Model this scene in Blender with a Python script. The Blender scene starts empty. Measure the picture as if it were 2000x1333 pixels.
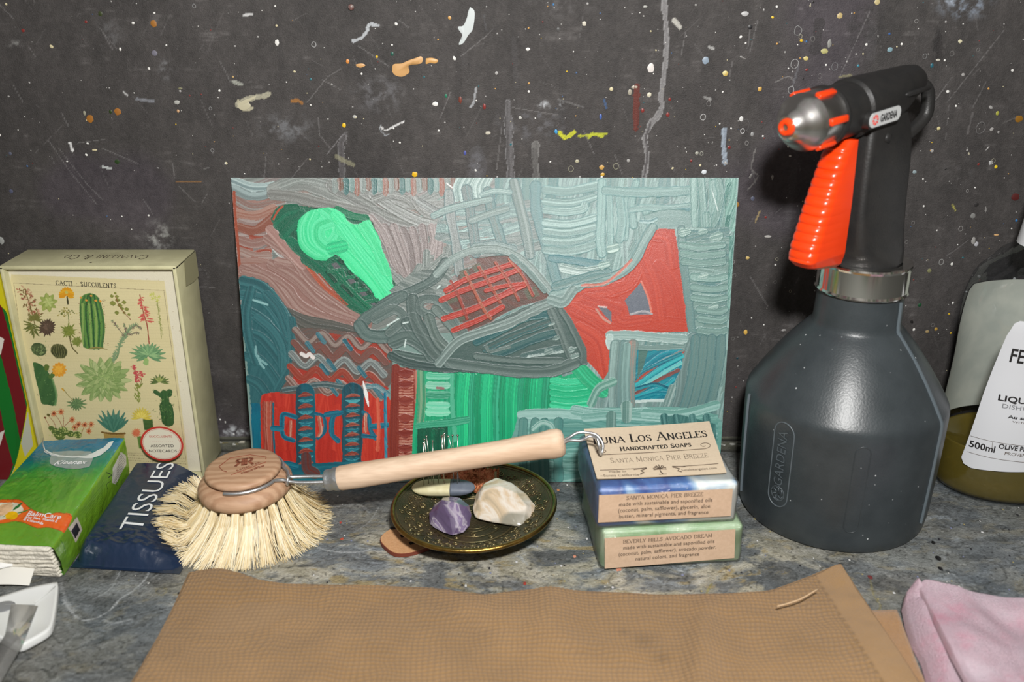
import bpy, bmesh, math, random
import numpy as np
from mathutils import Vector, Matrix, noise as mnoise

# ------------------------------------------------------------------ camera, world, flash, exposure
# all scene numbers below are centimetres; CM turns them into metres when meshes are built
CM = 0.01
sc = bpy.context.scene
COL = sc.collection
PI = math.pi
FPX = 1800.0
PITCH = math.radians(22)
CAM = (0.0, -55.0, 30.06)

cam_data = bpy.data.cameras.new('camera')
cam_data.sensor_width = 36.0
cam_data.lens = FPX / 2000 * 36.0
cam_data.clip_start = 0.01
cam_data.dof.use_dof = True
cam_data.dof.focus_distance = 0.545
cam_data.dof.aperture_fstop = 7.0
cam = bpy.data.objects.new('camera', cam_data)
cam.location = Vector(CAM) * CM
cam.rotation_euler = (PI / 2 - PITCH, 0, 0)
COL.objects.link(cam)
sc.camera = cam

sc.view_settings.view_transform = 'Standard'
sc.view_settings.look = 'None'
sc.view_settings.exposure = 0.0
sc.view_settings.gamma = 1.0
sc.view_settings.use_curve_mapping = False

world = bpy.data.worlds.new('room light')
sc.world = world
world.use_nodes = True
_wn = world.node_tree.nodes; _wl = world.node_tree.links
_wn.clear()
_o = _wn.new('ShaderNodeOutputWorld'); _b = _wn.new('ShaderNodeBackground')
_tc = _wn.new('ShaderNodeTexCoord'); _sx = _wn.new('ShaderNodeSeparateXYZ'); _cr = _wn.new('ShaderNodeValToRGB')
_wl.new(_tc.outputs['Generated'], _sx.inputs[0]); _wl.new(_sx.outputs['Z'], _cr.inputs[0]); _wl.new(_cr.outputs[0], _b.inputs[0]); _wl.new(_b.outputs[0], _o.inputs[0])
# dim room behind the photographer: soft upright patches of colour, only seen mirrored in the metal things
_mp = _wn.new('ShaderNodeMapping'); _mp.inputs['Scale'].default_value = (3.2, 3.2, .5); _nz = _wn.new('ShaderNodeTexNoise'); _nz.inputs['Scale'].default_value = 2.0; _nz.inputs['Detail'].default_value = 1.0
_wl.new(_tc.outputs['Generated'], _mp.inputs[0]); _wl.new(_mp.outputs[0], _nz.inputs[0]); _c2 = _wn.new('ShaderNodeValToRGB'); _wl.new(_nz.outputs[0], _c2.inputs[0])
for _k in range(5): _c2.color_ramp.elements.new(.5)
for _e, (_p, _c) in zip(_c2.color_ramp.elements, ((.22, (.2, .2, .2)), (.36, (.25, .6, .35)), (.42, (.9, .8, .65)), (.50, (1.9, 1.85, 1.75)), (.56, (.4, .36, .34)), (.62, (1.0, .45, .6)), (.72, (1.9, 1.9, 1.95)))): _e.position = _p; _e.color = (*_c, 1)
_mx = _wn.new('ShaderNodeMix'); _mx.data_type = 'RGBA'; _mx.blend_type = 'MULTIPLY'; _mx.inputs[0].default_value = .85
_wl.new(_cr.outputs[0], _mx.inputs[6]); _wl.new(_c2.outputs[0], _mx.inputs[7]); _wl.new(_mx.outputs[2], _b.inputs[0])
_cr.color_ramp.elements[0].position = 0.0; _cr.color_ramp.elements[0].color = (.45, .40, .35, 1)
_cr.color_ramp.elements[1].position = 0.75; _cr.color_ramp.elements[1].color = (.95, .97, 1.0, 1)
_b.inputs[1].default_value = 0.27

# the camera's flash, just above and a little right of the lens
_fl = bpy.data.lights.new('flash', 'AREA')
_fl.shape = 'RECTANGLE'; _fl.size = 0.055; _fl.size_y = 0.035
_fl.energy = 5.0
_fl.color = (1.0, .985, .96)
flash = bpy.data.objects.new('flash', _fl)
flash.location = Vector((4.5, -55, 45)) * CM
flash.rotation_euler = (Vector((1.5, -4, 7)) * CM - flash.location).to_track_quat('-Z', 'Y').to_euler()
COL.objects.link(flash)

# ------------------------------------------------------------------ geometry helpers
def ray(px, py):
    x = (px - 1000) / FPX; v = -(py - 666.5) / FPX
    return (x, math.cos(PITCH) + v * math.sin(PITCH), -math.sin(PITCH) + v * math.cos(PITCH))
def G(px, py, z=0.0):
    r = ray(px, py); t = (z - CAM[2]) / r[2]
    return (CAM[0] + t * r[0], CAM[1] + t * r[1], z)
def W(px, py, y=0.0):
    r = ray(px, py); t = (y - CAM[1]) / r[1]
    return (CAM[0] + t * r[0], y, CAM[2] + t * r[2])

def lin(c):
    a = np.asarray(c, dtype=float) / 255.0
    return np.where(a <= .04045, a / 12.92, ((a + .055) / 1.055) ** 2.4)
def lc(c):
    r = lin(c); return (float(r[0]), float(r[1]), float(r[2]), 1.0)

def frame(o, x=(1, 0, 0), z=(0, 0, 1)):
    """matrix with origin o, x axis x and z axis as near z as possible"""
    x = Vector(x).normalized(); z = Vector(z); y = z.cross(x).normalized(); z = x.cross(y)
    m = Matrix.Identity(4)
    for i in range(3):
        m[i][0] = x[i]; m[i][1] = y[i]; m[i][2] = z[i]; m[i][3] = o[i]
    return m

class MB:
    def __init__(s): s.V = []; s.F = []; s.MI = []; s.C = []
    def add(s, v, f, m=None, mi=0, col=None):
        b = len(s.V)
        for p in v:
            s.V.append(tuple(m @ Vector(p)) if m is not None else tuple(p))
            s.C.append(col if col else (1, 1, 1, 1))
        for q in f: s.F.append([i + b for i in q]); s.MI.append(mi)
        return s
    def box(s, c, size, bevel=0.0, seg=2, m=None, mi=0, col=None):
        bm = bmesh.new(); bmesh.ops.create_cube(bm, size=1.0)
        for v in bm.verts: v.co = Vector((v.co.x * size[0] + c[0], v.co.y * size[1] + c[1], v.co.z * size[2] + c[2]))
        if bevel > 0: bmesh.ops.bevel(bm, geom=list(bm.edges) + list(bm.verts), offset=bevel, segments=seg, profile=.5, affect='EDGES')
        bm.verts.index_update()
        s.add([tuple(v.co) for v in bm.verts], [[v.index for v in f.verts] for f in bm.faces], m, mi, col)
        bm.free(); return s
    def lathe(s, prof, n=64, m=None, mi=0, col=None, a0=0, a1=2 * PI, ry=1.0, caps=True):
        full = abs(a1 - a0 - 2 * PI) < 1e-6; k = n if full else n + 1
        v = []; f = []
        for (r, z) in prof:
            for i in range(k):
                a = a0 + (a1 - a0) * i / n; v.append((r * math.cos(a), r * math.sin(a) * ry, z))
        for j in range(len(prof) - 1):
            for i in range(n):
                i2 = (i + 1) % k
                f.append([j * k + i, j * k + i2, (j + 1) * k + i2, (j + 1) * k + i])
        if full and caps:
            if prof[0][0] > 1e-6: f.append([i for i in range(k)][::-1])
            if prof[-1][0] > 1e-6: f.append([(len(prof) - 1) * k + i for i in range(k)])
        return s.add(v, f, m, mi, col)
    def tube(s, pts, r, n=10, m=None, mi=0, col=None, caps=True, closed=False):
        P = [Vector(p) for p in pts]; N = len(P); R = r if hasattr(r, '__len__') else [r] * N
        v = []; f = []; up = None
        for i in range(N):
            if closed: t = P[(i + 1) % N] - P[i - 1]
            else: t = P[min(i + 1, N - 1)] - P[max(i - 1, 0)]
            t.normalize()
            if up is None: up = t.orthogonal().normalized()
            up = (up - t * up.dot(t))
            if up.length < 1e-6: up = t.orthogonal()
            up.normalize(); sd = t.cross(up)
            for k in range(n):
                a = 2 * PI * k / n; v.append(tuple(P[i] + (up * math.cos(a) + sd * math.sin(a)) * R[i]))
        for i in range(N if closed else N - 1):
            j = (i + 1) % N
            for k in range(n):
                k2 = (k + 1) % n; f.append([i * n + k, i * n + k2, j * n + k2, j * n + k])
        if caps and not closed:
            f.append(list(range(n))[::-1]); f.append([(N - 1) * n + k for k in range(n)])
        return s.add(v, f, m, mi, col)
    def loft(s, rings, m=None, mi=0, col=None, caps=True):
        n = len(rings[0]); v = [p for r in rings for p in r]; f = []
        for j in range(len(rings) - 1):
            for i in range(n):
                i2 = (i + 1) % n; f.append([j * n + i, j * n + i2, (j + 1) * n + i2, (j + 1) * n + i])
        if caps: f.append(list(range(n))[::-1]); f.append([(len(rings) - 1) * n + i for i in range(n)])
        return s.add(v, f, m, mi, col)
    def grid(s, fn, nu, nv, m=None, mi=0, col=None):
        v = [fn(i / nu, j / nv) for j in range(nv + 1) for i in range(nu + 1)]
        f = [[j * (nu + 1) + i, j * (nu + 1) + i + 1, (j + 1) * (nu + 1) + i + 1, (j + 1) * (nu + 1) + i] for j in range(nv) for i in range(nu)]
        return s.add(v, f, m, mi, col)
    def prism(s, pts, z0, z1, m=None, mi=0, col=None):
        n = len(pts)
        v = [(p[0], p[1], z0) for p in pts] + [(p[0], p[1], z1) for p in pts]
        f = [list(range(n))[::-1], list(range(n, 2 * n))] + [[i, (i + 1) % n, n + (i + 1) % n, n + i] for i in range(n)]
        return s.add(v, f, m, mi, col)
    def build(s, name, mats, parent=None, smooth=True, base=None, warp=None, autosmooth=None):
        return link_mesh(name, s.V if warp is None else [warp(p) for p in s.V], s.F, s.MI, mats, parent, smooth, base, s.C, autosmooth)

ORG = {}
def link_mesh(name, V, F, MI, mats, parent=None, smooth=True, base=None, C=None, autosmooth=None):
    o0 = ORG[parent.name] if parent is not None else tuple(base or (0, 0, 0))
    me = bpy.data.meshes.new(name)
    me.from_pydata([((p[0] - o0[0]) * CM, (p[1] - o0[1]) * CM, (p[2] - o0[2]) * CM) for p in V], [], F)
    if not isinstance(mats, (list, tuple)): mats = [mats]
    for m in mats: me.materials.append(m)
    if MI: me.polygons.foreach_set('material_index', MI)
    if C and any(c != (1, 1, 1, 1) for c in C):
        a = me.color_attributes.new('Col', 'FLOAT_COLOR', 'POINT')
        a.data.foreach_set('color', np.array(C, dtype=np.float32).ravel())
    me.polygons.foreach_set('use_smooth', [bool(smooth)] * len(me.polygons))
    if smooth and autosmooth: me.set_sharp_from_angle(angle=math.radians(autosmooth))
    me.validate(); me.update()
    ob = bpy.data.objects.new(name, me); COL.objects.link(ob)
    if parent is not None: ob.parent = parent
    else: ob.location = Vector(o0) * CM
    ORG[ob.name] = o0
    return ob

def thing(name, label, cat, base, group=None):
    o = bpy.data.objects.new(name, None); COL.objects.link(o)
    o.location = Vector(base) * CM; o.empty_display_size = .02
    ORG[o.name] = tuple(base)
    return tag(o, label, cat, group)
def tag(o, label, cat, group=None):
    o['label'] = label; o['category'] = cat
    if group: o['group'] = group
    return o

# ------------------------------------------------------------------ materials
def new_mat(name):
    m = bpy.data.materials.new(name); m.use_nodes = True
    nt = m.node_tree; b = nt.nodes['Principled BSDF']
    return m, nt, b
def nz(nt, scale, detail=4, rough=.55, dist=0.0, kind='Object', stretch=None):
    tc = nt.nodes.new('ShaderNodeTexCoord'); n = nt.nodes.new('ShaderNodeTexNoise')
    n.inputs['Scale'].default_value = scale; n.inputs['Detail'].default_value = detail
    n.inputs['Roughness'].default_value = rough; n.inputs['Distortion'].default_value = dist
    if stretch:
        mp = nt.nodes.new('ShaderNodeMapping'); mp.inputs['Scale'].default_value = stretch
        nt.links.new(tc.outputs[kind], mp.inputs[0]); nt.links.new(mp.outputs[0], n.inputs[0])
    else: nt.links.new(tc.outputs[kind], n.inputs[0])
    return n
def ramp(nt, src, stops):
    r = nt.nodes.new('ShaderNodeValToRGB'); e = r.color_ramp.elements
    while len(e) < len(stops): e.new(.5)
    for k, (p, c) in enumerate(stops):
        e[k].position = p; e[k].color = c if len(c) == 4 else (*c, 1)
    nt.links.new(src, r.inputs[0]); return r
def mixc(nt, fac, a, b, blend='MIX'):
    m = nt.nodes.new('ShaderNodeMix'); m.data_type = 'RGBA'; m.blend_type = blend
    for sock, val in ((m.inputs[0], fac), (m.inputs[6], a), (m.inputs[7], b)):
        if hasattr(val, 'links'): nt.links.new(val, sock)
        else: sock.default_value = val
    return m.outputs[2]
def mat(name, c, rough=.5, metal=0.0, c2=None, nscale=300, namp=.5, bump=0.0, bscale=600, coat=0.0, spec=.5, stretch=None, dist=0.0,
        attr=False, bstretch=None, sheen=0.0, sss=0.0, bdist=.002, aniso=0.0, lo=.35, hi=.65, rvar=0.0):
    """nscale / bscale are per metre"""
    m, nt, b = new_mat(name)
    base = None
    if attr:
        a = nt.nodes.new('ShaderNodeVertexColor'); a.layer_name = 'Col'; base = a.outputs['Color']
        if c2 is not None:
            n = nz(nt, nscale, dist=dist, stretch=stretch)
            r = ramp(nt, n.outputs[0], [(lo, (1 - namp,) * 3), (hi, (1 + namp * .3,) * 3)])
            base = mixc(nt, 1.0, base, r.outputs[0], 'MULTIPLY')
    else:
        b.inputs['Base Color'].default_value = lc(c)
        if c2 is not None:
            n = nz(nt, nscale, dist=dist, stretch=stretch)
            base = ramp(nt, n.outputs[0], [(lo, lc(c)), (hi, lc(c2))]).outputs[0]
    if base is not None: nt.links.new(base, b.inputs['Base Color'])
    b.inputs['Roughness'].default_value = rough; b.inputs['Metallic'].default_value = metal
    b.inputs['Specular IOR Level'].default_value = spec
    if coat: b.inputs['Coat Weight'].default_value = coat; b.inputs['Coat Roughness'].default_value = .12
    if sheen: b.inputs['Sheen Weight'].default_value = sheen
    if sss:
        b.inputs['Subsurface Weight'].default_value = sss; b.inputs['Subsurface Radius'].default_value = (.004, .003, .002)
        b.inputs['Subsurface Scale'].default_value = .5
    if bump:
        n2 = nz(nt, bscale, 5, stretch=bstretch)
        bp = nt.nodes.new('ShaderNodeBump'); bp.inputs['Strength'].default_value = bump; bp.inputs['Distance'].default_value = bdist
        nt.links.new(n2.outputs[0], bp.inputs['Height']); nt.links.new(bp.outputs[0], b.inputs['Normal'])
        if coat: nt.links.new(bp.outputs[0], b.inputs['Coat Normal'])
    if rvar:
        n3 = nz(nt, nscale * .7, 4)
        rr = nt.nodes.new('ShaderNodeMapRange'); rr.inputs['To Min'].default_value = max(0, rough - rvar); rr.inputs['To Max'].default_value = rough + rvar
        nt.links.new(n3.outputs[0], rr.inputs[0]); nt.links.new(rr.outputs[0], b.inputs['Roughness'])
    return m
def film(name, tint=(255, 255, 255), rough=.08, gloss=.12, bump=.6, bscale=250, opac=0.0, ocol=(220, 220, 220), stretch=None, fk=1.0):
    """thin clear plastic: mostly see-through with a glossy, crinkled skin"""
    m, nt, b = new_mat(name)
    nt.nodes.remove(b); out = nt.nodes['Material Output']
    tr = nt.nodes.new('ShaderNodeBsdfTransparent'); tr.inputs[0].default_value = lc(tint)
    gl = nt.nodes.new('ShaderNodeBsdfGlossy'); gl.inputs['Roughness'].default_value = rough
    fr = nt.nodes.new('ShaderNodeFresnel'); fr.inputs[0].default_value = 1.45
    n = nz(nt, bscale, 3, stretch=stretch)
    bp = nt.nodes.new('ShaderNodeBump'); bp.inputs['Strength'].default_value = bump; bp.inputs['Distance'].default_value = .002
    nt.links.new(n.outputs[0], bp.inputs['Height']); nt.links.new(bp.outputs[0], gl.inputs['Normal'])
    ad = nt.nodes.new('ShaderNodeMath'); ad.operation = 'MULTIPLY_ADD'; ad.inputs[1].default_value = fk; ad.inputs[2].default_value = gloss * .3
    nt.links.new(fr.outputs[0], ad.inputs[0])
    mx = nt.nodes.new('ShaderNodeMixShader'); nt.links.new(ad.outputs[0], mx.inputs[0]); nt.links.new(tr.outputs[0], mx.inputs[1]); nt.links.new(gl.outputs[0], mx.inputs[2])
    last = mx
    if opac:
        df = nt.nodes.new('ShaderNodeBsdfDiffuse'); df.inputs[0].default_value = lc(ocol)
        m2 = nt.nodes.new('ShaderNodeMixShader'); m2.inputs[0].default_value = opac
        nt.links.new(mx.outputs[0], m2.inputs[1]); nt.links.new(df.outputs[0], m2.inputs[2]); last = m2
    nt.links.new(last.outputs[0], out.inputs[0])
    return m

# ------------------------------------------------------------------ lettering
def text_parts(txt, size=1.0, bold=0.0, spacing=1.0, align='CENTER', xs=1.0, shear=0.0):
    """vertices/faces of a line of text lying in its own xy plane, 1 unit = 1 cm of cap height x size"""
    cu = bpy.data.curves.new('txt', 'FONT'); cu.body = txt; cu.size = size * 1.4; cu.align_x = align; cu.offset = bold
    cu.space_character = spacing; cu.resolution_u = 3; cu.fill_mode = 'FRONT'; cu.shear = shear
    ob = bpy.data.objects.new('txt', cu); COL.objects.link(ob)
    dg = bpy.context.evaluated_depsgraph_get(); me = bpy.data.meshes.new_from_object(ob.evaluated_get(dg))
    v = [(p.co.x * xs, p.co.y, 0) for p in me.vertices]; f = [list(q.vertices) for q in me.polygons]
    bpy.data.objects.remove(ob); bpy.data.curves.remove(cu); bpy.data.meshes.remove(me)
    return v, f

# engraved-style capitals: polylines on a 0..1 high cell; serifs are added at stroke ends on the base and cap lines
SERIF = {
 'A': (.82, ['0.02,0 0.41,1', '0.41,1 0.80,0', '0.17,.36 0.64,.36']), 'B': (.66, ['0.12,0 0.12,1', '0.12,1 .42,1 .58,.9 .6,.76 .55,.62 .4,.54 .12,.54', '.4,.54 .6,.46 .66,.28 .58,.08 .4,0 .12,0']),
 'C': (.74, ['.7,.82 .6,.96 .42,1 .2,.9 .07,.65 .06,.38 .2,.1 .42,0 .6,.04 .72,.2']), 'D': (.78, ['.12,0 .12,1', '.12,1 .42,1 .65,.85 .73,.5 .65,.15 .42,0 .12,0']),
 'E': (.62, ['.12,0 .12,1', '.12,1 .56,1 .56,.86', '.12,.53 .46,.53', '.12,0 .58,0 .58,.15']), 'F': (.58, ['.12,0 .12,1', '.12,1 .56,1 .56,.86', '.12,.53 .44,.53']),
 'G': (.78, ['.7,.82 .6,.96 .42,1 .2,.9 .07,.65 .06,.38 .2,.1 .42,0 .6,.04 .7,.14 .7,.42 .5,.42']), 'H': (.8, ['.12,0 .12,1', '.68,0 .68,1', '.12,.52 .68,.52']),
 'I': (.3, ['.15,0 .15,1']), 'J': (.42, ['.3,1 .3,.15 .2,0 .05,.03']), 'K': (.74, ['.12,0 .12,1', '.62,1 .14,.45', '.28,.6 .68,0']), 'L': (.6, ['.12,0 .12,1', '.12,0 .56,0 .56,.18']),
 'M': (.94, ['.1,0 .14,1', '.14,1 .47,.1', '.47,.1 .8,1', '.8,1 .84,0']), 'N': (.82, ['.12,0 .12,1', '.12,1 .7,0', '.7,0 .7,1']), 'O': (.82, ['.41,1 .2,.92 .07,.68 .06,.36 .2,.08 .41,0 .62,.08 .76,.34 .75,.68 .62,.92 .41,1']),
 'P': (.62, ['.12,0 .12,1', '.12,1 .42,1 .58,.9 .6,.74 .54,.58 .4,.5 .12,.5']), 'Q': (.82, ['.41,1 .2,.92 .07,.68 .06,.36 .2,.08 .41,0 .62,.08 .76,.34 .75,.68 .62,.92 .41,1', '.45,.2 .8,-.12']),
 'R': (.72, ['.12,0 .12,1', '.12,1 .42,1 .58,.9 .6,.76 .54,.6 .4,.52 .12,.52', '.36,.52 .66,0']), 'S': (.6, ['.52,.84 .44,.97 .28,1 .12,.92 .07,.76 .14,.62 .42,.46 .53,.3 .5,.12 .34,0 .18,.02 .06,.18']),
 'T': (.7, ['.35,0 .35,1', '.04,.86 .04,1 .66,1 .66,.86']), 'U': (.78, ['.12,1 .12,.3 .2,.06 .4,0 .6,.06 .67,.3 .67,1']), 'V': (.76, ['.02,1 .38,0', '.38,0 .74,1']), 'W': (1.05, ['.02,1 .28,0', '.28,0 .52,.9', '.52,.9 .76,0', '.76,0 1.02,1']),
 'X': (.76, ['.06,1 .7,0', '.68,1 .06,0']), 'Y': (.72, ['.03,1 .36,.48', '.69,1 .36,.48', '.36,.48 .36,0']), 'Z': (.66, ['.07,.86 .07,1 .58,1 .06,0 .6,0 .6,.15']), '&': (.8, ['.75,.45 .6,.12 .35,0 .12,.08 .08,.28 .2,.48 .46,.7 .46,.9 .34,1 .22,.92 .22,.74 .72,0']),
 '.': (.24, ['.1,0 .14,.05']), '·': (.4, ['.18,.5 .22,.52']), ' ': (.42, []), "'": (.2, ['.1,1 .08,.8']), '-': (.4, ['.06,.45 .34,.45']),
}
def serif_parts(txt, h=1.0, thick=.10, thin=.05, serif=.09, gap=.08, big=1.0, align='CENTER', xs=1.0):
    V = []; F = []; x = 0.0
    def quad(a, b, w):
        d = Vector((b[0] - a[0], b[1] - a[1])); L = d.length
        if L < 1e-6: return
        d /= L; n = Vector((-d[1], d[0])) * w / 2; e = d * w * .25; k = len(V)
        for p, s1, s2 in ((a, -1, -1), (b, 1, -1), (b, 1, 1), (a, -1, 1)):
            V.append((p[0] + e[0] * s1 + n[0] * s2, p[1] + e[1] * s1 + n[1] * s2, 0))
        F.append([k, k + 1, k + 2, k + 3])
    first = True
    for ch in txt:
        wd, strokes = SERIF.get(ch, (.42, []))
        sca = h * (big if first and ch != ' ' else 1.0)
        for s in strokes:
            p = [tuple(map(float, q.split(','))) for q in s.split()]
            p = [((x + a * sca * xs), b * sca) for a, b in p]
            for a, b in zip(p, p[1:]):
                dx, dy = abs(b[0] - a[0]), b[1] - a[1]; L = math.hypot(dx, dy) or 1
                vert = abs(dy) / L
                w = (thin + (thick - thin) * vert ** 1.5) * sca
                if len(p) == 2 and dy > 0 and vert > .6 and dx > .05 * sca: w = thin * 1.1 * sca
                quad(a, b, w)
            if serif:
                for q in (p[0], p[-1]):
                    if (abs(q[1]) < .02 * sca or abs(q[1] - sca) < .02 * sca) and abs(p[1][1] - p[0][1]) > .3 * sca:
                        quad((q[0] - serif * sca, q[1]), (q[0] + serif * sca, q[1]), thin * sca)
        x += (wd * xs + gap) * sca
        first = ch == ' '
    off = {'CENTER': -x / 2, 'LEFT': 0, 'RIGHT': -x}[align]
    return [(a + off, b, 0) for a, b, _ in V], F
def centred(vf, width=None):
    v, f = vf
    if width and v:
        x0 = min(p[0] for p in v); x1 = max(p[0] for p in v); k = width / (x1 - x0); c = (x0 + x1) / 2
        v = [((p[0] - c) * k, p[1], p[2]) for p in v]
    return v, f

# ------------------------------------------------------------------ pigment canvas: colours and relief on a dense mesh
def _noise1(tab, x):
    i = np.floor(x).astype(int); f = x - i; f = f * f * (3 - 2 * f)
    return tab[i % len(tab)] * (1 - f) + tab[(i + 1) % len(tab)] * f
def vnoise(X, Y, seed=0, octaves=4, gain=.5):
    """value noise, period-free enough for these sizes; X, Y in cells"""
    rs = np.random.RandomState(seed); T = rs.rand(64, 64); out = 0; amp = 1; tot = 0
    for o in range(octaves):
        xi = np.floor(X).astype(int); yi = np.floor(Y).astype(int); fx = X - xi; fy = Y - yi
        fx = fx * fx * (3 - 2 * fx); fy = fy * fy * (3 - 2 * fy)
        a = T[yi % 64, xi % 64]; b = T[yi % 64, (xi + 1) % 64]; c = T[(yi + 1) % 64, xi % 64]; d = T[(yi + 1) % 64, (xi + 1) % 64]
        out = out + amp * ((a * (1 - fx) + b * fx) * (1 - fy) + (c * (1 - fx) + d * fx) * fy); tot += amp
        amp *= gain; X = X * 2.03 + 17.3; Y = Y * 2.03 + 5.7
    return out / tot
def sstep(a, b, x): t = np.clip((x - a) / (b - a), 0, 1); return t * t * (3 - 2 * t)
def catmull(p, n=6):
    if len(p) < 3: return [tuple(q) for q in p]
    p = [np.array(q, float) for q in p]; q = [2 * p[0] - p[1]] + p + [2 * p[-1] - p[-2]]; out = []
    for i in range(1, len(q) - 2):
        for k in range(n):
            t = k / n; a, b, c, d = q[i - 1], q[i], q[i + 1], q[i + 2]
            out.append(tuple(.5 * (2 * b + (c - a) * t + (2 * a - 5 * b + 4 * c - d) * t * t + (-a + 3 * b - 3 * c + d) * t ** 3)))
    out.append(tuple(p[-1])); return out

class Canvas:
    def __init__(s, xs, ys, base, seed=1):
        s.xs = np.asarray(xs, float); s.ys = np.asarray(ys, float); s.X, s.Y = np.meshgrid(s.xs, s.ys)
        s.c = np.zeros(s.X.shape + (3,)) + np.array(base, float); s.h = np.zeros(s.X.shape); s.r = np.random.RandomState(seed)
    def sl(s, x0, x1, y0, y1):
        return (slice(np.searchsorted(s.ys, y0), np.searchsorted(s.ys, y1)), slice(np.searchsorted(s.xs, x0), np.searchsorted(s.xs, x1)))
    def polymask(s, pts, sl=None, wob=0.0):
        P = np.array(pts, float)
        if sl is None: sl = s.sl(P[:, 0].min() - wob, P[:, 0].max() + wob, P[:, 1].min() - wob, P[:, 1].max() + wob)
        X = s.X[sl]; Y = s.Y[sl]
        if wob:
            X = X + (vnoise(X / wob / 2.5, Y / wob / 2.5, 5, 2) - .5) * wob * 1.6; Y = Y + (vnoise(X / wob / 2.5 + 9, Y / wob / 2.5, 6, 2) - .5) * wob * 1.6
        ins = np.zeros(X.shape, bool); n = len(P); j = n - 1
        for i in range(n):
            xi, yi = P[i]; xj, yj = P[j]
            if yi != yj:
                ins ^= ((yi > Y) != (yj > Y)) & (X < (xj - xi) * (Y - yi) / (yj - yi) + xi)
            j = i
        return sl, ins
    def fill(s, pts, c, c2=None, ang=0.0, freq=12.0, h=0.0, wob=0.0, mix=.5, alpha=1.0, smooth=True):
        pts = catmull(list(pts) + [pts[0]], 4) if smooth and len(pts) > 5 else pts
        sl, m = s.polymask(pts, wob=wob)
        X = s.X[sl][m]; Y = s.Y[sl][m]
        col = np.zeros((X.size, 3)) + np.array(c, float)
        if c2 is not None:
            u = X * math.cos(ang) + Y * math.sin(ang); v = -X * math.sin(ang) + Y * math.cos(ang)
            k = vnoise(u * freq * .12, v * freq, int(s.r.randint(1000)), 3)
            col = col + (np.array(c2, float) - col) * (sstep(.3, .7, k) * mix)[:, None]
            s.h[sl][m] = h + k * h * .6
        elif h: s.h[sl][m] = h
        s.c[sl][m] = s.c[sl][m] * (1 - alpha) + col * alpha
        return pts
    def stroke(s, pts, w, c, c2=None, mix=.5, nb=7, th=.02, ridge=.6, alpha=1.0, clip=None, smooth=True, taper=0.0, flat=.35, edge=.12, ec=None):
        p = catmull(pts, 6) if smooth else list(pts)
        A = np.array(p, float); mg = w * .75
        sl = s.sl(A[:, 0].min() - mg, A[:, 0].max() + mg, A[:, 1].min() - mg, A[:, 1].max() + mg)
        X = s.X[sl]; Y = s.Y[sl]
        if X.size == 0: return
        D = np.full(X.shape, 1e9); L = np.zeros(X.shape); S = np.zeros(X.shape); acc = 0.0
        gx = s.xs[sl[1]]; gy = s.ys[sl[0]]
        for a, b in zip(A, A[1:]):
            d = b - a; ln = math.hypot(*d)
            if ln < 1e-9: continue
            i0 = np.searchsorted(gx, min(a[0], b[0]) - mg); i1 = np.searchsorted(gx, max(a[0], b[0]) + mg)
            j0 = np.searchsorted(gy, min(a[1], b[1]) - mg); j1 = np.searchsorted(gy, max(a[1], b[1]) + mg)
            q = (slice(j0, j1), slice(i0, i1)); x = X[q] - a[0]; y = Y[q] - a[1]
            t = np.clip((x * d[0] + y * d[1]) / ln ** 2, 0, 1); ex = x - t * d[0]; ey = y - t * d[1]
            dd = np.hypot(ex, ey); u = dd < D[q]
            lat = (x * -d[1] + y * d[0]) / ln
            D[q] = np.where(u, dd, D[q]); L[q] = np.where(u, lat, L[q]); S[q] = np.where(u, acc + t * ln, S[q]); acc += ln
        tab = s.r.rand(64)
        ww = w / 2 * (1 + edge * (_noise1(tab, S / w * 1.3) - .5) * 2)
        if taper: ww = ww * np.clip(np.minimum(S, acc - S) / (acc * taper + 1e-9), 0, 1) ** .6
        m = D < ww
        if clip is not None: m &= clip[sl] if clip.shape == s.X.shape else m
        if not m.any(): return
        l = L[m] / (w / 2); st = S[m] / w
        k = .65 * _noise1(tab, (l * nb / 2 + st * .12) + 20) + .35 * _noise1(tab[::-1], l * nb * 1.7 + st * .35 + 33)
        col = np.zeros((l.size, 3)) + np.array(c, float)
        if c2 is not None: col = col + (np.array(c2, float) - col) * (sstep(.35, .75, k) * mix)[:, None]
        e = sstep(.72, .93, D[m] / ww[m])
        if ec is not None: col = col + (np.array(ec, float) - col) * (e * .6)[:, None]
        col = col * (1 + (k - .5) * .10)[:, None]
        aa = alpha if np.isscalar(alpha) else alpha
        s.c[sl][m] = s.c[sl][m] * (1 - aa) + col * aa
        if th: s.h[sl][m] = s.h[sl][m] * flat + th * (.5 + .8 * k * .6) + th * ridge * e * (D[m] < ww[m] * .985)
    def hatch(s, poly, ang, w, ln, cols, gap=.7, jit=.25, th=.02, mix=.6, ridge=.6, bend=.1, alpha=1.0, nb=6, ec=None):
        P = np.array(poly, float); full = np.zeros(s.X.shape, bool); sl, m = s.polymask(poly); full[sl] = m
        c = P.mean(0); ca, sa = math.cos(ang), math.sin(ang); U = (P - c) @ np.array([ca, sa]); V = (P - c) @ np.array([-sa, ca])
        jobs = []; v = V.min()
        while v < V.max():
            u = U.min() - s.r.rand() * ln * .8
            while u < U.max():
                jobs.append((u, v + (s.r.rand() - .5) * w * jit * 2)); u += ln * (.7 + .4 * s.r.rand())
            v += w * gap
        s.r.shuffle(jobs)
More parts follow.
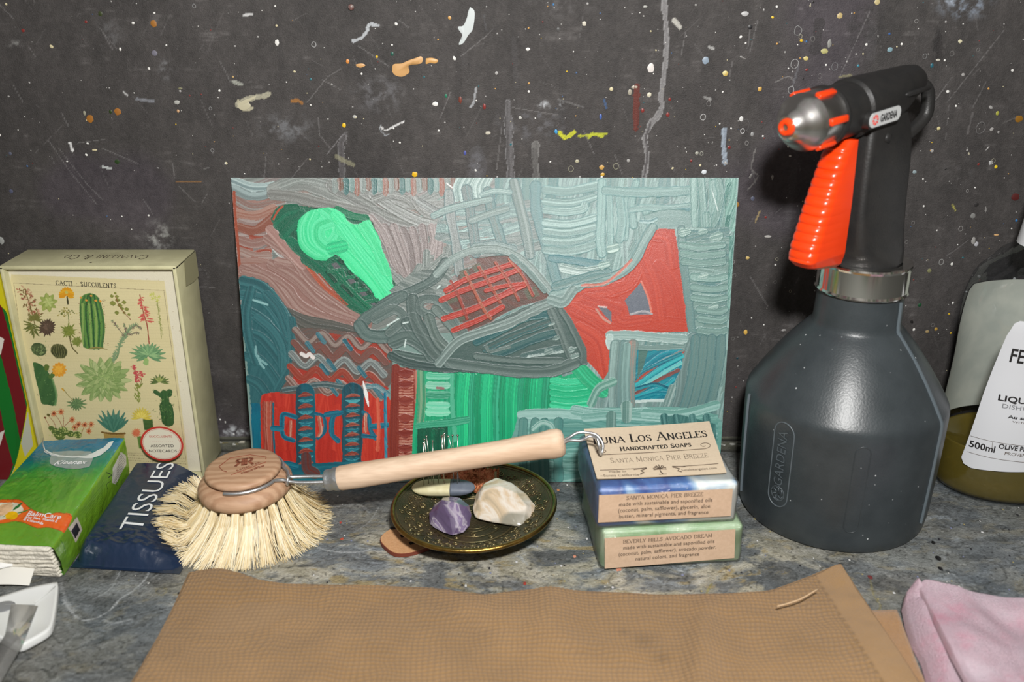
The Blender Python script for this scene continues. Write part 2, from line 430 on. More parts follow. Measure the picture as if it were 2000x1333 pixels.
        for u, v in jobs:
            L = ln * (.8 + .5 * s.r.rand()); b = (s.r.rand() - .5) * 2 * bend * L
            pts = [(u, v), (u + L / 2, v + b), (u + L, v + (s.r.rand() - .5) * bend * L)]
            pts = [(c[0] + a * ca - q * sa, c[1] + a * sa + q * ca) for a, q in pts]
            k = s.r.randint(len(cols)); c1, c2 = cols[k]
            s.stroke(pts, w * (.8 + .4 * s.r.rand()), c1, c2, mix, nb, th, ridge, alpha, full, ec=ec)
    def mesh(s, name, place, mats, parent=None, base=None, hk=1.0, noh=False):
        """place(X, Y, H) -> world cm arrays"""
        ny, nx = s.X.shape
        x, y, z = place(s.X, s.Y, s.h * hk)
        o0 = ORG[parent.name] if parent is not None else tuple(base or (0, 0, 0))
        co = (np.stack([x - o0[0], y - o0[1], z - o0[2]], -1) * CM).reshape(-1, 3).astype(np.float32)
        idx = np.arange(nx * ny).reshape(ny, nx)
        q = np.stack([idx[:-1, :-1], idx[:-1, 1:], idx[1:, 1:], idx[1:, :-1]], -1).reshape(-1, 4)
        me = bpy.data.meshes.new(name); me.vertices.add(nx * ny); me.vertices.foreach_set('co', co.ravel())
        me.loops.add(q.size); me.loops.foreach_set('vertex_index', q.ravel().astype(np.int32))
        me.polygons.add(len(q)); me.polygons.foreach_set('loop_start', np.arange(0, q.size, 4, dtype=np.int32)); me.polygons.foreach_set('loop_total', np.full(len(q), 4, dtype=np.int32))
        me.polygons.foreach_set('use_smooth', np.ones(len(q), bool)); me.update(calc_edges=True)
        a = me.color_attributes.new('Col', 'FLOAT_COLOR', 'POINT')
        cc = np.ones((nx * ny, 4), np.float32); cc[:, :3] = lin(np.clip(s.c, 0, 255)).reshape(-1, 3); a.data.foreach_set('color', cc.ravel())
        for m in (mats if isinstance(mats, (list, tuple)) else [mats]): me.materials.append(m)
        ob = bpy.data.objects.new(name, me); COL.objects.link(ob)
        if parent is not None: ob.parent = parent
        else: ob.location = Vector(o0) * CM
        ORG[ob.name] = o0
        return ob
def pts(s, f=lambda x, y: (x, y)):
    return [f(*map(float, q.split(','))) for q in s.split()]
def seq(a, b, n): return [a + (b - a) * i / (n - 1) for i in range(n)]
RND = random.Random(7)
# ------------------------------------------------------------------ the wall panel, dark and spattered with old paint
XS = np.concatenate([np.linspace(-90, -35, 12), np.arange(-34.5, 34.5, .065), np.linspace(35, 90, 12)])
ZS = np.concatenate([np.arange(0, 29.6, .06), np.linspace(30, 80, 14)])
wc = Canvas(XS, ZS, (64, 61, 60), 3)
n1 = vnoise(wc.X * .22, wc.Y * .16, 11, 5); n2 = vnoise(wc.X * 1.6, wc.Y * .9, 12, 4, .6); n3 = vnoise(wc.X * 5, wc.Y * 5, 13, 3, .7)
wc.c *= (1 + (n1 - .5) * .34 + (n2 - .5) * .30 + (n3 - .5) * .26)[..., None]
wc.c += ((sstep(.52, .72, vnoise(wc.X * .12 + 4, wc.Y * .12, 14, 3)))[..., None]) * np.array([3, 1, 6])
wc.c += (sstep(.62, .8, vnoise(wc.X * .35, wc.Y * 3, 15, 4, .65)) * sstep(.4, .8, n2))[..., None] * 22
wx = lambda x, y: (W(x, y)[0], W(x, y)[2])
def wst(s, w, c, a=.7, c2=None, th=.01, smooth=True, edge=.3, mix=.6, ec=None, ridge=.6):
    wc.stroke(pts(s, wx), w * .0305, c, c2, mix=mix, th=th, alpha=a, smooth=smooth, edge=edge, ec=ec, ridge=ridge)
# soft smudges
def smudge(px, py, rx, ry, c, a, f=2.4):
    cx, cz = wx(px, py); rx *= .03; ry *= .032
    sl = wc.sl(cx - rx * 1.6, cx + rx * 1.6, cz - ry * 1.6, cz + ry * 1.6)
    d = np.hypot((wc.X[sl] - cx) / rx, (wc.Y[sl] - cz) / ry)
    k = sstep(1.3, .2, d) * sstep(.42, .72, vnoise(wc.X[sl] * f, wc.Y[sl] * f, int(px), 4, .7)) * a
    wc.c[sl] = wc.c[sl] * (1 - k[..., None]) + np.array(c, float) * k[..., None]
for a in ((1885, 8, 55, 28, (150, 165, 185), .8), (1862, -2, 30, 14, (190, 205, 225), .8), (310, 462, 34, 34, (170, 172, 168), .8), (1058, 205, 18, 10, (200, 205, 210), 1), (1088, 205, 20, 12, (205, 210, 215), 1),
          (930, 318, 22, 34, (105, 105, 110), .9), (560, 250, 60, 30, (120, 122, 126), .7), (740, 185, 60, 36, (110, 110, 114), .7), (325, 135, 18, 22, (140, 142, 146), .7), (470, 842, 70, 16, (165, 168, 172), 1.3), (1432, 870, 30, 12, (150, 150, 152), .7),
          (1040, 240, 80, 40, (100, 100, 104), .7), (1100, 10, 70, 30, (100, 98, 98), .5), (215, 65, 30, 30, (110, 110, 112), .5), (1880, 330, 50, 40, (100, 98, 98), .4), (28, 85, 20, 8, (140, 140, 138), .7),
          (1700, 60, 50, 60, (48, 46, 46), .8), (1830, 90, 12, 40, (38, 36, 36), 1), (1010, 95, 16, 30, (45, 42, 42), .8), (1245, 620, 30, 40, (60, 60, 60), .5)):
    smudge(*a)
# drips and brush marks
wst('1296,-20 1299,30 1302,75 1300,120 1295,160 1291,190 1293,206 1284,228 1272,240 1264,258 1259,272 1262,290 1264,310 1258,345', 10, (150, 149, 150), .75, (110, 108, 110), ec=(190, 190, 192))
wst('1271,240 1261,272 1265,296 1258,345', 4, (78, 75, 76), .9)
wst('992,200 993,240 995,290 998,350', 15, (112, 110, 112), .8, (60, 58, 58), mix=.9, ec=(165, 165, 168))
wst('1046,284 1045,310 1048,350', 13, (125, 124, 122), .7, (70, 68, 66), mix=.8, ec=(160, 160, 158))
wst('675,262 666,280 667,300 668,350', 12, (92, 90, 92), .8, (70, 66, 66), ec=(150, 150, 150)); wst('658,306 668,312 690,322', 8, (140, 138, 112), .7)
wst('1244,168 1243,200 1242,252', 11, (104, 50, 42), .95, (84, 40, 34), th=.03)
wst('1415,254 1413,280 1416,318', 9, (175, 190, 205), .8, (120, 130, 145), edge=.2)
wst('640,300 672,262 676,282', 2, (135, 133, 135), .6)
wst('930,300 935,330 925,352', 26, (88, 87, 90), .45)
for s, w, c, a in (('690,80 706,74 716,62 722,48 738,50', 6, (190, 195, 200), .85), ('744,248 752,255 764,250 788,238', 3, (215, 215, 215), .9), ('744,244 742,252 752,264 760,262', 2, (160, 165, 170), .8),
                   ('465,205 478,196 500,190 515,188 524,184', 9, (176, 172, 150), .85), ('466,198 476,212 492,211', 7, (182, 176, 150), .9), ('137,280 141,294', 5, (215, 215, 215), .95), ('475,30 492,28', 4, (200, 200, 200), .9), ('242,180 249,187', 3, (190, 190, 190), .9),
                   ('268,194 300,198', 6, (150, 155, 165), .6), ('455,160 473,165', 6, (165, 168, 158), .8), ('570,198 582,196 590,202', 6, (165, 110, 50), .8), ('930,172 925,200 918,210', 4, (165, 168, 172), .8), ('1090,194 1140,210', 3, (150, 150, 150), .4),
                   ('945,30 950,60', 3, (80, 80, 82), .6), ('1317,40 1324,48 1328,54', 8, (190, 188, 180), .9), ('1385,92 1392,95', 6, (180, 180, 178), .8), ('1130,266 1150,264 1185,262', 5, (170, 175, 45), .9), ('1150,270 1158,262 1175,266', 7, (178, 184, 50), .9),
                   ('1093,260 1106,268 1122,258', 8, (186, 188, 48), .95), ('1095,262 1102,270', 7, (186, 188, 48), .95), ('345,355 392,355', 2, (150, 105, 55), .7), ('200,326 216,329', 4, (190, 195, 195), .9), ('398,330 408,328', 2, (140, 140, 140), .5),
                   ('1375,190 1388,194', 4, (170, 170, 168), .7), ('1180,195 1184,210', 4, (60, 110, 180), .5), ('1600,45 1592,95', 20, (44, 42, 42), .5), ('1466,50 1460,95', 2, (110, 108, 108), .7), ('1475,290 1468,330 1480,345 1460,372', 2.5, (130, 128, 125), .7), ('1468,330 1476,360', 2, (120, 120, 120), .6),
                   ('1484,413 1475,435', 3, (165, 145, 100), .8), ('1515,160 1540,150 1552,160', 2, (150, 148, 146), .6), ('1548,170 1560,128', 4, (110, 112, 118), .5), ('1640,150 1662,148', 5, (130, 126, 96), .8), ('1860,400 1866,412', 3, (180, 175, 80), .8),
                   ('1905,30 1910,60', 3, (96, 94, 94), .4), ('1900,220 1890,262', 4, (105, 102, 102), .6), ('1926,160 1900,210', 2, (110, 108, 108), .6), ('1990,228 1960,240', 2, (110, 108, 106), .5), ('1835,72 1834,112', 12, (40, 37, 37), .6)):
    wst(s, w, c, a)
# scratches
for s in ('0,10 25,35', '55,90 70,112', '25,165 45,200', '95,275 140,340 190,400', '115,290 170,360 200,390', '195,55 215,80 228,95', '200,62 222,100', '350,365 382,395', '337,320 342,348', '395,395 404,380', '100,305 108,325', '150,280 205,272', '200,290 270,320', '120,220 135,250', '600,200 640,150 665,135', '627,155 665,175', '622,230 625,265 645,290',
          '1480,40 1465,100', '1700,20 1640,150', '1960,60 1850,200', '900,110 950,70', '1000,210 1090,225', '1140,255 1160,300', '560,360 600,310', '780,40 800,55', '980,250 970,330', '1340,60 1330,110', '1430,120 1425,150', '1860,150 1780,260', '1980,600 1880,700', '1465,540 1500,600', '450,160 430,120', '1850,500 1890,470',
          '300,420 280,390', '520,300 515,360', '880,180 860,230', '1200,300 1215,340', '1560,70 1575,85', '700,90 760,130', '40,640 60,700', '380,560 420,562'):
    wst(s, 1.6, (128, 126, 126), .55, smooth=False, th=0)
rs = random.Random(5)
for i in range(240):
    x = rs.uniform(-29, 29); z = rs.uniform(1, 29); a = rs.choice([rs.uniform(0.7, 1.3), rs.uniform(1.8, 2.4), rs.uniform(0, 3.14)]); L = rs.expovariate(1) * .7 + .2
    wc.stroke([(x, z), (x + L * math.cos(a), z + L * math.sin(a))], rs.choice([.03, .04, .05]), (118, 116, 116), th=0, alpha=rs.uniform(.15, .5))
for i in range(26):
    x = rs.uniform(-25, 28); z = rs.uniform(12, 28)
    wc.stroke([(x, z), (x + rs.uniform(-.2, .2), z - rs.uniform(1, 4))], rs.uniform(.2, .6), rs.choice([(46, 44, 44), (84, 82, 84)]), th=0, alpha=rs.uniform(.1, .3))
_k = sstep(33.5, 36, np.abs(wc.X)) + sstep(29, 31, wc.Y) * (1 - sstep(33.5, 36, np.abs(wc.X))); wc.c = wc.c * (1 - _k[..., None]) + np.array([63, 60, 59.]) * _k[..., None]; wc.h *= 1 - _k
m_wall = mat('dark painted panel', None, rough=.62, attr=True, c2=(0, 0, 0), namp=.16, nscale=900, bump=.35, bscale=1400, spec=.35, rvar=.12)
wall = wc.mesh('wall_back', lambda X, Y, H: (X, 0 * X - H, Y), m_wall)
wall['kind'] = 'structure'

# dried paint spatter standing proud of the panel
sp = MB()
def dot(px, py, rx, ry, c, ang=0.0, wob=.12, hgt=.02):
    x, _, z = W(px, py); n = 9 if max(rx, ry) < 4 else 16
    rx *= .0305 ; ry *= .0325; P = []
    for i in range(n):
        a = 2 * PI * i / n; k = 1 + rs.uniform(-wob, wob); u, v = rx * k * math.cos(a), ry * k * math.sin(a)
        P.append((x + u * math.cos(ang) - v * math.sin(ang), -.012, z + u * math.sin(ang) + v * math.cos(ang)))
    P2 = [(x + (p[0] - x) * .6, -.012 - hgt, z + (p[2] - z) * .6) for p in P]
    sp.add(P + P2 + [(x, -.014 - hgt, z)], [[i, (i + 1) % n, n + (i + 1) % n, n + i][::-1] for i in range(n)] + [[n + i, n + (i + 1) % n, 2 * n][::-1] for i in range(n)], col=lc(c))
def ring(px, py, r, c, w=.025):
    x, _, z = W(px, py); r *= .03
    sp.tube([(x + r * math.cos(a) * rs.uniform(.85, 1.1), -.015, z + r * 1.2 * math.sin(a) * rs.uniform(.9, 1.1)) for a in [2 * PI * i / 14 for i in range(14)]], w, 4, closed=True, col=lc(c))
def blob(s, c, hgt=.03):
    P = catmull([q for q in pts(s)] + [pts(s)[0]], 3)[:-1]; cx = sum(p[0] for p in P) / len(P); cy = sum(p[1] for p in P) / len(P); n = len(P)
    A = [(W(*p)[0], -.012, W(*p)[2]) for p in P]; B = [W(cx + (p[0] - cx) * .8, cy + (p[1] - cy) * .8, -.012 - hgt) for p in P]
    sp.add(A + B, [[i, (i + 1) % n, n + (i + 1) % n, n + i][::-1] for i in range(n)] + [list(range(n, 2 * n))[::-1]], col=lc(c))
WH = (215, 214, 210); CR = (196, 186, 150); YE = (220, 180, 30); OC = (186, 140, 70); BL = (70, 100, 140); RE = (120, 40, 36)
for a in ((1271, 133, 6.5, 8, (205, 200, 196)), (1378, 118, 6, 6.5, (130, 145, 160)), (1141, 46, 4, 4, (190, 185, 170)), (1031, 96, 4, 2.6, WH), (1260, 13, 4, 2, (160, 160, 155)), (1416, 143, 5, 4, (200, 188, 130)), (1268, 185, 4, 4, (195, 190, 170)), (1194, 174, 3.5, 3.5, CR), (672, 245, 3.6, 4, YE), (810, 341, 5.5, 5, (215, 170, 20)),
          (736, 111, 2.2, 2.2, YE), (704, 128, 9, 3.5, (196, 150, 95)), (850, 203, 5.5, 4, WH), (693, 228, 4, 3, (170, 170, 165)), (1086, 257, 3, 4, (60, 140, 190)), (953, 260, 5, 3, (180, 175, 160)), (1175, 327, 5, 4, (190, 150, 80)), (1177, 341, 4, 3.5, (195, 155, 60)), (1090, 57, 3, 3, (80, 80, 80)), (1127, 315, 4, 3, (170, 165, 140)),
          (300, 46, 6, 6, (150, 100, 40)), (230, 218, 6.5, 6.5, (150, 98, 40)), (176, 232, 6.5, 7, (150, 98, 34)), (216, 218, 3.5, 3.5, (40, 58, 20)), (229, 316, 5, 4, (36, 60, 24)), (196, 27, 4, 4, (50, 60, 28)), (302, 104, 5, 5, (110, 108, 120)), (260, 45, 2.8, 2.3, WH), (235, 96, 2.2, 3, WH), (541, 83, 4, 5.2, WH), (540, 50, 2, 2, CR),
          (442, 319, 2.6, 2.6, CR), (441, 319, 2.4, 2.4, WH), (290, 421, 2, 2, WH), (185, 293, 5, 2, CR), (165, 221, 2.4, 4.2, (140, 138, 120)), (348, 217, 2.6, 3, (190, 150, 110)), (346, 200, 5, 4, (165, 165, 160)), (352, 173, 4, 2, (120, 118, 90)), (679, 120, 3, 4, (200, 130, 60)), (694, 229, 3, 2, CR),
          (1574, 114, 5, 3.5, (190, 175, 110)), (1610, 100, 7, 4, (170, 165, 110)), (1640, 31, 5, 5, (180, 160, 110)), (1713, 4, 5, 4.5, (180, 165, 120)), (1738, 97, 5, 4, (120, 150, 160)), (1417, 144, 5, 4, (190, 165, 90)), (1484, 174, 4, 4, (190, 150, 70)), (1465, 53, 4, 4, (30, 30, 32)), (1455, 27, 7, 4, (170, 170, 170)),
          (1620, 85, 3.6, 7, (130, 130, 126)), (1875, 81, 3.6, 3.2, (196, 190, 160)), (1761, 86, 2.2, 2.2, WH), (1692, 87, 2.4, 2.2, WH), (1845, 118, 2, 2, WH), (1832, 117, 4, 2, (185, 182, 170)), (1820, 128, 3, 4, (30, 90, 105)), (1676, 128, 2.4, 2.2, (60, 130, 150)), (1786, 336, 4, 3, (130, 145, 150)), (1945, 326, 3.2, 3.2, (220, 190, 30)),
          (1934, 318, 3, 4, (165, 165, 165)), (1833, 251, 3.5, 3, (190, 180, 130)), (1948, 221, 3, 4, (150, 150, 60)), (1867, 207, 2, 2, WH), (1804, 403, 2, 2, WH), (1470, 388, 4, 4, (90, 95, 115)), (1440, 400, 4, 5, (150, 110, 50)), (1900, 422, 5, 5, (120, 120, 118)), (1907, 400, 4.5, 4, (40, 38, 38)), (1946, 459, 5, 2, (200, 160, 110)),
          (1460, 504, 4, 3, (190, 165, 100)), (1428, 540, 3, 3, (90, 85, 70)), (1901, 470, 4, 7, (145, 143, 140)), (1907, 477, 4, 4.5, (170, 170, 175)), (1859, 516, 3, 3.5, (200, 200, 195)), (1815, 529, 4, 4, (120, 120, 85)), (1828, 643, 3.6, 3.6, (170, 135, 60)), (1857, 651, 2, 2, YE), (1811, 648, 4, 3, (150, 130, 90)), (1861, 592, 2.2, 2.6, WH),
          (1456, 649, 4, 5, (205, 165, 80)), (1796, 596, 4, 4, (20, 70, 40)), (1440, 700, 2.5, 2.5, (20, 60, 70)), (1500, 462, 7, 2.5, (165, 163, 160)), (1448, 232, 4, 4.5, (200, 200, 198)), (1469, 262, 3, 4, (140, 140, 140)), (1490, 266, 2, 2, WH), (1737, 66, 2, 2, (50, 90, 150)), (1565, 79, 3, 2.4, (220, 180, 40)), (1575, 81, 2, 2, (40, 90, 140)),
          (1990, 232, 8, 6, (130, 90, 20)), (1983, 385, 8, 7, (80, 30, 28)), (1985, 431, 2.5, 2.5, (40, 110, 170)), (1981, 545, 3, 3, WH), (1770, 270, 5, 3, (40, 60, 160)), (1766, 262, 3, 4, (45, 70, 170)), (1230, 180, 4, 5, (150, 145, 130)), (1240, 170, 7, 3, (160, 150, 135)), (1308, 194, 3, 3, RE), (1304, 224, 3.5, 4, RE), (1255, 216, 3, 4, RE), (1424, 288, 3, 3, RE),
          (946, 208, 3, 5, RE), (899, 195, 3, 6, (110, 50, 36)), (871, 187, 2.5, 3.5, (20, 110, 80)), (766, 105, 3, 3.5, (20, 80, 66)), (908, 299, 2.4, 4, (70, 80, 150)), (1173, 228, 2.4, 5, (60, 90, 160)), (1081, 9, 2, 2, (50, 110, 160)), (1350, 314, 2.5, 2.5, RE), (1375, 336, 5, 4, (200, 205, 210)), (1361, 299, 3.5, 3, (150, 150, 140)),
          (20, 300, 3, 3, (80, 84, 100)), (22, 374, 4, 4, (74, 78, 100)), (3, 470, 5, 8, (150, 152, 150)), (430, 820, 2, 2, WH), (440, 825, 1.6, 3, (190, 190, 185)), (455, 150, 2, 2, (180, 150, 100)), (1016, 230, 3, 3, (180, 180, 175))):
    dot(*a)
for x, y, r, c in ((379, 12, 3, (130, 130, 130)), (613, 87, 4, (165, 165, 165)), (411, 212, 2.6, (120, 120, 120)), (415, 294, 3, (130, 130, 130)), (1370, 300, 3, (150, 150, 140)), (1115, 330, 5, (140, 138, 120)), (1203, 325, 5, (140, 138, 120)), (1450, 256, 4, (200, 200, 200)), (1373, 229, 5, (180, 180, 180)), (1558, 60, 7, (130, 130, 130)), (1545, 176, 6, (150, 150, 150)), (1915, 250, 9, (100, 98, 98)),
                   (1455, 245, 9, (80, 78, 78)), (1936, 318, 3, (165, 165, 165)), (1838, 512, 5, (140, 140, 138)), (1806, 110, 4, (110, 110, 110)), (1630, 130, 6, (110, 110, 112)), (1552, 125, 7, (150, 150, 150))):
    ring(x, y, r, c)
blob('918,14 926,20 927,34 923,58 915,68 905,84 896,87 901,74 903,68 896,58 895,52 905,50 912,34 914,24', (185, 192, 192), .01)
blob('766,140 768,126 784,124 798,118 810,114 822,110 826,116 822,124 808,126 798,129 800,140 794,146 784,150 772,147', (196, 152, 98))
blob('832,114 844,113 856,118 850,124 840,123 832,125', (200, 152, 90))
blob('464,204 476,196 488,192 500,187 497,193 486,199 490,206 484,213 473,215 466,211', (180, 174, 148), .01)
cols = [WH] * 30 + [(150, 148, 146)] * 26 + [CR] * 12 + [OC] * 5 + [RE] * 6 + [(60, 90, 130)] * 3 + [(30, 100, 110)] * 3 + [YE] * 3 + [(28, 26, 26)] * 6
for i in range(1500):
    px = rs.uniform(-30, 2040); py = rs.uniform(-40, 870)
    dens = .30 + .7 * sstep(150, 1600, px) + (.3 if py < 330 else 0)
    if rs.random() > dens * .85: continue
    r = min(.5 + rs.expovariate(1.0) * .62, 3.2)
    dot(px, py, r, r * rs.uniform(.7, 1.3), rs.choice(cols), rs.uniform(0, 3), .1, .012)
for i in range(60):
    px = rs.uniform(1380, 2040); py = rs.uniform(0, 860); c = rs.choice([(150, 148, 146), (165, 160, 140), (120, 118, 116)])
    if rs.random() < .5: ring(px, py, rs.uniform(2, 4.5), c, .014)
    else: dot(px, py, rs.uniform(2, 6), rs.uniform(1, 2.4), c, rs.uniform(0, 3), .35)
m_spat = mat('dried paint drops', None, rough=.45, attr=True)
spo = sp.build('paint_spatter', m_spat, wall); spo['kind'] = 'stuff'; spo['label'] = 'many small dried paint drops on the dark wall panel'

# screw with a red drip at the top of the panel
sx, _, sz = W(686, 14)
scw = MB(); scw.lathe([(0, .16), (.1, .15), (.16, .1), (.18, 0), (.1, -.05)], 18, frame((sx, -.02, sz), (1, 0, 0), (0, -1, 0)))
scw.box((0, 0, .155), (.24, .03, .02), m=frame((sx, -.02, sz), (1, 0, .5), (0, -1, 0)))
tag(scw.build('screw', mat('old screw paint', (96, 44, 40), .35, c2=(150, 140, 135), nscale=500), None, base=(sx, 0, sz)), 'small paint-covered round screw head in the wall near the top edge', 'screw')

# strip between wall panel and worktop
tr = Canvas(np.concatenate([np.linspace(-90, -31, 10), np.arange(-30, 30, .1), np.linspace(31, 90, 10)]), np.arange(0, 1.3, .06), (86, 86, 80), 8)
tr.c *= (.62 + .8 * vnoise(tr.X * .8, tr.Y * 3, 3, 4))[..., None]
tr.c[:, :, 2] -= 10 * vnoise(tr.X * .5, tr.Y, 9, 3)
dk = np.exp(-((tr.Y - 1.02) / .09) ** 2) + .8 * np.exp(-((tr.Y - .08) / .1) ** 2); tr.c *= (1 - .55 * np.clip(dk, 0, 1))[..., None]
for i in range(150):
    x = rs.uniform(-30, 30); z = rs.uniform(.55, .95); tr.stroke([(x, z), (x + rs.uniform(.05, .5), z + rs.uniform(-.05, .05))], rs.uniform(.05, .14), rs.choice([(200, 200, 194), (180, 175, 160), (120, 110, 70)]), th=.01, alpha=.9)
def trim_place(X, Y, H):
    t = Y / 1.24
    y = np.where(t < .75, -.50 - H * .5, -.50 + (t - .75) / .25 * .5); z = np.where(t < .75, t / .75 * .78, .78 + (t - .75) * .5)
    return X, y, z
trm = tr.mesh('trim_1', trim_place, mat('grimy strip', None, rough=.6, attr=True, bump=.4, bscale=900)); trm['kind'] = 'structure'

# ------------------------------------------------------------------ the stone worktop
YS = np.concatenate([np.linspace(-60, -25, 8), np.arange(-24.4, .01, .06)])
cc = Canvas(XS, YS, (112, 116, 117), 4)
cx = lambda x, y: G(x, y)[:2]
X, Y = cc.X, cc.Y
wpx = X + 2.5 * (vnoise(X * .18, Y * .25, 41, 3) - .5); wpy = Y + 2.5 * (vnoise(X * .2, Y * .2 + 7, 42, 3) - .5)
a1 = vnoise(wpx * .35, wpy * .6, 21, 5, .58); a2 = vnoise(wpx * 1.3 + wpy * .4, wpy * 2.2, 22, 5, .6); a3 = vnoise(X * 5.5, Y * 6.5, 23, 3, .7)
cc.c *= (.66 + .56 * a1 + .34 * (a2 - .5) + .34 * (a3 - .5))[..., None]
cc.c += ((vnoise(wpx * .25 + 3, wpy * .35, 24, 4) - .5)[..., None]) * np.array([-14, -2, 12])
warm = np.exp(-(((X + 1) / 13.5) ** 2) ** 1.5) * np.exp(-(((Y + 14) / 3.8) ** 2)) * 1.5 + .55 * np.exp(-(((X - 12) / 6) ** 2)) * np.exp(-(((Y + 14) / 4) ** 2)) + .25
wmask = sstep(.43, .62, vnoise(wpx * .42 + 11, wpy * .75, 25, 5, .62)) * np.clip(warm * 1.15, 0, 1)
wcol = np.array([182, 176, 156.]) + (vnoise(wpx * 1.6, wpy * 2.6, 26, 4) - .5)[..., None] * np.array([90, 90, 100])
cc.c = cc.c * (1 - wmask[..., None] * .8) + wcol * (wmask * .8)[..., None]
oc = sstep(.60, .74, vnoise(wpx * .9 + 31, wpy * 1.7, 27, 5, .6)) * np.clip(warm, 0, 1) * .8
cc.c = cc.c * (1 - oc[..., None]) + np.array([150, 134, 96.]) * oc[..., None]
pale = sstep(.58, .72, vnoise(wpx * .7 + 51, wpy * 1.4, 28, 5, .68)) * sstep(.35, .6, vnoise(X * .22, Y * .3 + 8, 29, 2)) * (.35 + .3 * sstep(-16, 4, X))
cc.c = cc.c * (1 - pale[..., None]) + np.array([158, 166, 172.]) * pale[..., None]
vein = sstep(.018, .004, np.abs(vnoise(wpx * .28 + 71, wpy * .5, 31, 4) - .5)); cc.c = cc.c * (1 - .35 * vein[..., None]) + np.array([40, 42, 40.]) * .35 * vein[..., None]
fleck = sstep(.74, .84, vnoise(X * 7 + Y * 2, Y * 11, 33, 2)); cc.c += fleck[..., None] * 26
dkf = sstep(.3, .2, vnoise(X * 6, Y * 9, 34, 2)); cc.c *= (1 - .35 * dkf)[..., None]
cc.h = (a1 - .5) * .05 + (a2 - .5) * .03 + wmask * .015 + pale * .012
cc.h *= sstep(-.05, -.6, Y) * sstep(31, 28, np.abs(X))
def cst(s, w, c, a=.6, th=.008, edge=.5, c2=None): cc.stroke(pts(s, cx), w * .033, c, c2, alpha=a, th=th, edge=edge)
for s, w, a in (('292,1078 296,1100 284,1130 258,1155 236,1168 215,1190 190,1205 160,1210 140,1195 122,1170', 3, .7), ('240,1085 236,1110 215,1150 180,1170', 2, .5), ('270,1140 230,1140 180,1150', 2, .35), ('118,1140 128,1170 145,1195', 5, .4),
                ('600,1058 640,1075 700,1078 730,1070', 3, .65), ('630,1000 660,1020 690,1018', 2, .5), ('640,990 700,985 720,1000', 5, .3), ('255,1210 220,1216 200,1210', 3, .5), ('150,1240 120,1260', 8, .2), ('270,1150 310,1120', 2, .3), ('480,1120 560,1140 640,1130', 3, .35),
                ('690,1040 720,1020 740,990', 2, .4), ('1460,1140 1500,1160 1540,1150', 3, .3), ('1860,1120 1880,1140 1870,1165', 3, .35)):
    cst(s, w, (178, 182, 184), a)
for s, w, c in (('1385,1180 1380,1160 1390,1140', 3, (140, 130, 60)), ('1700,1130 1706,1160 1720,1185 1700,1200', 3, (150, 140, 90)), ('305,1150 325,1150 318,1162 305,1158 306,1150', 2, (140, 132, 96))): cst(s, w, c, .5)
_k = np.maximum(sstep(33.5, 36, np.abs(X)), sstep(-24, -26, Y)); cc.c = cc.c * (1 - _k[..., None]) + np.array([118, 120, 116.]) * _k[..., None]; cc.h *= 1 - _k
m_stone = mat('slate worktop', None, rough=.5, attr=True, c2=(0, 0, 0), namp=.22, nscale=1100, bump=.4, bscale=800, spec=.45, rvar=.2, bdist=.003)
top = cc.mesh('worktop', lambda X, Y, H: (X, Y, H - .045), m_stone, base=(0, 0, 0))
tag(top, 'mottled grey and ochre stone worktop under all the things', 'worktop')
u = MB(); u.box((0, -30, -2.2), (180, 60, 4), .3); u.build('slab', mat('slab underside', (80, 82, 80), .6, c2=(110, 108, 96), nscale=40), top)
dc = MB()
for px, py, r, c in [(1823, 1060, 3.5, (12, 12, 12)), (1832, 1090, 5, (10, 10, 12)), (1837, 1111, 4, (12, 12, 14)), (252, 1092, 4, (30, 60, 150)), (665, 1021, 2.5, (170, 70, 60)), (668, 1053, 3, (175, 80, 60)), (600, 1057, 4, (160, 80, 60)), (1210, 1112, 4, (200, 130, 105)), (1206, 1113, 3, (205, 140, 115)), (1060, 953, 5, (180, 120, 80)), (1090, 957, 3, (190, 130, 90)), (1122, 1087, 3, (205, 140, 115)), (1025, 1140, 3, (150, 60, 50)), (1700, 1128, 4, (110, 50, 50))] + \
        [(rs.uniform(250, 1990), rs.uniform(900, 1180), rs.uniform(.8, 2.4), rs.choice([(190, 190, 186), (200, 200, 200), (40, 40, 44), (150, 140, 100), (120, 125, 150)])) for i in range(260)]:
    x, y, _ = G(px, py); n = 8; r *= .033
    P = [(x + r * math.cos(2 * PI * i / n) * rs.uniform(.7, 1.2), y + r * 1.5 * math.sin(2 * PI * i / n) * rs.uniform(.7, 1.2), -.01) for i in range(n)]
    dc.add(P + [(x, y, .035)], [[i, (i + 1) % n, n] for i in range(n)], col=lc(c))
dco = dc.build('paint_spatter', m_spat, top); dco['kind'] = 'stuff'; dco['label'] = 'small dried paint specks on the stone worktop'
# ------------------------------------------------------------------ the unframed painting leaning on the wall
PB = Vector((0, -4.4, .02)); PT = Vector((0, -.32, 18.5)); PD = (PT - PB); PL = PD.length; PD.normalize(); PN = Vector((0, -PD.z, PD.y))
PXC = -1.6
def pk(s): return 1 - .033 * (1 - s / PL)
def pp(px, py):
    r = Vector(ray(px, py)); c = Vector(CAM); t = (PB - c).dot(PN) / r.dot(PN); h = c + r * t
    s = (h - PB).dot(PD); return (PXC + (h.x - PXC) / pk(s), s)
pc = Canvas(np.arange(-16.78, 13.56, .0305), np.linspace(0, PL, 628), (122, 150, 144), 21)
U = .0313
def L(x, y): return pp(440 + x / 2.185, 330 + y / 2.185)
def R(x, y): return pp(940 + x / 2.185, 330 + y / 2.185)
def PS(f, s, w, c, c2=None, mix=.6, nb=7, th=.03, ridge=.8, **k): pc.stroke(pts(s, f), w / 2.185 * U, c, c2, mix, nb, th, ridge, **k)
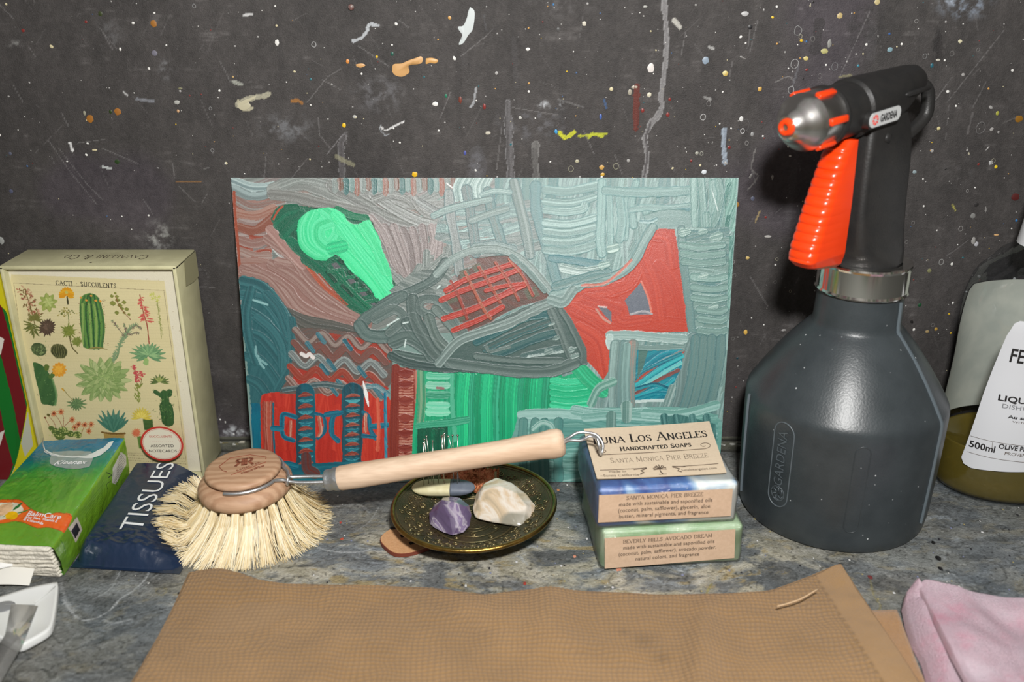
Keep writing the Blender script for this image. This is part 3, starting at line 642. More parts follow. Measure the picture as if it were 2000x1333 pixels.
def PF(f, s, c, c2=None, **k): return pc.fill(pts(s, f), c, c2, **k)
def PH(f, s, deg, w, ln, cols, **k): pc.hatch(pts(s, f), math.radians(deg), w / 2.185 * U, ln / 2.185 * U, cols, **k)
GT = (116, 148, 144); GTl = (168, 196, 192); GTd = (70, 118, 122); GG = (118, 126, 122); GGl = (152, 160, 156); MV = (132, 122, 120); RU = (152, 72, 54); BR = (148, 108, 98); WT = (205, 222, 218)
TE = (38, 92, 98); TEl = (70, 128, 132); RD = (186, 58, 38); RDl = (206, 84, 60); GRN = (8, 110, 80); GRNd = (6, 84, 62); MNT = (52, 222, 148); MNTl = (96, 236, 172); KG = (10, 168, 116); KGl = (40, 198, 140); DG = (76, 98, 94); DGl = (112, 130, 126); BT = (0, 96, 120); BTl = (20, 150, 165)
# ground layers
PH(R, '-20,10 1110,10 1090,1333 -20,1333', 80, 34, 170, [(GT, GTl), (GT, GTd), ((124, 150, 148), GTl)], mix=.55)
PH(L, '10,10 1150,10 1150,700 10,700', 20, 34, 160, [(MV, GGl), (GG, GGl), ((126, 130, 126), (150, 120, 110))])
# top left sweeps
PH(L, '20,60 250,60 260,260 200,330 190,480 60,500 20,480', 2, 34, 170, [(BR, (170, 150, 144)), ((150, 96, 80), BR), ((142, 118, 112), (176, 170, 168)), (RU, (160, 120, 110))], bend=.22)
for s, c, c2 in (('30,50 120,80 240,70', (128, 150, 152), WT), ('35,85 120,118 240,92', (120, 136, 136), (176, 196, 196)), ('40,130 120,165 240,140', (140, 112, 104), (150, 170, 170)), ('45,190 130,200 205,170', (150, 100, 84), (172, 150, 140)), ('45,245 130,262 215,200', (140, 86, 70), (160, 130, 120)), ('50,300 120,320 190,300', (146, 112, 104), (170, 160, 155)), ('60,350 120,372 180,372', (150, 118, 108), (170, 160, 155)), ('60,400 130,398 200,410', (140, 90, 76), (165, 150, 145))):
    PS(L, s, 38, c, c2)
PS(L, '38,100 42,200 55,330 62,430', 12, (160, 80, 56), RU); PS(L, '180,265 200,330 250,380 320,400', 16, (160, 150, 148), WT); PS(L, '150,420 190,450 240,470', 18, (190, 196, 194), WT, th=.05)
# mauve diagonal wedge
wedge = '70,420 190,400 330,400 420,520 600,620 625,640 600,700 440,660 300,620 240,560 150,470 70,455'
PF(L, wedge, (146, 110, 102), (160, 130, 122), ang=-.6, freq=16, wob=.1)
for a in ('80,430 200,480 300,570 420,640', '120,430 250,500 340,600 520,670', '200,410 300,470 420,580 600,650', '230,400 340,430 470,560 620,640', '180,300 290,380 370,480 520,590', '90,450 180,480 260,580'):
    PS(L, a, 46, (146, 112, 104), (168, 146, 138), mix=.7, nb=10)
PS(L, '190,260 300,380 330,410', 40, (158, 120, 112), (186, 160, 152)); PS(L, '340,400 420,500 510,570', 20, (176, 84, 54), (150, 104, 94))
# dark wedge under
PF(L, '262,590 330,620 450,650 570,690 620,720 700,735 560,720 430,700 330,690 300,660', (82, 84, 78), (100, 98, 90), ang=-.3, freq=14)
for a in ('265,605 340,640 470,665 640,715', '285,630 360,670 480,690 660,730'): PS(L, a, 30, (80, 84, 80), (110, 106, 100))
# upper grey sweeps
for a, w, c, c2 in (('205,90 300,60 420,90 560,170 650,195', 60, (126, 132, 128), (158, 164, 160)), ('200,110 300,120 420,150 600,190', 46, (120, 122, 118), (156, 160, 156)), ('245,70 330,45 480,75 600,110 650,100', 40, (128, 136, 132), (170, 178, 174)),
                    ('450,70 560,110 700,120 800,150 940,165', 50, (124, 128, 124), (164, 170, 168)), ('460,80 600,150 680,200 780,230 860,245', 46, (116, 120, 116), (150, 156, 152)), ('630,110 720,170 820,220 900,240', 46, (120, 124, 120), (166, 172, 170)),
                    ('630,200 700,240 790,262 900,250', 34, (122, 118, 116), (156, 160, 158)), ('640,130 700,110 760,120 820,160', 34, (116, 120, 116), (170, 176, 172)), ('810,130 850,180 920,210', 44, (124, 128, 124), (180, 184, 182)), ('830,140 900,180 960,190', 34, (120, 126, 124), (170, 180, 178))):
    PS(L, a, w, c, c2, nb=11, mix=.75)
for x in range(465, 1000, 24):
    c = [(118, 80, 64), (60, 110, 108), (120, 150, 146), (150, 92, 74), (128, 140, 136)][(x // 24) % 5]
    PS(L, f'{x},32 {x+4},70 {x+2},{92+(x*7)%30}', 24, c, (140, 150, 146), mix=.6, taper=.2)
for x in range(990, 1136, 22): PS(L, f'{x+10},40 {x-8},80 {x-2},130', 22, (128, 156, 152), WT, mix=.7)
# mauve-grey vertical fans right of the green figure
for a in ('640,230 690,300 720,400 770,450', '680,250 720,340 760,440', '720,250 750,330 790,440', '760,262 790,340 800,440', '800,262 820,340 830,430', '840,250 852,330 848,420', '880,250 890,300 880,350', '905,250 915,320 905,400', '620,210 660,260 690,320'):
    PS(L, a, 34, (130, 120, 118), (170, 160, 158), mix=.75, nb=9)
for a in ('940,240 960,330 940,400', '860,360 860,420 880,450', '930,380 860,440 810,480', '960,420 900,480 830,540', '700,440 760,500 770,560', '830,420 790,490 740,520'):
    PS(L, a, 34, (112, 124, 120), (156, 164, 160), mix=.75, nb=9)
# grey-teal vertical strokes on top middle
PH(R, '-180,180 300,120 300,330 100,400 -120,330 -200,300', 10, 26, 120, [((112, 130, 128), GGl), ((120, 148, 146), GTl)], mix=.7)
for f, a, w, c, c2 in ((L, '955,105 962,200 985,320 1000,440', 44, (118, 128, 126), (160, 170, 168)), (L, '1030,90 1045,180 1062,280 1070,360', 44, (120, 134, 132), (90, 130, 130)), (R, '28,95 50,200 80,290 92,345', 44, (120, 140, 136), (84, 130, 132)), (R, '140,60 165,160 190,260 208,365', 46, (112, 134, 130), (160, 172, 170)), (L, '890,200 960,170 1080,140 1130,130', 30, (124, 146, 142), (150, 180, 176)),
                       (R, '232,75 235,180 270,300 300,400 320,470', 46, (124, 150, 146), (90, 136, 140)), (R, '-40,220 40,190 110,170', 30, (124, 146, 142), (160, 180, 176)), (R, '-30,330 60,320 140,340', 26, (116, 140, 138), (170, 186, 184)), (R, '5,110 60,95 120,100', 26, (126, 156, 152), (190, 210, 206))):
    PS(f, a, w, c, c2, nb=9, ec=(64, 104, 110))
for y0, x1 in ((75, 500), (125, 480), (160, 440), (215, 480), (250, 490), (290, 470), (330, 480)):
    PS(R, f'275,{y0+15} 360,{y0+22} 430,{y0+10} {x1},{y0-5}', 38, (126, 158, 154), (176, 204, 200), ec=(88, 132, 134), mix=.7, nb=9)
PS(R, '300,380 400,392 520,410', 34, (112, 148, 148), (70, 124, 132), ec=(50, 110, 120)); PS(R, '350,425 430,440 500,430', 36, (130, 156, 152), WT, mix=.8)
for a, w in (('515,60 512,180 508,300 515,360', 40), ('545,110 550,230 552,345', 26), ('620,110 622,200 616,295', 22), ('590,130 600,220 590,300', 36), ('660,60 640,150 650,240', 34), ('700,180 720,240 740,230', 30)):
    PS(R, a, w, (122, 158, 154), (150, 184, 180), ec=(72, 124, 126), nb=8)
PS(R, '530,92 650,100 780,98 890,92', 42, (122, 158, 154), (172, 200, 196), ec=(70, 122, 124), nb=9); PS(R, '640,175 700,165 800,168 890,158', 28, (124, 158, 154), (166, 196, 192), ec=(70, 122, 124)); PS(R, '750,188 810,180 890,172', 14, (100, 146, 148), (60, 116, 122))
PF(R, '690,200 780,175 890,185 895,270 820,250 740,255', (118, 150, 146), (136, 166, 162), ang=.1, freq=9)
PS(R, '680,225 720,225 745,215', 16, (96, 140, 142), WT)
for a in ('905,50 908,150 912,240', '935,40 945,150 948,250', '985,60 990,120 985,180', '1010,50 1020,120 1000,210 975,255', '1060,110 1040,220 1030,300', '960,200 965,260 975,300'):
    PS(R, a, 34, (120, 156, 150), (150, 182, 176), ec=(80, 128, 126), mix=.7)
PH(R, '1040,40 1095,40 1060,600 1040,600', 82, 26, 120, [((110, 156, 146), (160, 200, 190)), ((60, 120, 110), GTl)])
# teal blob lower left
tb = PF(L, '58,462 110,462 180,490 240,560 285,630 305,700 300,800 285,880 225,960 160,1010 130,1040 115,1060 100,900 80,700', (42, 94, 100), (58, 112, 116), ang=1.2, freq=10, wob=.06)
for a in ('80,480 150,500 210,560 260,640', '75,540 160,560 230,640 280,740', '80,600 150,640 230,720 285,800', '85,700 150,720 220,800 270,880', '95,800 150,820 200,880 230,930', '105,900 140,920 170,960 180,990', '140,640 200,690 240,760 250,860', '110,520 90,620 100,720 130,820', '180,540 230,600 270,700', '280,650 290,740 280,840 230,940'):
    PS(L, a, 46, (42, 92, 98), (66, 124, 128), mix=.6, nb=9, ridge=.5)
for a in ('140,800 150,830 165,850', '120,560 180,580', '130,760 135,800 175,835'): PS(L, a, 10, (120, 170, 172), (150, 190, 190))
PF(L, '112,1000 150,1010 160,1100 158,1200 150,1260 125,1240 112,1100', BT, (0, 120, 140), ang=1.5, freq=9)
# lower left: red with blue
red = '150,990 170,960 300,950 500,955 690,965 700,1100 700,1250 400,1260 230,1290 160,1240'
PF(L, red, (186, 52, 38), (200, 70, 52), ang=.2, freq=7, h=.01)
PH(L, red, 88, 40, 120, [((188, 50, 36), (204, 76, 56)), ((178, 44, 34), (196, 60, 46))], mix=.5, th=.012, ridge=.2)
for x, c in ((165, (150, 62, 50)), (182, (176, 84, 66)), (198, (140, 56, 48))): PS(L, f'{x},1000 {x+2},1100 {x+12},1240', 18, c, (190, 140, 120), mix=.8, nb=5)
PS(L, '205,1000 205,1100 212,1250', 8, (30, 100, 116), BT)
# zigzag field
PF(L, '265,900 300,760 300,700 345,680 560,700 700,740 712,800 705,920 640,940 560,960 420,960 250,960 235,950', (96, 88, 84), (120, 84, 74), ang=.4, freq=12)
PF(L, '440,700 560,720 700,745 700,830 600,800 500,760', (150, 58, 44), (170, 66, 50), ang=.6, freq=10); PF(L, '300,850 420,880 560,900 690,930 660,950 480,930 300,930', (170, 52, 40), (150, 60, 48), freq=9)
for k, (c, c2) in enumerate((((108, 84, 78), (160, 150, 142)), ((140, 64, 52), (108, 84, 78)), ((96, 104, 104), (150, 160, 158)), ((150, 62, 48), (170, 120, 104)), ((116, 84, 76), (166, 150, 142)))):
    y = 690 + k * 52; x0 = 300 - k * 8
    a = []; x = x0; up = True
    while x < 700: a.append(f'{x},{y + (0 if up else 46) + (x - 300) * .10:.0f}'); x += 56; up = not up
    PS(L, ' '.join(a), 30, c, c2, mix=.85, nb=8, th=.04)
for x, y in ((350, 745), (395, 705), (440, 820), (510, 735), (570, 850), (480, 905), (410, 840), (640, 940), (450, 930)): PS(L, f'{x},{y} {x+26},{y+34}', 20, (40, 100, 116), (120, 150, 154), mix=.7)
PS(L, '325,790 345,800 360,792 375,806', 16, (232, 226, 222), (205, 200, 200), th=.07); PS(L, '250,945 340,930 420,920 500,930', 26, (60, 86, 90), (140, 150, 150), mix=.7); PS(L, '610,930 650,930 690,960', 24, (50, 110, 124), (170, 180, 180), mix=.8)
# twisted columns
def column(xa, ya, xb, yb, w):
    PS(L, f'{xa},{ya} {(xa+xb)/2},{(ya+yb)/2} {xb},{yb}', w + 16, (34, 70, 82), (20, 96, 112), mix=.8)
    n = 7
    for i in range(n):
        t = (i + .5) / n; x = xa + (xb - xa) * t; y = ya + (yb - ya) * t; h = (yb - ya) / n
        PS(L, f'{x-w*.42},{y-h*.1} {x},{y-h*.34} {x+w*.42},{y-h*.24}', h * .44, (132, 56, 46), (176, 110, 92), mix=.7, taper=.45, th=.05)
        PS(L, f'{x-w*.42},{y+h*.2} {x},{y+h*.34} {x+w*.42},{y+h*.14}', h * .42, (20, 104, 124), (90, 176, 180), mix=.8, taper=.4, th=.05)
column(342, 955, 345, 1290, 76); column(545, 960, 540, 1250, 76)
for a, w in (('300,1060 250,1048 242,1080 248,1140 290,1160', 22), ('240,1110 205,1108', 26), ('385,1045 420,1060 425,1120 395,1150', 16), ('495,1040 460,1060 455,1130 480,1160', 24), ('430,1050 480,1040', 24), ('590,1040 612,1060 618,1110 640,1150', 20), ('590,1140 640,1145', 20), ('630,1100 690,1095', 24)):
    PS(L, a, w, (14, 92, 118), (40, 132, 150), mix=.7, nb=6)
for a in ('280,1080 278,1140', '400,1060 408,1120 398,1140', '600,1050 598,1120'): PS(L, a, 14, (180, 100, 80), (210, 170, 150), mix=.9, nb=4)
PS(L, '650,985 655,1100 650,1200', 16, (206, 90, 66), (214, 120, 96)); PS(L, '682,960 684,1100 686,1240', 14, (14, 110, 140), (120, 180, 190), mix=.8)
PF(L, '150,1240 300,1262 520,1250 720,1262 700,1333 150,1333', (12, 92, 110), (40, 130, 140), freq=9)
PS(L, '345,1230 350,1280 380,1300', 50, (110, 50, 44), (60, 80, 90)); PS(L, '155,1262 260,1262 300,1270', 30, (10, 96, 120), (60, 150, 160))
# brick coloured pillar with leaf marks
PF(L, '712,840 760,850 815,860 822,1000 818,1240 700,1240 705,1000', (136, 52, 40), (146, 66, 52), ang=1.5, freq=12)
PS(L, '728,850 726,1000 722,1240', 40, (126, 46, 36), (140, 60, 46), nb=9); PS(L, '812,870 816,1000 812,1240', 16, (160, 88, 74), (200, 150, 132), mix=.8)
for y in range(885, 1240, 12): PS(L, f'745,{y} 775,{y+2} 800,{y}', 8, (176, 104, 88), (200, 156, 138), mix=.8, th=.01)
for y in (870, 915, 985, 1060, 1125, 1190): PS(L, f'732,{y} 765,{y+6} 804,{y-2}', 44, (128, 46, 38), (150, 76, 62), taper=.5, th=.05)
# green curtain
curt = '822,860 870,850 1000,855 1136,850 1136,1333 818,1333'
PF(L, curt, (14, 158, 110), (50, 190, 140), ang=1.5, freq=8)
PF(R, '-20,855 200,880 330,890 430,870 540,920 470,1000 400,1050 300,1060 290,1333 -20,1333', (12, 164, 114), (44, 196, 140), ang=1.5, freq=8)
for x in range(-150, 330, 26):
    c, c2 = [(KG, KGl), ((20, 176, 124), MNT), ((24, 150, 110), (70, 190, 150)), ((10, 142, 100), KG)][(x // 26) % 4]
    PS(R, f'{x+12},885 {x+4},1000 {x+6},1150 {x},1300', 30, c, c2, mix=.7, nb=8, ridge=.9)
for y in range(905, 1050, 26): PS(R, f'305,{y} 370,{y+8} 450,{y-2}', 30, (30, 186, 132), (90, 220, 170), mix=.7)
PS(R, '415,850 460,900 520,950', 66, (30, 170, 120), (70, 205, 155), nb=10)
PS(L, '835,870 838,1000 832,1080', 34, (60, 150, 112), (150, 170, 140), mix=.8); PS(L, '958,865 962,1000 975,1150', 36, (24, 156, 112), (110, 190, 160), mix=.7)
for y, c in ((885, (80, 190, 150)), (925, (120, 200, 170)), (965, (30, 140, 104)), (1010, (110, 214, 176)), (1040, (120, 222, 182))): PS(L, f'870,{y} 910,{y+2} 945,{y}', 32, c, (180, 220, 200), mix=.5)
PS(L, '905,935 930,938', 12, (150, 110, 110)); PS(L, '822,1100 880,1092 950,1085 1030,1072', 34, (34, 150, 112), (110, 190, 160), nb=9)
PF(L, '820,1110 950,1100 950,1240 818,1260', (12, 96, 70), (8, 70, 54), ang=1.5, freq=10)
for x in (850, 890, 925): PS(L, f'{x},1120 {x-5},1240', 22, (10, 90, 66), (30, 140, 100))
PS(R, '300,1060 295,1333', 40, (10, 160, 112), (30, 190, 140))
# green figure, upper left
PF(L, '205,215 215,185 240,160 300,155 385,166 480,170 600,205 640,260 640,380 720,480 735,540 665,585 612,622 540,570 450,500 400,440 345,400 310,365 240,290', GRNd, (16, 120, 88), ang=-.7, freq=8, wob=.04)
for a in ('215,215 245,180 300,170', '225,240 270,200 320,190', '250,280 290,230 320,200', '280,310 320,350 400,410 480,500', '345,385 430,450 520,560 610,615', '500,500 560,560 620,610', '310,340 360,360 420,400'): PS(L, a, 44, (8, 98, 72), (14, 116, 86), mix=.5, th=.015)
PS(L, '480,175 540,200 600,210', 30, (10, 120, 84), GRN)
mint = '390,172 450,166 500,190 525,225 560,238 612,218 632,250 660,300 670,345 705,430 718,510 735,535 668,580 625,520 590,480 530,430 480,368 445,392 380,385 325,345 308,290 312,225 350,185'
PF(L, mint, MNT, MNTl, ang=-.9, freq=6, h=.02, wob=.05)
cl = np.zeros(pc.X.shape, bool); _s, _m = pc.polymask(catmull(pts(mint, L) + [pts(mint, L)[0]], 4)); cl[_s] = _m
for a, c, c2 in (('345,200 325,250 330,310 380,360 440,370', (60, 214, 146), (130, 236, 186)), ('380,200 360,250 370,310 420,345', (56, 218, 148), (120, 236, 182)), ('430,190 480,230 480,290 440,330 400,300 400,250 440,230', (54, 210, 142), (110, 232, 178)), ('480,200 530,260 590,330 650,400', MNT, (90, 232, 170)), ('500,260 560,340 640,440 700,520', (62, 224, 154), (110, 238, 182)), ('470,330 560,420 640,520 670,570', MNT, (100, 236, 176)), ('590,240 640,320 690,430', (60, 220, 150), (120, 238, 186)), ('460,340 500,330', (30, 190, 130), MNT)):
    PS(L, a, 58, c, c2, mix=.6, nb=9, th=.025, ridge=.5, clip=cl)
for a in ('470,375 500,400', '530,440 560,470', '590,500 615,530', '640,560 660,580', '435,440 470,480', '500,500 540,540'): PS(L, a, 16, (6, 70, 52))
for q in ('450,405 475,400 495,425 470,430', '515,465 540,460 560,485 535,492', '568,520 590,515 610,538 585,545', '615,562 632,560 645,580 628,585'): PF(L, q, (98, 100, 104), (84, 86, 90), freq=20, smooth=False)
for a in ('425,410 450,385 480,380', '440,440 500,430', '490,470 550,460', '550,520 600,515', '600,570 650,560', '500,440 510,470', '560,490 560,520', '470,440 560,540 625,600'): PS(L, a, 15, (8, 104, 74), (14, 130, 94), th=.03)
PS(L, '205,215 225,180 245,160', 8, (176, 78, 50)); PS(L, '400,450 480,540 520,580', 8, (150, 70, 44))
# central grey knot
PH(L, '700,520 800,440 960,420 980,540 900,560 760,600', -20, 36, 120, [((108, 122, 118), (150, 158, 154)), ((96, 112, 108), (140, 150, 146))], mix=.8)
for f, a, w, c, c2 in ((L, '940,400 890,470 800,520 700,560 600,640', 44, DG, DGl), (L, '760,540 680,590 600,640 575,680', 50, (84, 106, 102), DGl), (L, '575,670 610,710 700,715 780,680 800,640', 56, (80, 104, 100), (120, 138, 134)), (L, '640,640 720,600 760,640 700,700', 44, (90, 110, 106), (140, 152, 148)), (L, '780,660 830,720 900,760 960,820 900,825 800,815 730,800', 56, (76, 98, 94), DGl),
                    (L, '720,740 780,720 850,760 880,800', 60, (78, 100, 96), DGl), (L, '800,560 810,640 850,720 900,790 960,815 1010,780 1030,720 1000,660 950,600', 60, (82, 102, 98), (118, 134, 130)), (L, '950,600 900,560 840,560 830,600 870,620 920,600', 40, (86, 106, 102), (126, 142, 138)), (L, '870,640 900,720 950,770 990,740', 50, (84, 104, 98), (120, 136, 132)), (L, '900,600 960,660 1000,720', 46, (88, 106, 100), (124, 140, 136)),
                    (L, '710,800 780,830 900,850 1000,850 1136,855', 40, (62, 84, 82), (90, 110, 106))):
    PS(f, a, w, c, c2, mix=.6, nb=9, th=.04, ec=(66, 88, 86))
for a in ('760,660 780,655', '770,730 765,760', '905,510 915,500', '740,640 690,670'): PS(L, a, 6, WT, th=.05)
# red plaid, centre
plaid = '960,570 985,470 1060,400 1136,375'
PF(L, '950,575 985,490 1000,450 1060,420 1136,385 1136,600 1110,690 1050,705 1000,640', (92, 66, 58), (120, 60, 48), ang=-.4, freq=8)
PF(R, '-20,385 60,372 120,372 170,390 200,430 250,490 285,530 270,560 160,590 60,640 -20,690', (90, 68, 60), (120, 62, 50), ang=-.4, freq=8)
for q in ('-95,440 -60,425 -40,470 -80,490', '-160,520 -110,505 -90,560 -140,580', '-40,420 -10,400 20,440 -10,470', '-120,610 -80,590 -60,630 -90,660', '180,520 230,500 250,540 200,560'): PF(R, q, (84, 86, 70), (100, 98, 80), freq=12, smooth=False)
for a, w in (('-170,560 -80,520 60,470 160,430', 24), ('-150,520 -60,470 60,430 150,400', 24), ('-160,640 -40,600 80,545 180,495', 26), ('-120,690 0,640 90,590', 24), ('20,520 100,500 180,490', 18)):
    PS(R, a, w, (168, 48, 36), (196, 80, 62), mix=.6, th=.05)
for a in ('-70,440 -30,520 10,600 40,640', '-10,420 40,500 80,570', '60,400 110,470 160,560', '120,385 180,460 220,540', '-130,480 -90,560 -60,640'): PS(R, a, 13, (150, 46, 36), (180, 120, 84), mix=.8, th=.04)
PS(R, '-190,450 -120,385 -20,345 100,350 190,400 260,480 310,540', 34, (118, 138, 134), (156, 172, 168), nb=9); PS(R, '130,375 200,440 270,520', 26, (110, 136, 132), (150, 170, 166), ec=(70, 110, 110))
# dark leaf body
PF(R, '-160,800 -60,700 60,660 180,610 290,590 350,600 395,680 450,770 458,820 400,850 300,885 160,880 0,860 -120,850', (66, 92, 88), (84, 106, 102), ang=-.2, freq=10, wob=.05)
lf = np.zeros(pc.X.shape, bool); _s, _m = pc.polymask(pts('-10,780 100,690 200,640 290,610 330,690 360,800 200,820 60,810', R)); lf[_s] = _m
for a, w, c, c2 in (('-20,740 80,690 180,640 280,620', 34, (26, 92, 96), (60, 104, 102)), ('20,770 120,720 220,680 300,650', 34, (70, 96, 92), (20, 104, 112)), ('50,805 150,760 250,720 320,700', 36, (40, 92, 94), (80, 110, 106)), ('180,800 260,780 350,760', 26, (60, 96, 94), (100, 120, 118)), ('20,760 40,780 120,760', 14, (100, 120, 116), DGl)):
    PS(R, a, w, c, c2, mix=.7, nb=8)
PS(R, '200,802 280,790 350,780', 10, (140, 160, 156), WT)
for a, w in (('-160,790 -60,715 60,665 200,600 300,560', 30), ('-140,830 0,850 160,868 300,865 400,830', 50), ('300,610 340,700 380,800', 40), ('350,600 400,690 440,780 440,820', 44), ('-20,800 100,815 220,820 340,820', 30)):
    PS(R, a, w, (80, 102, 98), (120, 136, 132), mix=.6, nb=9, ec=(56, 80, 78))
for x, y in ((300, 665), (315, 725), (400, 800), (395, 770), (290, 780)): PS(R, f'{x-9},{y+3} {x+9},{y-4}', 20, (100, 126, 122), (176, 192, 186), mix=.9, nb=8, edge=.6)
PS(R, '-180,830 -100,740 0,700 120,660 240,600 340,560 420,520', 40, (112, 132, 128), (160, 178, 174), nb=10, mix=.8)
# big red shape with holes
rb = '340,580 365,545 400,510 460,508 530,500 590,470 640,420 680,350 720,280 760,255 825,258 845,380 865,520 886,640 888,695 780,698 640,700 555,700 552,790 545,860 520,902 490,860 452,822 450,770 410,690 385,640'
PF(R, rb, (186, 62, 42), (194, 72, 50), ang=.5, freq=6, wob=.03, smooth=False)
rm = np.zeros(pc.X.shape, bool); _s, _m = pc.polymask(pts(rb, R)); rm[_s] = _m
for a in ('360,570 460,530 560,520', '400,600 480,640 540,680', '420,680 500,740 530,860', '560,520 640,480 700,330', '740,280 800,300 820,400', '760,420 820,500 860,640', '560,690 700,660 880,670', '700,400 740,500 760,620', '580,600 600,650 700,640', '460,560 520,580 580,600'):
    PS(R, a, 60, (186, 60, 40), (196, 80, 58), mix=.5, th=.012, ridge=.35, nb=10, clip=rm)
PF(R, '684,482 700,520 728,622 632,622 625,590 612,562 650,520', (104, 112, 124), (92, 100, 112), ang=1.2, freq=22, smooth=False); PS(R, '684,484 712,550 728,620', 8, (214, 120, 100)); PS(R, '640,622 690,610 728,620', 10, (150, 150, 156), (200, 190, 190))
PF(R, '500,590 535,594 556,612 556,656 530,630', (100, 108, 118), (92, 98, 108), freq=22, smooth=False); PS(R, '490,600 520,640 552,660', 8, (206, 130, 110), (150, 160, 160)); PS(R, '500,588 535,592', 7, (200, 180, 176))
PS(R, '310,540 400,510 470,470 560,460 640,410 700,300 730,250', 44, (118, 148, 144), (160, 186, 182), ec=(70, 120, 124), nb=9)
PS(R, '320,500 420,470 540,440', 40, (116, 146, 142), (84, 128, 130), nb=9, ec=(70, 120, 124)); PS(R, '430,498 520,490 580,450 640,390', 12, (206, 120, 104), (150, 170, 168), th=.02)
PS(R, '300,560 350,570 390,520', 46, (120, 146, 142), (156, 176, 172), nb=9)
# right border strokes
PH(R, '845,250 1060,250 1045,720 895,720 880,560', 5, 36, 150, [((118, 150, 144), GTl), ((112, 144, 140), GTd)], mix=.5)
PS(R, '852,255 862,400 885,560 900,690 940,735', 36, (116, 146, 142), (90, 132, 132), ec=(76, 110, 112), nb=9)
for y, x0 in ((325, 855), (362, 860), (395, 865), (460, 905), (505, 905), (550, 905), (600, 930), (640, 935), (690, 930)):
    PS(R, f'{x0},{y} {x0+80},{y+10} {1030 if x0<900 else 1040},{y}', 32, (118, 152, 146), (150, 184, 176), ec=(72, 116, 114), nb=8, th=.045)
PS(R, '905,720 890,740 860,850 850,960 820,1050', 50, (104, 132, 130), (140, 164, 162), nb=9, ec=(70, 110, 112))
for x in (905, 940, 975, 1015): PS(R, f'{x+8},725 {x},840 {x-30},980 {x-60},1060', 40, (108, 140, 136), (84, 126, 128), nb=9, ec=(66, 108, 112))
for x, y in ((945, 270), (1000, 290), (945, 460), (985, 590), (880, 1040), (930, 1030), (980, 1020), (560, 340), (525, 410), (870, 270)): PS(R, f'{x-10},{y+3} {x+12},{y-3}', 26, (122, 156, 150), (190, 212, 204), mix=.95, nb=9, th=.05, edge=.6)
# window with blue pane
PF(R, '655,770 860,770 855,850 820,920 790,985 650,992', (10, 120, 140), (40, 160, 170), ang=.5, freq=8, smooth=False)
for k, (a, c) in enumerate((('665,880 760,800 850,775', (20, 130, 150)), ('660,905 760,830 860,780', (176, 70, 56)), ('655,930 770,850 860,800', (50, 170, 176)), ('655,950 780,870 850,830', (120, 200, 196)), ('655,900 700,860 850,790', (20, 100, 120)), ('660,960 760,900 840,860', (130, 80, 76)), ('655,975 780,930 820,900', (20, 140, 156)), ('660,940 740,920 800,940', (0, 100, 120)), ('660,985 740,960 800,960', (10, 120, 140)))):
    PS(R, a, 17, c, (60, 180, 186), mix=.6, nb=4)
PF(R, '672,775 712,775 690,850 665,900', (70, 110, 104), (90, 130, 120), freq=12, smooth=False); PS(R, '655,995 720,990 790,990', 12, (190, 210, 206), WT)
PS(R, '550,712 650,712 760,722 865,728', 40, (140, 170, 166), (196, 214, 210), nb=10, mix=.8, th=.05); PS(R, '548,722 546,740 552,760', 30, (180, 204, 200), WT, th=.06); PS(R, '560,750 700,765 860,760', 22, (116, 146, 142), (150, 176, 172))
for x, c2 in ((565, (160, 190, 186)), (600, (100, 136, 136)), (640, (190, 130, 116))): PS(R, f'{x+8},750 {x},850 {x-5},960 {x-2},1010', 44, (118, 146, 142), c2, nb=9, mix=.7, ec=(90, 124, 124))
PS(R, '620,760 612,900 618,1040', 44, (112, 146, 142), (150, 184, 180), nb=9)
PS(R, '815,935 800,980 780,1040', 36, (112, 144, 140), (190, 206, 202), nb=8)
PS(R, '470,1000 500,940 560,910', 40, (96, 150, 136), (170, 200, 190), nb=8)
# pale teal lower zone
PF(R, '160,1040 420,1030 600,1020 1000,1050 1020,1333 160,1333', (104, 160, 150), (140, 186, 178), ang=.05, freq=7)
PH(R, '165,1040 1010,1050 1010,1333 165,1333', 2, 34, 220, [((104, 160, 150), (150, 196, 188)), ((90, 150, 142), (130, 180, 172)), ((110, 164, 156), (170, 206, 200))], mix=.7)
for a in ('170,1050 300,1045 430,1050', '400,1030 500,1045 700,1040', '450,1060 600,1050 900,1070', '700,1045 850,1050 1000,1010'): PS(R, a, 44, (116, 168, 158), (166, 202, 196), nb=10, mix=.8)
for x, y in ((555, 1075), (620, 1035)): PS(R, f'{x},{y-20} {x},{y+30}', 50, (100, 140, 132), (170, 196, 188), mix=.8)
for x in (180, 230, 270, 330): PS(R, f'{x},1080 {x-4},1180 {x},1320', 42, (100, 152, 144), (60, 120, 116), nb=8, mix=.6, ec=(60, 110, 108))
PS(R, '225,1110 260,1085 300,1100 305,1150', 26, (110, 166, 154), WT); PF(R, '765,1060 850,1050 1000,1090 1010,1333 900,1333', (60, 112, 108), (100, 150, 144), ang=1.4, freq=9)
for x in (780, 830, 900, 960): PS(R, f'{x},1060 {x+10},1130 {x+6},1200', 34, (56, 108, 106), (120, 166, 160), nb=7, mix=.7)
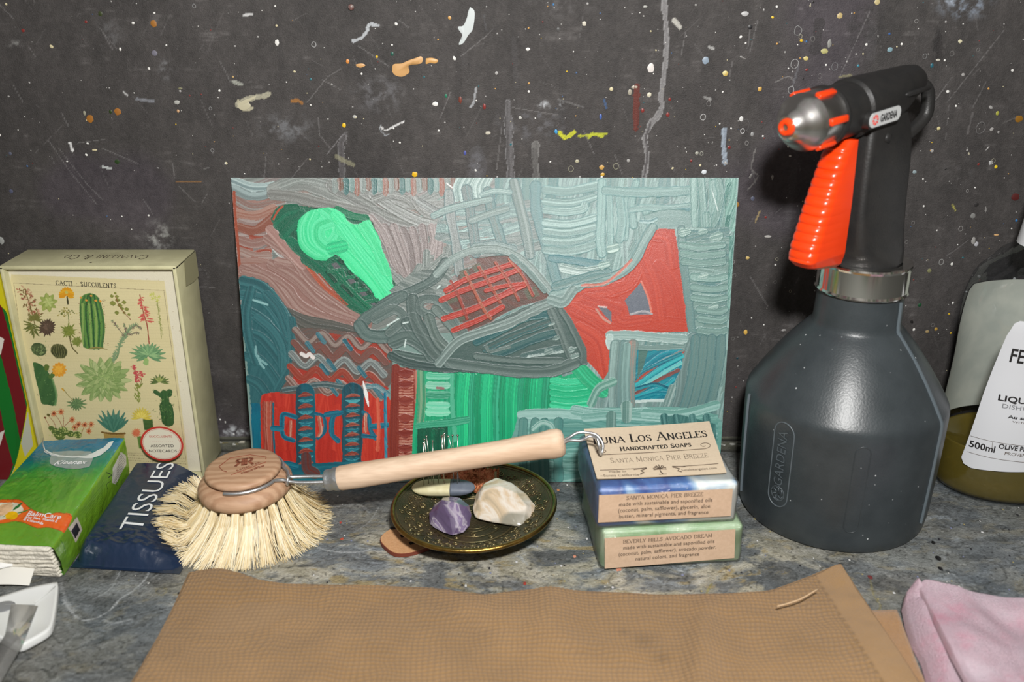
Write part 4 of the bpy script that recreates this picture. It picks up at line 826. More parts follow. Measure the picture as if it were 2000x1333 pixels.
# white paint accident
PS(L, '588,905 598,950 612,1018', 17, (238, 238, 236), th=.07, taper=.5, edge=.02)
PS(L, '945,62 968,80', 6, (226, 226, 224), th=.05); PS(R, '985,95 1010,180', 4, WT)
pc.h += .008 * vnoise(pc.X * 9, pc.Y * 9, 3, 2)
pc.c = pc.c * .93 - 4
xs0, xs1 = pc.xs[0], pc.xs[-1]
pf = thing('painting', 'unframed abstract painting in green, teal and red leaning on the dark wall', 'painting', (-1.6, -4.4, .02))
b = MB()
def pplace(x, s, h): k = 1 - .033 * (1 - s / PL); return (PXC + (x - PXC) * k, PB.y + PD.y * s + PN.y * h, PB.z + PD.z * s + PN.z * h)
bv = [pplace(x, s, h) for h in (-.001, -.25) for x, s in ((xs0, 0), (xs1, 0), (xs1, PL), (xs0, PL))]
b.add(bv, [[0, 1, 2, 3], [7, 6, 5, 4], [0, 4, 5, 1], [1, 5, 6, 2], [2, 6, 7, 3], [3, 7, 4, 0]])
b.build('board', mat('primed aluminium board', (196, 196, 192), .5, c2=(150, 148, 144), nscale=90), pf, smooth=False)
m_oil = mat('oil paint', None, rough=.34, attr=True, bump=.18, bscale=2600, spec=.5, coat=.12)
def pcan(X, S, H):
    k = 1 - .033 * (1 - S / PL); return PXC + (X - PXC) * k, PB.y + PD.y * S + PN.y * H, PB.z + PD.z * S + PN.z * H
po = pc.mesh('paint_layer', pcan, m_oil, pf, hk=.27)
# ------------------------------------------------------------------ helper: affine frame on a flat face, addressed through what the lens sees of it
class Face:
    """O corner, A end of first side, B end of second side (world cm)"""
    def __init__(s, O, A, B):
        s.O = Vector(O); s.a = Vector(A) - s.O; s.b = Vector(B) - s.O; s.n = s.a.cross(s.b).normalized()
        s.la = s.a.length; s.lb = s.b.length
    def at(s, px, py):
        r = Vector(ray(px, py)); c = Vector(CAM); h = c + r * ((s.O - c).dot(s.n) / r.dot(s.n)) - s.O
        g = Matrix(((s.a.dot(s.a), s.a.dot(s.b)), (s.a.dot(s.b), s.b.dot(s.b)))).inverted() @ Vector((h.dot(s.a), h.dot(s.b)))
        return (g[0] * s.la, g[1] * s.lb)
    def p(s, u, v, h=0.0): return s.O + s.a * (u / s.la) + s.b * (v / s.lb) + s.n * h
    def mat(s, u, v, h=0.0, ang=0.0):
        x = (s.a.normalized() * math.cos(ang) + s.n.cross(s.a.normalized()) * math.sin(ang))
        return frame(s.p(u, v, h), x, s.n)
def lettering(name, vfs, mt, parent, warp=None, lift=True):
    """vfs: list of (verts, faces, matrix)"""
    b = MB()
    for (v, f), m in vfs: b.add(v, f, m)
    return b.build(name, mt, parent, smooth=False, warp=warp)
INK = mat('black ink', (26, 24, 24), .6); INK2 = mat('faded brown ink', (88, 74, 62), .6); INKR = mat('red ink', (178, 52, 44), .6); INKW = mat('white print', (225, 228, 230), .45)

# ------------------------------------------------------------------ boxed notecards
BX0, BX1, BY0, BY1, BZ = -29.68, -19.45, -3.98, -.56, 14.12
box = thing('notecard_box', 'cream cardboard tray box holding the botanical notecards, standing against the wall', 'box', ((BX0 + BX1) / 2, (BY0 + BY1) / 2, 0))
m_card = mat('cream card', (206, 202, 162), .55, c2=(188, 184, 146), nscale=60, bump=.15, bscale=1500)
m_cardS = mat('cream card side', (196, 192, 156), .55, c2=(206, 200, 160), nscale=40, bump=.1, bscale=900)
T = .22
b = MB()
b.box(((BX0 + BX1) / 2, (BY0 + BY1) / 2, BZ - T / 2), (BX1 - BX0, BY1 - BY0, T), .05)
b.box(((BX0 + BX1) / 2, (BY0 + BY1) / 2, T / 2), (BX1 - BX0, BY1 - BY0, T), .05)
b.box((BX0 + T / 2, (BY0 + BY1) / 2, BZ / 2), (T, BY1 - BY0, BZ - .1), .05)
b.box((BX1 - T / 2, (BY0 + BY1) / 2, BZ / 2), (T, BY1 - BY0, BZ - .1), .05)
b.box(((BX0 + BX1) / 2, BY1 - .1, BZ / 2), (BX1 - BX0 - .1, .2, BZ - .1), .04)
b.build('tray', [m_card], box, autosmooth=40)
tf = Face((BX0, BY0, BZ), (BX1, BY0, BZ), (BX0, BY1, BZ))
lettering('lettering', [(centred(serif_parts('CAVALLINI & CO.', .62, .1, .05, .08, .12, 1.35), 5.1), frame(((BX0 + BX1) / 2 + .3, BY0 + 2.2, BZ + .012), (-1, 0, 0))),
                        (serif_parts('·', .7, .3, .2, 0), frame(((BX0 + BX1) / 2 - .1, BY0 + 1.05, BZ + .012), (-1, 0, 0)))], INK2, box)
wr = MB(); E_ = .05
for q in (((BX0 - E_, BY0 - E_, -0), (BX1 + E_, BY0 - E_, 0), (BX1 + E_, BY0 - E_, BZ + E_), (BX0 - E_, BY0 - E_, BZ + E_)), ((BX1 + E_, BY0 - E_, 0), (BX1 + E_ * 3, BY1, 0), (BX1 + E_ * 3, BY1, BZ + E_), (BX1 + E_, BY0 - E_, BZ + E_)), ((BX0 - E_, BY0 - E_, BZ + E_), (BX1 + E_, BY0 - E_, BZ + E_), (BX1 + E_, BY1, BZ + E_ * 1.5), (BX0 - E_, BY1, BZ + E_ * 2.5))):
    q = [Vector(p) for p in q]
    wr.grid(lambda u, v, q=q: tuple(q[0].lerp(q[1], u).lerp(q[3].lerp(q[2], u), v) + Vector((0, 0, 0))), 12, 14)
wr.build('clear_sleeve', film('sleeve film', gloss=.03, rough=.1, bump=.25, bscale=40, fk=.12), box)
for s, r in (([(BX1 + .04, BY0 - .04, .3), (BX1 + .06, BY0 - .03, BZ)], .02), ([(BX0, BY1, BZ + .08), (BX0 + 2, BY1, BZ + .14), (BX1, BY1, BZ + .1)], .035)): pass
fl_ = MB(); fl_.add([(BX1 + .03, -2.6, BZ - .1), (BX1 + .05, BY1, BZ - .1), (BX1 + .06, BY1, BZ - 1.7), (BX1 + .06, -1.6, BZ - 1.75), (BX1 + .05, -2.9, BZ - 1.6)], [[0, 1, 2, 3, 4]])
fl_.build('folded_flap', mat('folded film flap', (168, 164, 128), .35), box)

CY = BY0 + .5
Z1 = lambda x, y: (lambda w: (w[0], w[2]))(W(x / 2.836, 460 + y / 2.836, CY))
ca = Canvas(np.arange(BX0 + T, BX1 - T, .0225), np.arange(.25, BZ - T - .12, .0225), (218, 212, 190), 31)
ZU = .0297 / 2.836
rr = np.random.RandomState(3)
for i in range(260):
    x = rr.uniform(BX0, BX1); z = rr.uniform(0, BZ); ca.stroke([(x, z), (x + .03, z + .02)], rr.uniform(.02, .06), (176, 160, 130), th=0, alpha=.6)
def ZS(s, w, c, c2=None, a=1.0, mix=.6, taper=0.0, nb=4, smooth=True, edge=.15, ec=None, th=0): ca.stroke(pts(s, Z1), w * ZU, c, c2, mix, nb, th, 0, a, None, smooth, taper, edge=edge, ec=ec)
def ZF(s, c, c2=None, **k): k.setdefault('freq', 8); return ca.fill(pts(s, Z1), c, c2, **k)
def leaf(x, y, l, w, deg, c, c2=None, ec=None, mix=.6):
    a = math.radians(deg); ZS(f'{x},{y} {x+l*.5*math.cos(a)},{y-l*.5*math.sin(a)} {x+l*math.cos(a)},{y-l*math.sin(a)}', w, c, c2, taper=.5, ec=ec, mix=mix, smooth=False)
def dotz(x, y, r, c, c2=None): ZS(f'{x-.5},{y} {x+.5},{y}', 2 * r, c, c2, smooth=False)
ZF('56,262 62,216 910,252 945,500 1000,900 1048,1333 150,1333', (214, 203, 158), (206, 194, 148), ang=0, freq=.8, smooth=False, mix=.5)
for k in range(0, 130):
    z = .3 + k * .1; sl, m = ca.polymask([(BX0 + .9, z), (BX1 - 1.0, z), (BX1 - 1.0, z + .03), (BX0 + .9, z + .03)]); ca.c[sl][m] *= .975
for a in ('76,264 908,306', '76,264 120,600 240,1250', '908,306 960,700 1030,1250'): ZS(a, 3, (140, 128, 100), smooth=False, a=.8)
OL = (96, 108, 44); DGn = (44, 74, 40)
# tall rose flower spike with rosette leaves
for i in range(90):
    t = rr.rand(); x = 128 + 75 * t + rr.uniform(-30, 30); y = 290 + 170 * t + rr.uniform(-8, 8)
    leaf(x, y, rr.uniform(12, 26), 9, rr.uniform(0, 360), [(176, 122, 92), (150, 90, 70), (190, 150, 120), (120, 96, 56)][rr.randint(4)])
ZS('140,310 170,400 195,500', 5, (110, 96, 50))
for d in range(-10, 200, 14): leaf(185, 510 + rr.uniform(-20, 20), rr.uniform(40, 62), 12, d + 170, (112, 116, 56), (70, 80, 40)); leaf(192, 470, rr.uniform(30, 60), 10, d, (120, 120, 60), (90, 86, 40))
for d in range(0, 360, 18): leaf(262, 510, rr.uniform(40, 56), 18, d, (90, 70, 56), (54, 46, 36)); leaf(262, 508, 30, 14, d + 9, (120, 96, 80), (60, 50, 40))
# pale green rosette
for d in range(0, 360, 45): leaf(266, 372, 54, 32, d + 10, (160, 172, 92), (128, 146, 70), ec=(100, 116, 50))
for d in range(0, 360, 60): leaf(268, 370, 30, 24, d, (190, 198, 126), (150, 166, 90), ec=(110, 124, 60))
# orange bloom
ZS('372,340 376,380', 9, (60, 60, 34));
for d in range(-20, 210, 20): leaf(368, 330, 44, 26, d, (214, 156, 30), (196, 128, 20))
ZS('340,320 368,312 400,320', 20, (224, 170, 40), (190, 120, 20)); dotz(368, 316, 9, (190, 180, 90))
# column cactus
cact = '462,620 448,520 440,420 446,350 475,325 510,322 545,345 570,420 582,520 572,600 566,628 500,632'
ZF(cact, (96, 140, 66), (76, 122, 60), ang=1.5, freq=9)
for a, c in (('472,618 452,500 448,400 470,335', (60, 100, 56)), ('495,625 480,500 476,400 488,330', (40, 80, 46)), ('520,630 516,500 506,400 500,326', (36, 76, 44)), ('545,630 550,500 536,400 520,330', (40, 84, 50)), ('562,622 574,520 562,420 540,345', (64, 104, 60))): ZS(a, 10, c, a=.85)
for a in ('460,600 458,480 456,380', '508,620 500,480 494,380', '532,620 534,480 522,380'): ZS(a, 12, (150, 176, 96), a=.7)
for i in range(46):
    x = rr.uniform(440, 585); y = rr.uniform(330, 620); leaf(x, y, 9, 3, rr.uniform(0, 360), (70, 62, 40))
for i in range(24):
    s_ = rr.choice([-1, 1]); y = rr.uniform(350, 610); x = 512 + s_ * (70 + 8 * math.sin(y / 90.)) + (y - 480) * .06; leaf(x, y, 12, 3, 90 - 90 * s_ + rr.uniform(-30, 30), (120, 80, 50))
for x, y in ((505, 335), (530, 362), (478, 360), (556, 365), (448, 345)): dotz(x, y, 6, (214, 150, 60))
ZS('480,630 540,622 600,634', 10, (150, 136, 80), (110, 110, 50), taper=.4)
# jade sprig
for x, y, r in ((640, 322, 10), (622, 338, 14), (650, 340, 14), (630, 378, 22), (655, 360, 18), (690, 372, 16), (668, 390, 18), (705, 410, 16), (680, 408, 14), (650, 430, 16), (716, 440, 12), (690, 430, 12)):
    ZS(f'{x-r},{y} {x+r*.6},{y-2}', r * 1.5, (136, 140, 66), (100, 110, 46), taper=.5, ec=(80, 84, 36))
ZS('640,340 665,400 724,468', 4, (130, 70, 50))
# stonecrop with cream flowers
ZS('382,490 378,440 370,420', 4, OL)
for i in range(50): x = 362 + rr.normal() * 20; y = 428 + rr.normal() * 14; dotz(x, y, rr.uniform(2, 5), [(190, 180, 120), (150, 140, 70), (110, 116, 60)][rr.randint(3)])
for d in range(0, 360, 20): leaf(380, 530, rr.uniform(30, 54), 12, d + 10, (130, 140, 60), (84, 100, 40)); leaf(425, 590, rr.uniform(20, 38), 11, d, (130, 140, 66), (90, 104, 40))
ZS('385,560 400,620 430,655', 7, (90, 84, 40))
# two round cacti
for x, y, r, c, c2 in ((215, 632, 46, (76, 92, 56), (56, 74, 44)), (327, 642, 43, (70, 74, 40), (48, 52, 30))):
    ZS(f'{x-2},{y} {x+2},{y}', 2 * r, c, c2, smooth=False, nb=9)
for i in range(60): x = 222 + rr.normal() * 22; y = 640 + rr.normal() * 18; leaf(x, y, 12, 3, rr.uniform(0, 360), (130, 150, 96))
for k in range(-3, 4): ZS(f'{322+k*8},604 {327+k*15},645 {334+k*7},682', 3, (116, 116, 72))
# grey-green arching stem
ZS('745,500 700,540 665,600 650,670 610,715', 10, (120, 146, 104), (90, 116, 84), taper=.2)
for i in range(140):
    t = rr.rand(); x, y = 745 - 130 * t ** .8, 500 + 215 * t; leaf(x, y, rr.uniform(14, 30), 6, rr.uniform(20, 200), (132, 156, 116), (100, 124, 92))
for a in ('690,560 650,510 620,470', '700,540 690,490', '720,520 760,500 785,520', '700,550 740,545 770,540'):
    ZS(a, 5, (120, 120, 96)); q = pts(a)
    for i in range(26): k = rr.randint(len(q) - 1); t = rr.rand(); x = q[k][0] + (q[k + 1][0] - q[k][0]) * t; y = q[k][1] + (q[k + 1][1] - q[k][1]) * t; leaf(x, y, 12, 4, rr.uniform(0, 360), [(130, 120, 100), (120, 140, 100), (110, 80, 80)][rr.randint(3)])
# aloe with red spike
ZS('775,330 795,430 815,500 826,600', 6, (150, 70, 56))
for i in range(40):
    t = rr.rand(); y = 325 + 150 * t; x = 778 + (y - 325) * .22; s_ = rr.choice([-1, 1]); leaf(x, y, 18 + 36 * t * rr.rand(), 8, (-30 if s_ > 0 else 210) + rr.uniform(-25, 25), (200, 92, 84), (176, 66, 60))
for d, l in ((10, 100), (25, 90), (40, 86), (55, 80), (70, 78), (90, 70), (110, 74), (125, 80), (140, 90), (155, 100), (170, 108), (-8, 104), (188, 96), (-24, 80), (205, 70)):
    leaf(820, 668, l, 22, d, (120, 160, 112), (74, 120, 84), ec=(60, 100, 70))
for d in (20, 60, 100, 130, 160, -15, 0): leaf(822, 664, 60, 16, d, (150, 186, 132), (100, 146, 100), ec=(70, 110, 76))
ZS('812,680 806,720', 30, (150, 180, 110), (110, 146, 84), taper=.2)
# thin tall stem with pale stars
ZS('870,360 884,460 894,570', 4, (130, 136, 70))
for i in range(24): leaf(872 + i * 1.0, 370 + i * 8, 12, 4, rr.choice([30, 150]), (130, 140, 70))
for x, y in ((835, 330), (860, 345), (880, 340), (850, 325), (872, 360), (845, 350)):
    for d in range(0, 360, 72): leaf(x, y, 12, 5, d, (186, 190, 90))
# prickly pear pad
ZF('182,705 200,705 240,725 280,780 305,850 312,910 300,944 262,938 230,930 214,860 196,790', (64, 104, 56), (44, 84, 46), ang=1.0, freq=5)
ZS('290,800 312,880 306,940', 14, (96, 140, 84), a=.7)
for i in range(26): x = rr.uniform(205, 300); y = rr.uniform(730, 930); leaf(x, y, 8, 3, rr.uniform(0, 360), (30, 60, 34) if rr.rand() < .6 else (120, 156, 96))
ZS('254,750 262,715', 26, (96, 116, 50), (70, 96, 44), taper=.2); ZS('280,785 300,765', 24, (80, 110, 54))
for d in range(0, 360, 30): leaf(328, 745, 42, 30, d, (224, 160, 50), (206, 130, 40))
for d in range(0, 360, 45): leaf(326, 744, 26, 18, d, (236, 182, 70), (214, 140, 40))
# big rosette
for ring_, l, w, n_ in ((0, 168, 60, 15), (1, 140, 56, 14), (2, 112, 50, 12), (3, 84, 42, 11), (4, 58, 34, 9), (5, 34, 24, 7)):
    for k in range(n_):
        d = 360 / n_ * k + ring_ * 13; cy_ = 800 - ring_ * 2; sx_ = l * (1 if 150 < d % 360 < 390 else .8)
        leaf(570 + 8 * math.cos(math.radians(d)), cy_ + 4, l * (.82 + .18 * abs(math.cos(math.radians(d)))) * (.86 if math.sin(math.radians(d)) < 0 else .92), w, d, [(168, 184, 122), (150, 172, 108), (180, 192, 134)][rr.randint(3)], (108, 136, 74), ec=(96, 120, 66), mix=.7)
for i in range(14): leaf(590 + rr.normal() * 30, 790 + rr.normal() * 20, 26, 16, rr.uniform(0, 360), (170, 190, 120), (90, 122, 64), ec=(80, 106, 56))
# coral spikes
ZS('735,720 760,830 768,930', 4, (120, 110, 60)); ZS('790,770 775,850', 4, (120, 110, 60))
for i in range(60):
    t = rr.rand(); x = 738 + 26 * t + rr.normal() * 6; y = 715 + 95 * t; leaf(x, y, 10, 8, rr.uniform(0, 360), (196, 80, 84), (166, 50, 60))
for i in range(16): leaf(784 + rr.normal() * 8, 775 + rr.normal() * 10, 12, 8, rr.uniform(0, 360), (190, 76, 76))
for i in range(34): t = rr.rand(); leaf(764 + rr.normal() * 9, 830 + 100 * t, 16, 8, rr.choice([50, 130, 70, 110]), (136, 146, 66), (96, 110, 50))
# small agave
for d in (0, 18, 36, 60, 90, 120, 144, 162, 180, -12, 192): leaf(884, 812, 56 if d in (0, 18, 162, 180, -12, 192) else 44, 14, d, (110, 130, 70), (54, 70, 40), ec=(40, 50, 30))
for d in (50, 80, 110, 135): leaf(884, 815, 34, 16, d, (160, 170, 100), (90, 104, 56), ec=(50, 60, 34))
# branching cactus
for s, w in (('930,1030 925,980 920,950', 70), ('918,970 915,900 912,880', 52), ('880,880 862,868', 30), ('935,880 940,866', 34), ('900,905 882,885', 14)): ZS(s, w, (58, 96, 52), (36, 72, 40), nb=6)
for i in range(60): x = 915 + rr.normal() * 28; y = rr.uniform(860, 1030); leaf(x, y, 14, 3, rr.uniform(0, 360), (40, 60, 34) if rr.rand() < .5 else (110, 140, 80))
# small aloe with bud
ZS('350,850 380,890 415,920', 4, (130, 120, 60)); leaf(340, 845, 26, 12, -50, (210, 160, 40))
for d in range(0, 360, 24): leaf(425, 935, 58 if abs(math.sin(math.radians(d))) < .5 else 40, 14, d, (120, 150, 96), (60, 90, 56), ec=(40, 60, 40))
# flowering clump lower left
for a in ('300,1110 270,1050 250,1015', '320,1105 300,1040 268,1000', '345,1060 325,1020 300,990', '350,1060 352,1010 338,975', '355,1060 385,1030 400,1020', '420,1100 430,1070 440,1045', '450,1100 462,1070 470,1050', '490,1100 495,1060 505,1050'): ZS(a, 3, (150, 80, 60))
for x, y in ((298, 988), (338, 978), (400, 1022), (434, 1048), (468, 1050), (505, 1048), (412, 1066), (492, 1086)):
    for d in range(0, 360, 36): leaf(x, y, 20, 6, d, (206, 120, 70), (180, 84, 50))
    dotz(x, y, 6, (120, 50, 30))
dotz(250, 1010, 7, (120, 70, 40)); dotz(268, 996, 8, (96, 90, 40))
for x, y, r in ((285, 1070, 20), (310, 1090, 26), (350, 1085, 30), (390, 1100, 24), (430, 1105, 26), (330, 1110, 30)): dotz(x, y, r, (96, 116, 56), (60, 84, 40))
for i in range(80): dotz(rr.uniform(270, 460), rr.uniform(1065, 1120), 3, (190, 196, 120))
# potted agave
ZF('572,1090 690,1098 682,1180 590,1180', (176, 146, 84), (150, 120, 60), freq=5, smooth=False); ZS('565,1092 630,1100 690,1098', 12, (120, 90, 46)); ZS('590,1180 640,1250 680,1240', 6, (150, 130, 80))
for d, l in ((60, 130), (75, 130), (90, 130), (105, 130), (118, 140), (130, 130), (50, 110), (40, 110), (142, 120), (98, 100), (82, 104), (68, 96), (112, 96)):
    leaf(628, 1092, l, 26, d, (80, 132, 110), (50, 100, 84), ec=(40, 84, 70), mix=.7)
# yellow bloom and barrel
ZF('790,1020 845,1020 850,1080 800,1080', (70, 100, 50), (50, 80, 40), freq=8)
for d in range(0, 200, 18): leaf(782, 1010, 58, 18, d - 10, (214, 196, 84), (180, 158, 50), ec=(160, 140, 50))
for d in range(20, 170, 20): leaf(782, 1012, 40, 14, d, (230, 214, 110), (196, 170, 60))
for d in range(0, 360, 24): leaf(755, 1095, 28, 9, d, (214, 124, 84), (190, 80, 60))
ZF('758,1115 800,1112 806,1180 770,1182', (110, 140, 66), (70, 104, 46), ang=1.5, freq=10)
for y in (1215, 1232, 1246):
    for k in range(28): x = 690 + k * 12 + (y - 1215) * .3; ZS(f'{x},{y + k*.8} {x + rr.uniform(4, 9)},{y + k*.8}', 3, (120, 106, 80), smooth=False, a=.8)
ZS('690,1205 800,1212', 2, (140, 128, 100), smooth=False)
card = ca.mesh('notecard', lambda X, Z, H: (X, CY + 0 * X, Z), mat('printed notecard', None, rough=.5, attr=True, bump=.1, bscale=900), base=((BX0 + BX1) / 2, CY, 0))
tag(card, 'cream notecard printed with rows of cacti and succulents, inside the tray box', 'notecard')
nb_ = MB(); nb_.box(((BX0 + BX1) / 2, CY + .26, BZ / 2), (BX1 - BX0 - 2 * T - .14, .5, BZ - 2 * T - .3)); nb_.build('card_stack', mat('card stack', (205, 200, 176), .6), card, smooth=False)
t0 = Z1(478, 283); t1 = Z1(310, 262); t2 = Z1(645, 280)
ang = math.atan2(t2[1] - t1[1], t2[0] - t1[0])
lettering('title', [(centred(serif_parts('CACTI · SUCCULENTS', .27, .16, .08, .1, .2), math.hypot(t2[0] - t1[0], t2[1] - t1[1])), frame((t0[0], CY - .01, t0[1]), (math.cos(ang), 0, math.sin(ang)), (0, -1, 0)))], INK, card)
# round sticker
s0 = Z1(915, 1132); sy = BY0 + .02
st = MB()
mW = mat('sticker white', (214, 208, 188), .4); mR = mat('sticker red', (184, 52, 44), .4); 
def disc(rx, rz, y, mi): st.add([(s0[0] + rx * math.cos(a), y, s0[1] + rx * rz * math.sin(a)) for a in [2 * PI * i / 48 for i in range(48)]] + [(s0[0], y, s0[1])], [[i, (i + 1) % 48, 48] for i in range(48)], mi=mi)
sr = 1.33
disc(sr, .92, BY0 - .075, 1); disc(sr * .9, .92, BY0 - .082, 0); disc(sr * .865, .92, BY0 - .086, 1); disc(sr * .85, .92, BY0 - .09, 0)
so = st.build('sticker', [mW, mR], box, smooth=False)
fx = lambda dz, w, txt, mt, h, bold=0: lettering('lettering', [(centred(text_parts(txt, h, bold), w), frame((s0[0], BY0 - .1, s0[1] + dz), (1, 0, 0), (0, -1, 0)))], mt, so)
fx(.46, 1.42, 'SUCCULENTS', INKR, .15); fx(-.22, 1.46, 'ASSORTED', INK, .20); fx(-.58, 1.75, 'NOTECARDS', INK, .20)
lettering('lettering', [(centred(text_parts('. . . . . . . . . . . .', .1), 1.45), frame((s0[0], BY0 - .1, s0[1] + .17), (1, 0, 0), (0, -1, 0)))], INKR, so)

# ------------------------------------------------------------------ striped packet at the far left
Z5 = lambda x, y: (lambda w: (w[0], w[2]))(W(x / 3.03, 520 + y / 3.03, -4.05))
spk = Canvas(np.arange(-37, BX0 - .06, .03), np.arange(0, 13.6, .03), (196, 186, 22), 41)
circ = '-300,300 -150,200 0,236 60,320 120,500 158,760 155,870 125,1030 85,1190 0,1340 -200,1500 -400,1300'
F5 = lambda s, c, **k: spk.fill(pts(s, Z5), c, smooth=k.pop('smooth', False), **k)
F5('165,860 125,1050 148,1130 196,1062', (176, 178, 160)); F5('20,1330 90,1190 60,1180 0,1333', (180, 182, 170))
F5(circ, (16, 104, 32), smooth=True)
F5('-60,120 14,252 75,470 125,700 157,835 150,900 120,1035 75,800 0,512 -60,300', (104, 16, 22)); F5('-100,500 0,512 -5,700 60,1260 30,1333 -100,1000', (14, 100, 30)); F5('-5,512 0,512 75,800 120,1035 85,1190 40,960', (14, 100, 30))
F5('-60,820 0,835 32,1010 80,1170 45,1270 0,1300 -60,1300', (106, 18, 24)); F5('-60,700 0,512 75,800 96,1100 82,1190 32,1010 0,840', (12, 104, 32))
F5('-40,400 0,418 25,432 6,520 -40,560', (206, 200, 190)); F5('28,972 0,1062 -30,1130 -30,1000', (206, 200, 190))
pk_ = thing('striped_packet', 'green and dark red striped packet with yellow edge, left of the tray box', 'packet', (-33, -4, 0))
spk.mesh('printed_front', lambda X, Z, H: (X, -4.05 + 0 * X, Z), mat('glossy carton print', None, rough=.22, attr=True, coat=.3), pk_)
MB().box(((-37 + BX0 - .06) / 2, -3.3, 6.78), (-37 * -1 + BX0 - .06, 1.46, 13.56), .04).build('carton', mat('yellow carton', (190, 178, 30), .4, c2=(176, 166, 30), nscale=40), pk_)

# ------------------------------------------------------------------ green pocket-tissue packet
BRt = Vector(W(243, 856, -4.45)); BLt = Vector(W(84, 862, -4.5)); FRt = Vector(G(102, 1068, 2.3)); FLt = FRt + Vector((-5.5, .35, .05))
BRb = Vector(W(250, 928, -4.6)); BRb.z = .25; FRb = Vector(G(120, 1128, 0.03)) + Vector((.05, .2, 0))
kt = Face(BRt, FRt, BLt); kt2 = Face(BRt, FRt, BRb)
KL, KW, KS = 10.6, 5.4, 2.45
def kplace(Uc, Wc, H):
    u = Uc / KL; w = Wc / KW; s_ = (Wc - KW) / KS
    def lerp3(a, b, t): return [a[i] + (b[i] - a[i]) * t for i in range(3)]
    A = [BLt[i] + (FLt[i] - BLt[i]) * u for i in range(3)]; B = [BRt[i] + (FRt[i] - BRt[i]) * u for i in range(3)]; C = [BRb[i] + (FRb[i] - BRb[i]) * u for i in range(3)]
    top = Wc < KW
    P = [np.where(top, A[i] + (B[i] - A[i]) * w, B[i] + (C[i] - B[i]) * s_) for i in range(3)]
    d = np.abs(Wc - KW); rnd = np.clip(1 - d / .28, 0, 1) ** 2 * .07
    cr = vnoise(Uc * .7 + Wc * .5, Wc * 1.1 - Uc * .3, 61, 4, .55) - .5
    cr2 = np.abs(vnoise(Uc * 1.1 + 5, Wc * .8 - Uc * .4, 62, 3) - .5)
    puff = np.where(top, .16 * np.sin(np.clip(w, 0, 1) * PI) * np.sin(np.clip(u, 0.02, 1) * PI) ** .5 + cr * .14 - cr2 * .08, 0)
    sideb = np.where(top, 0, .10 * np.sin(np.clip(s_, 0, 1) * PI) + cr * .08)
    return P[0] - rnd * .7 + sideb, P[1], P[2] - rnd + puff + H
kc = Canvas(np.arange(0, KL + .01, .03), np.arange(0, KW + KS, .03), (90, 150, 40), 51)
gu = kc.X / KL; nn = vnoise(kc.X * .5, kc.Y * .7, 52, 4)
g1 = sstep(.12, .42, gu + (nn - .5) * .22)
kc.c = np.array([24, 108, 140.]) * (1 - g1)[..., None] + np.array([84, 146, 46.]) * g1[..., None]
kc.c = kc.c * (.88 + .24 * nn)[..., None] + (sstep(.45, .9, gu)[..., None]) * np.array([16, 6, 2])
md = sstep(.05, .3, gu) * sstep(.5, .3, gu); kc.c = kc.c * (1 - .35 * md[..., None]) + np.array([16, 120, 84.]) * (.35 * md)[..., None]
sd = kc.Y > KW; kc.c[sd] = np.array([112, 158, 40]) * (.9 + .2 * nn[sd])[:, None]
K2 = lambda zx, zy: (lambda a: (a[0] / kt.la * KL, KW - a[1] / kt.lb * KW))(kt.at(zx / 5.33, 880 + zy / 5.33))
K3 = lambda zx, zy: (lambda a: (a[0] / kt2.la * KL, KW + a[1] / kt2.lb * KS))(kt2.at(zx / 5.33, 880 + zy / 5.33))
def KSt(s, w, c, c2=None, a=1.0, f=K2, **k): k.setdefault('th', 0); kc.stroke(pts(s, f), w / 5.33 * .029, c, c2, alpha=a, **k)
for s, w, c, a in (('150,260 260,250 280,310 180,390', 44, (120, 176, 70), .35), ('760,300 700,420 640,540', 70, (60, 120, 40), .35), ('900,260 820,400 760,480 700,640', 50, (116, 170, 60), .35), ('330,330 500,320 420,400', 30, (50, 110, 40), .4), ('980,200 1040,230 1000,300', 34, (80, 160, 80), .4), ('0,480 120,390 200,400', 30, (130, 180, 60), .4)):
    KSt(s, w, c, None, a)
kc.fill(pts('-160,640 0,580 120,566 240,580 330,650 420,690 520,700 620,672 760,680 700,820 640,836 520,820 400,840 300,810 200,790 60,820 -160,826', K2), (216, 92, 34), (226, 106, 44), freq=3)
KSt('-160,630 0,576 120,564 240,578 330,648 420,688 520,698 620,670 755,680', 7, (150, 50, 20)); KSt('-160,830 60,824 200,794 300,814 400,843 520,823 640,838', 7, (150, 50, 20))
kc.fill(pts('-120,700 0,612 120,596 230,616 270,670 230,720 120,770 0,800 -120,800', K2), (220, 214, 196), (206, 200, 180), freq=3)
kc.fill(pts('-60,680 60,620 150,602 165,660 110,720 20,750 -60,740', K2), (226, 186, 150), (214, 166, 126), freq=4)
for a, w, c in (('165,690 210,650 262,600', 40, (40, 110, 56)), ('150,720 250,700 380,645', 22, (60, 120, 50)), ('60,760 100,740 150,730', 20, (90, 140, 50)), ('0,745 40,730', 24, (226, 140, 40))): KSt(a, w, c, (20, 80, 40), taper=.45)
kc.fill(pts('90,735 130,700 200,700 215,740 170,780 100,775', K2), (230, 180, 20), (220, 160, 10), freq=6)
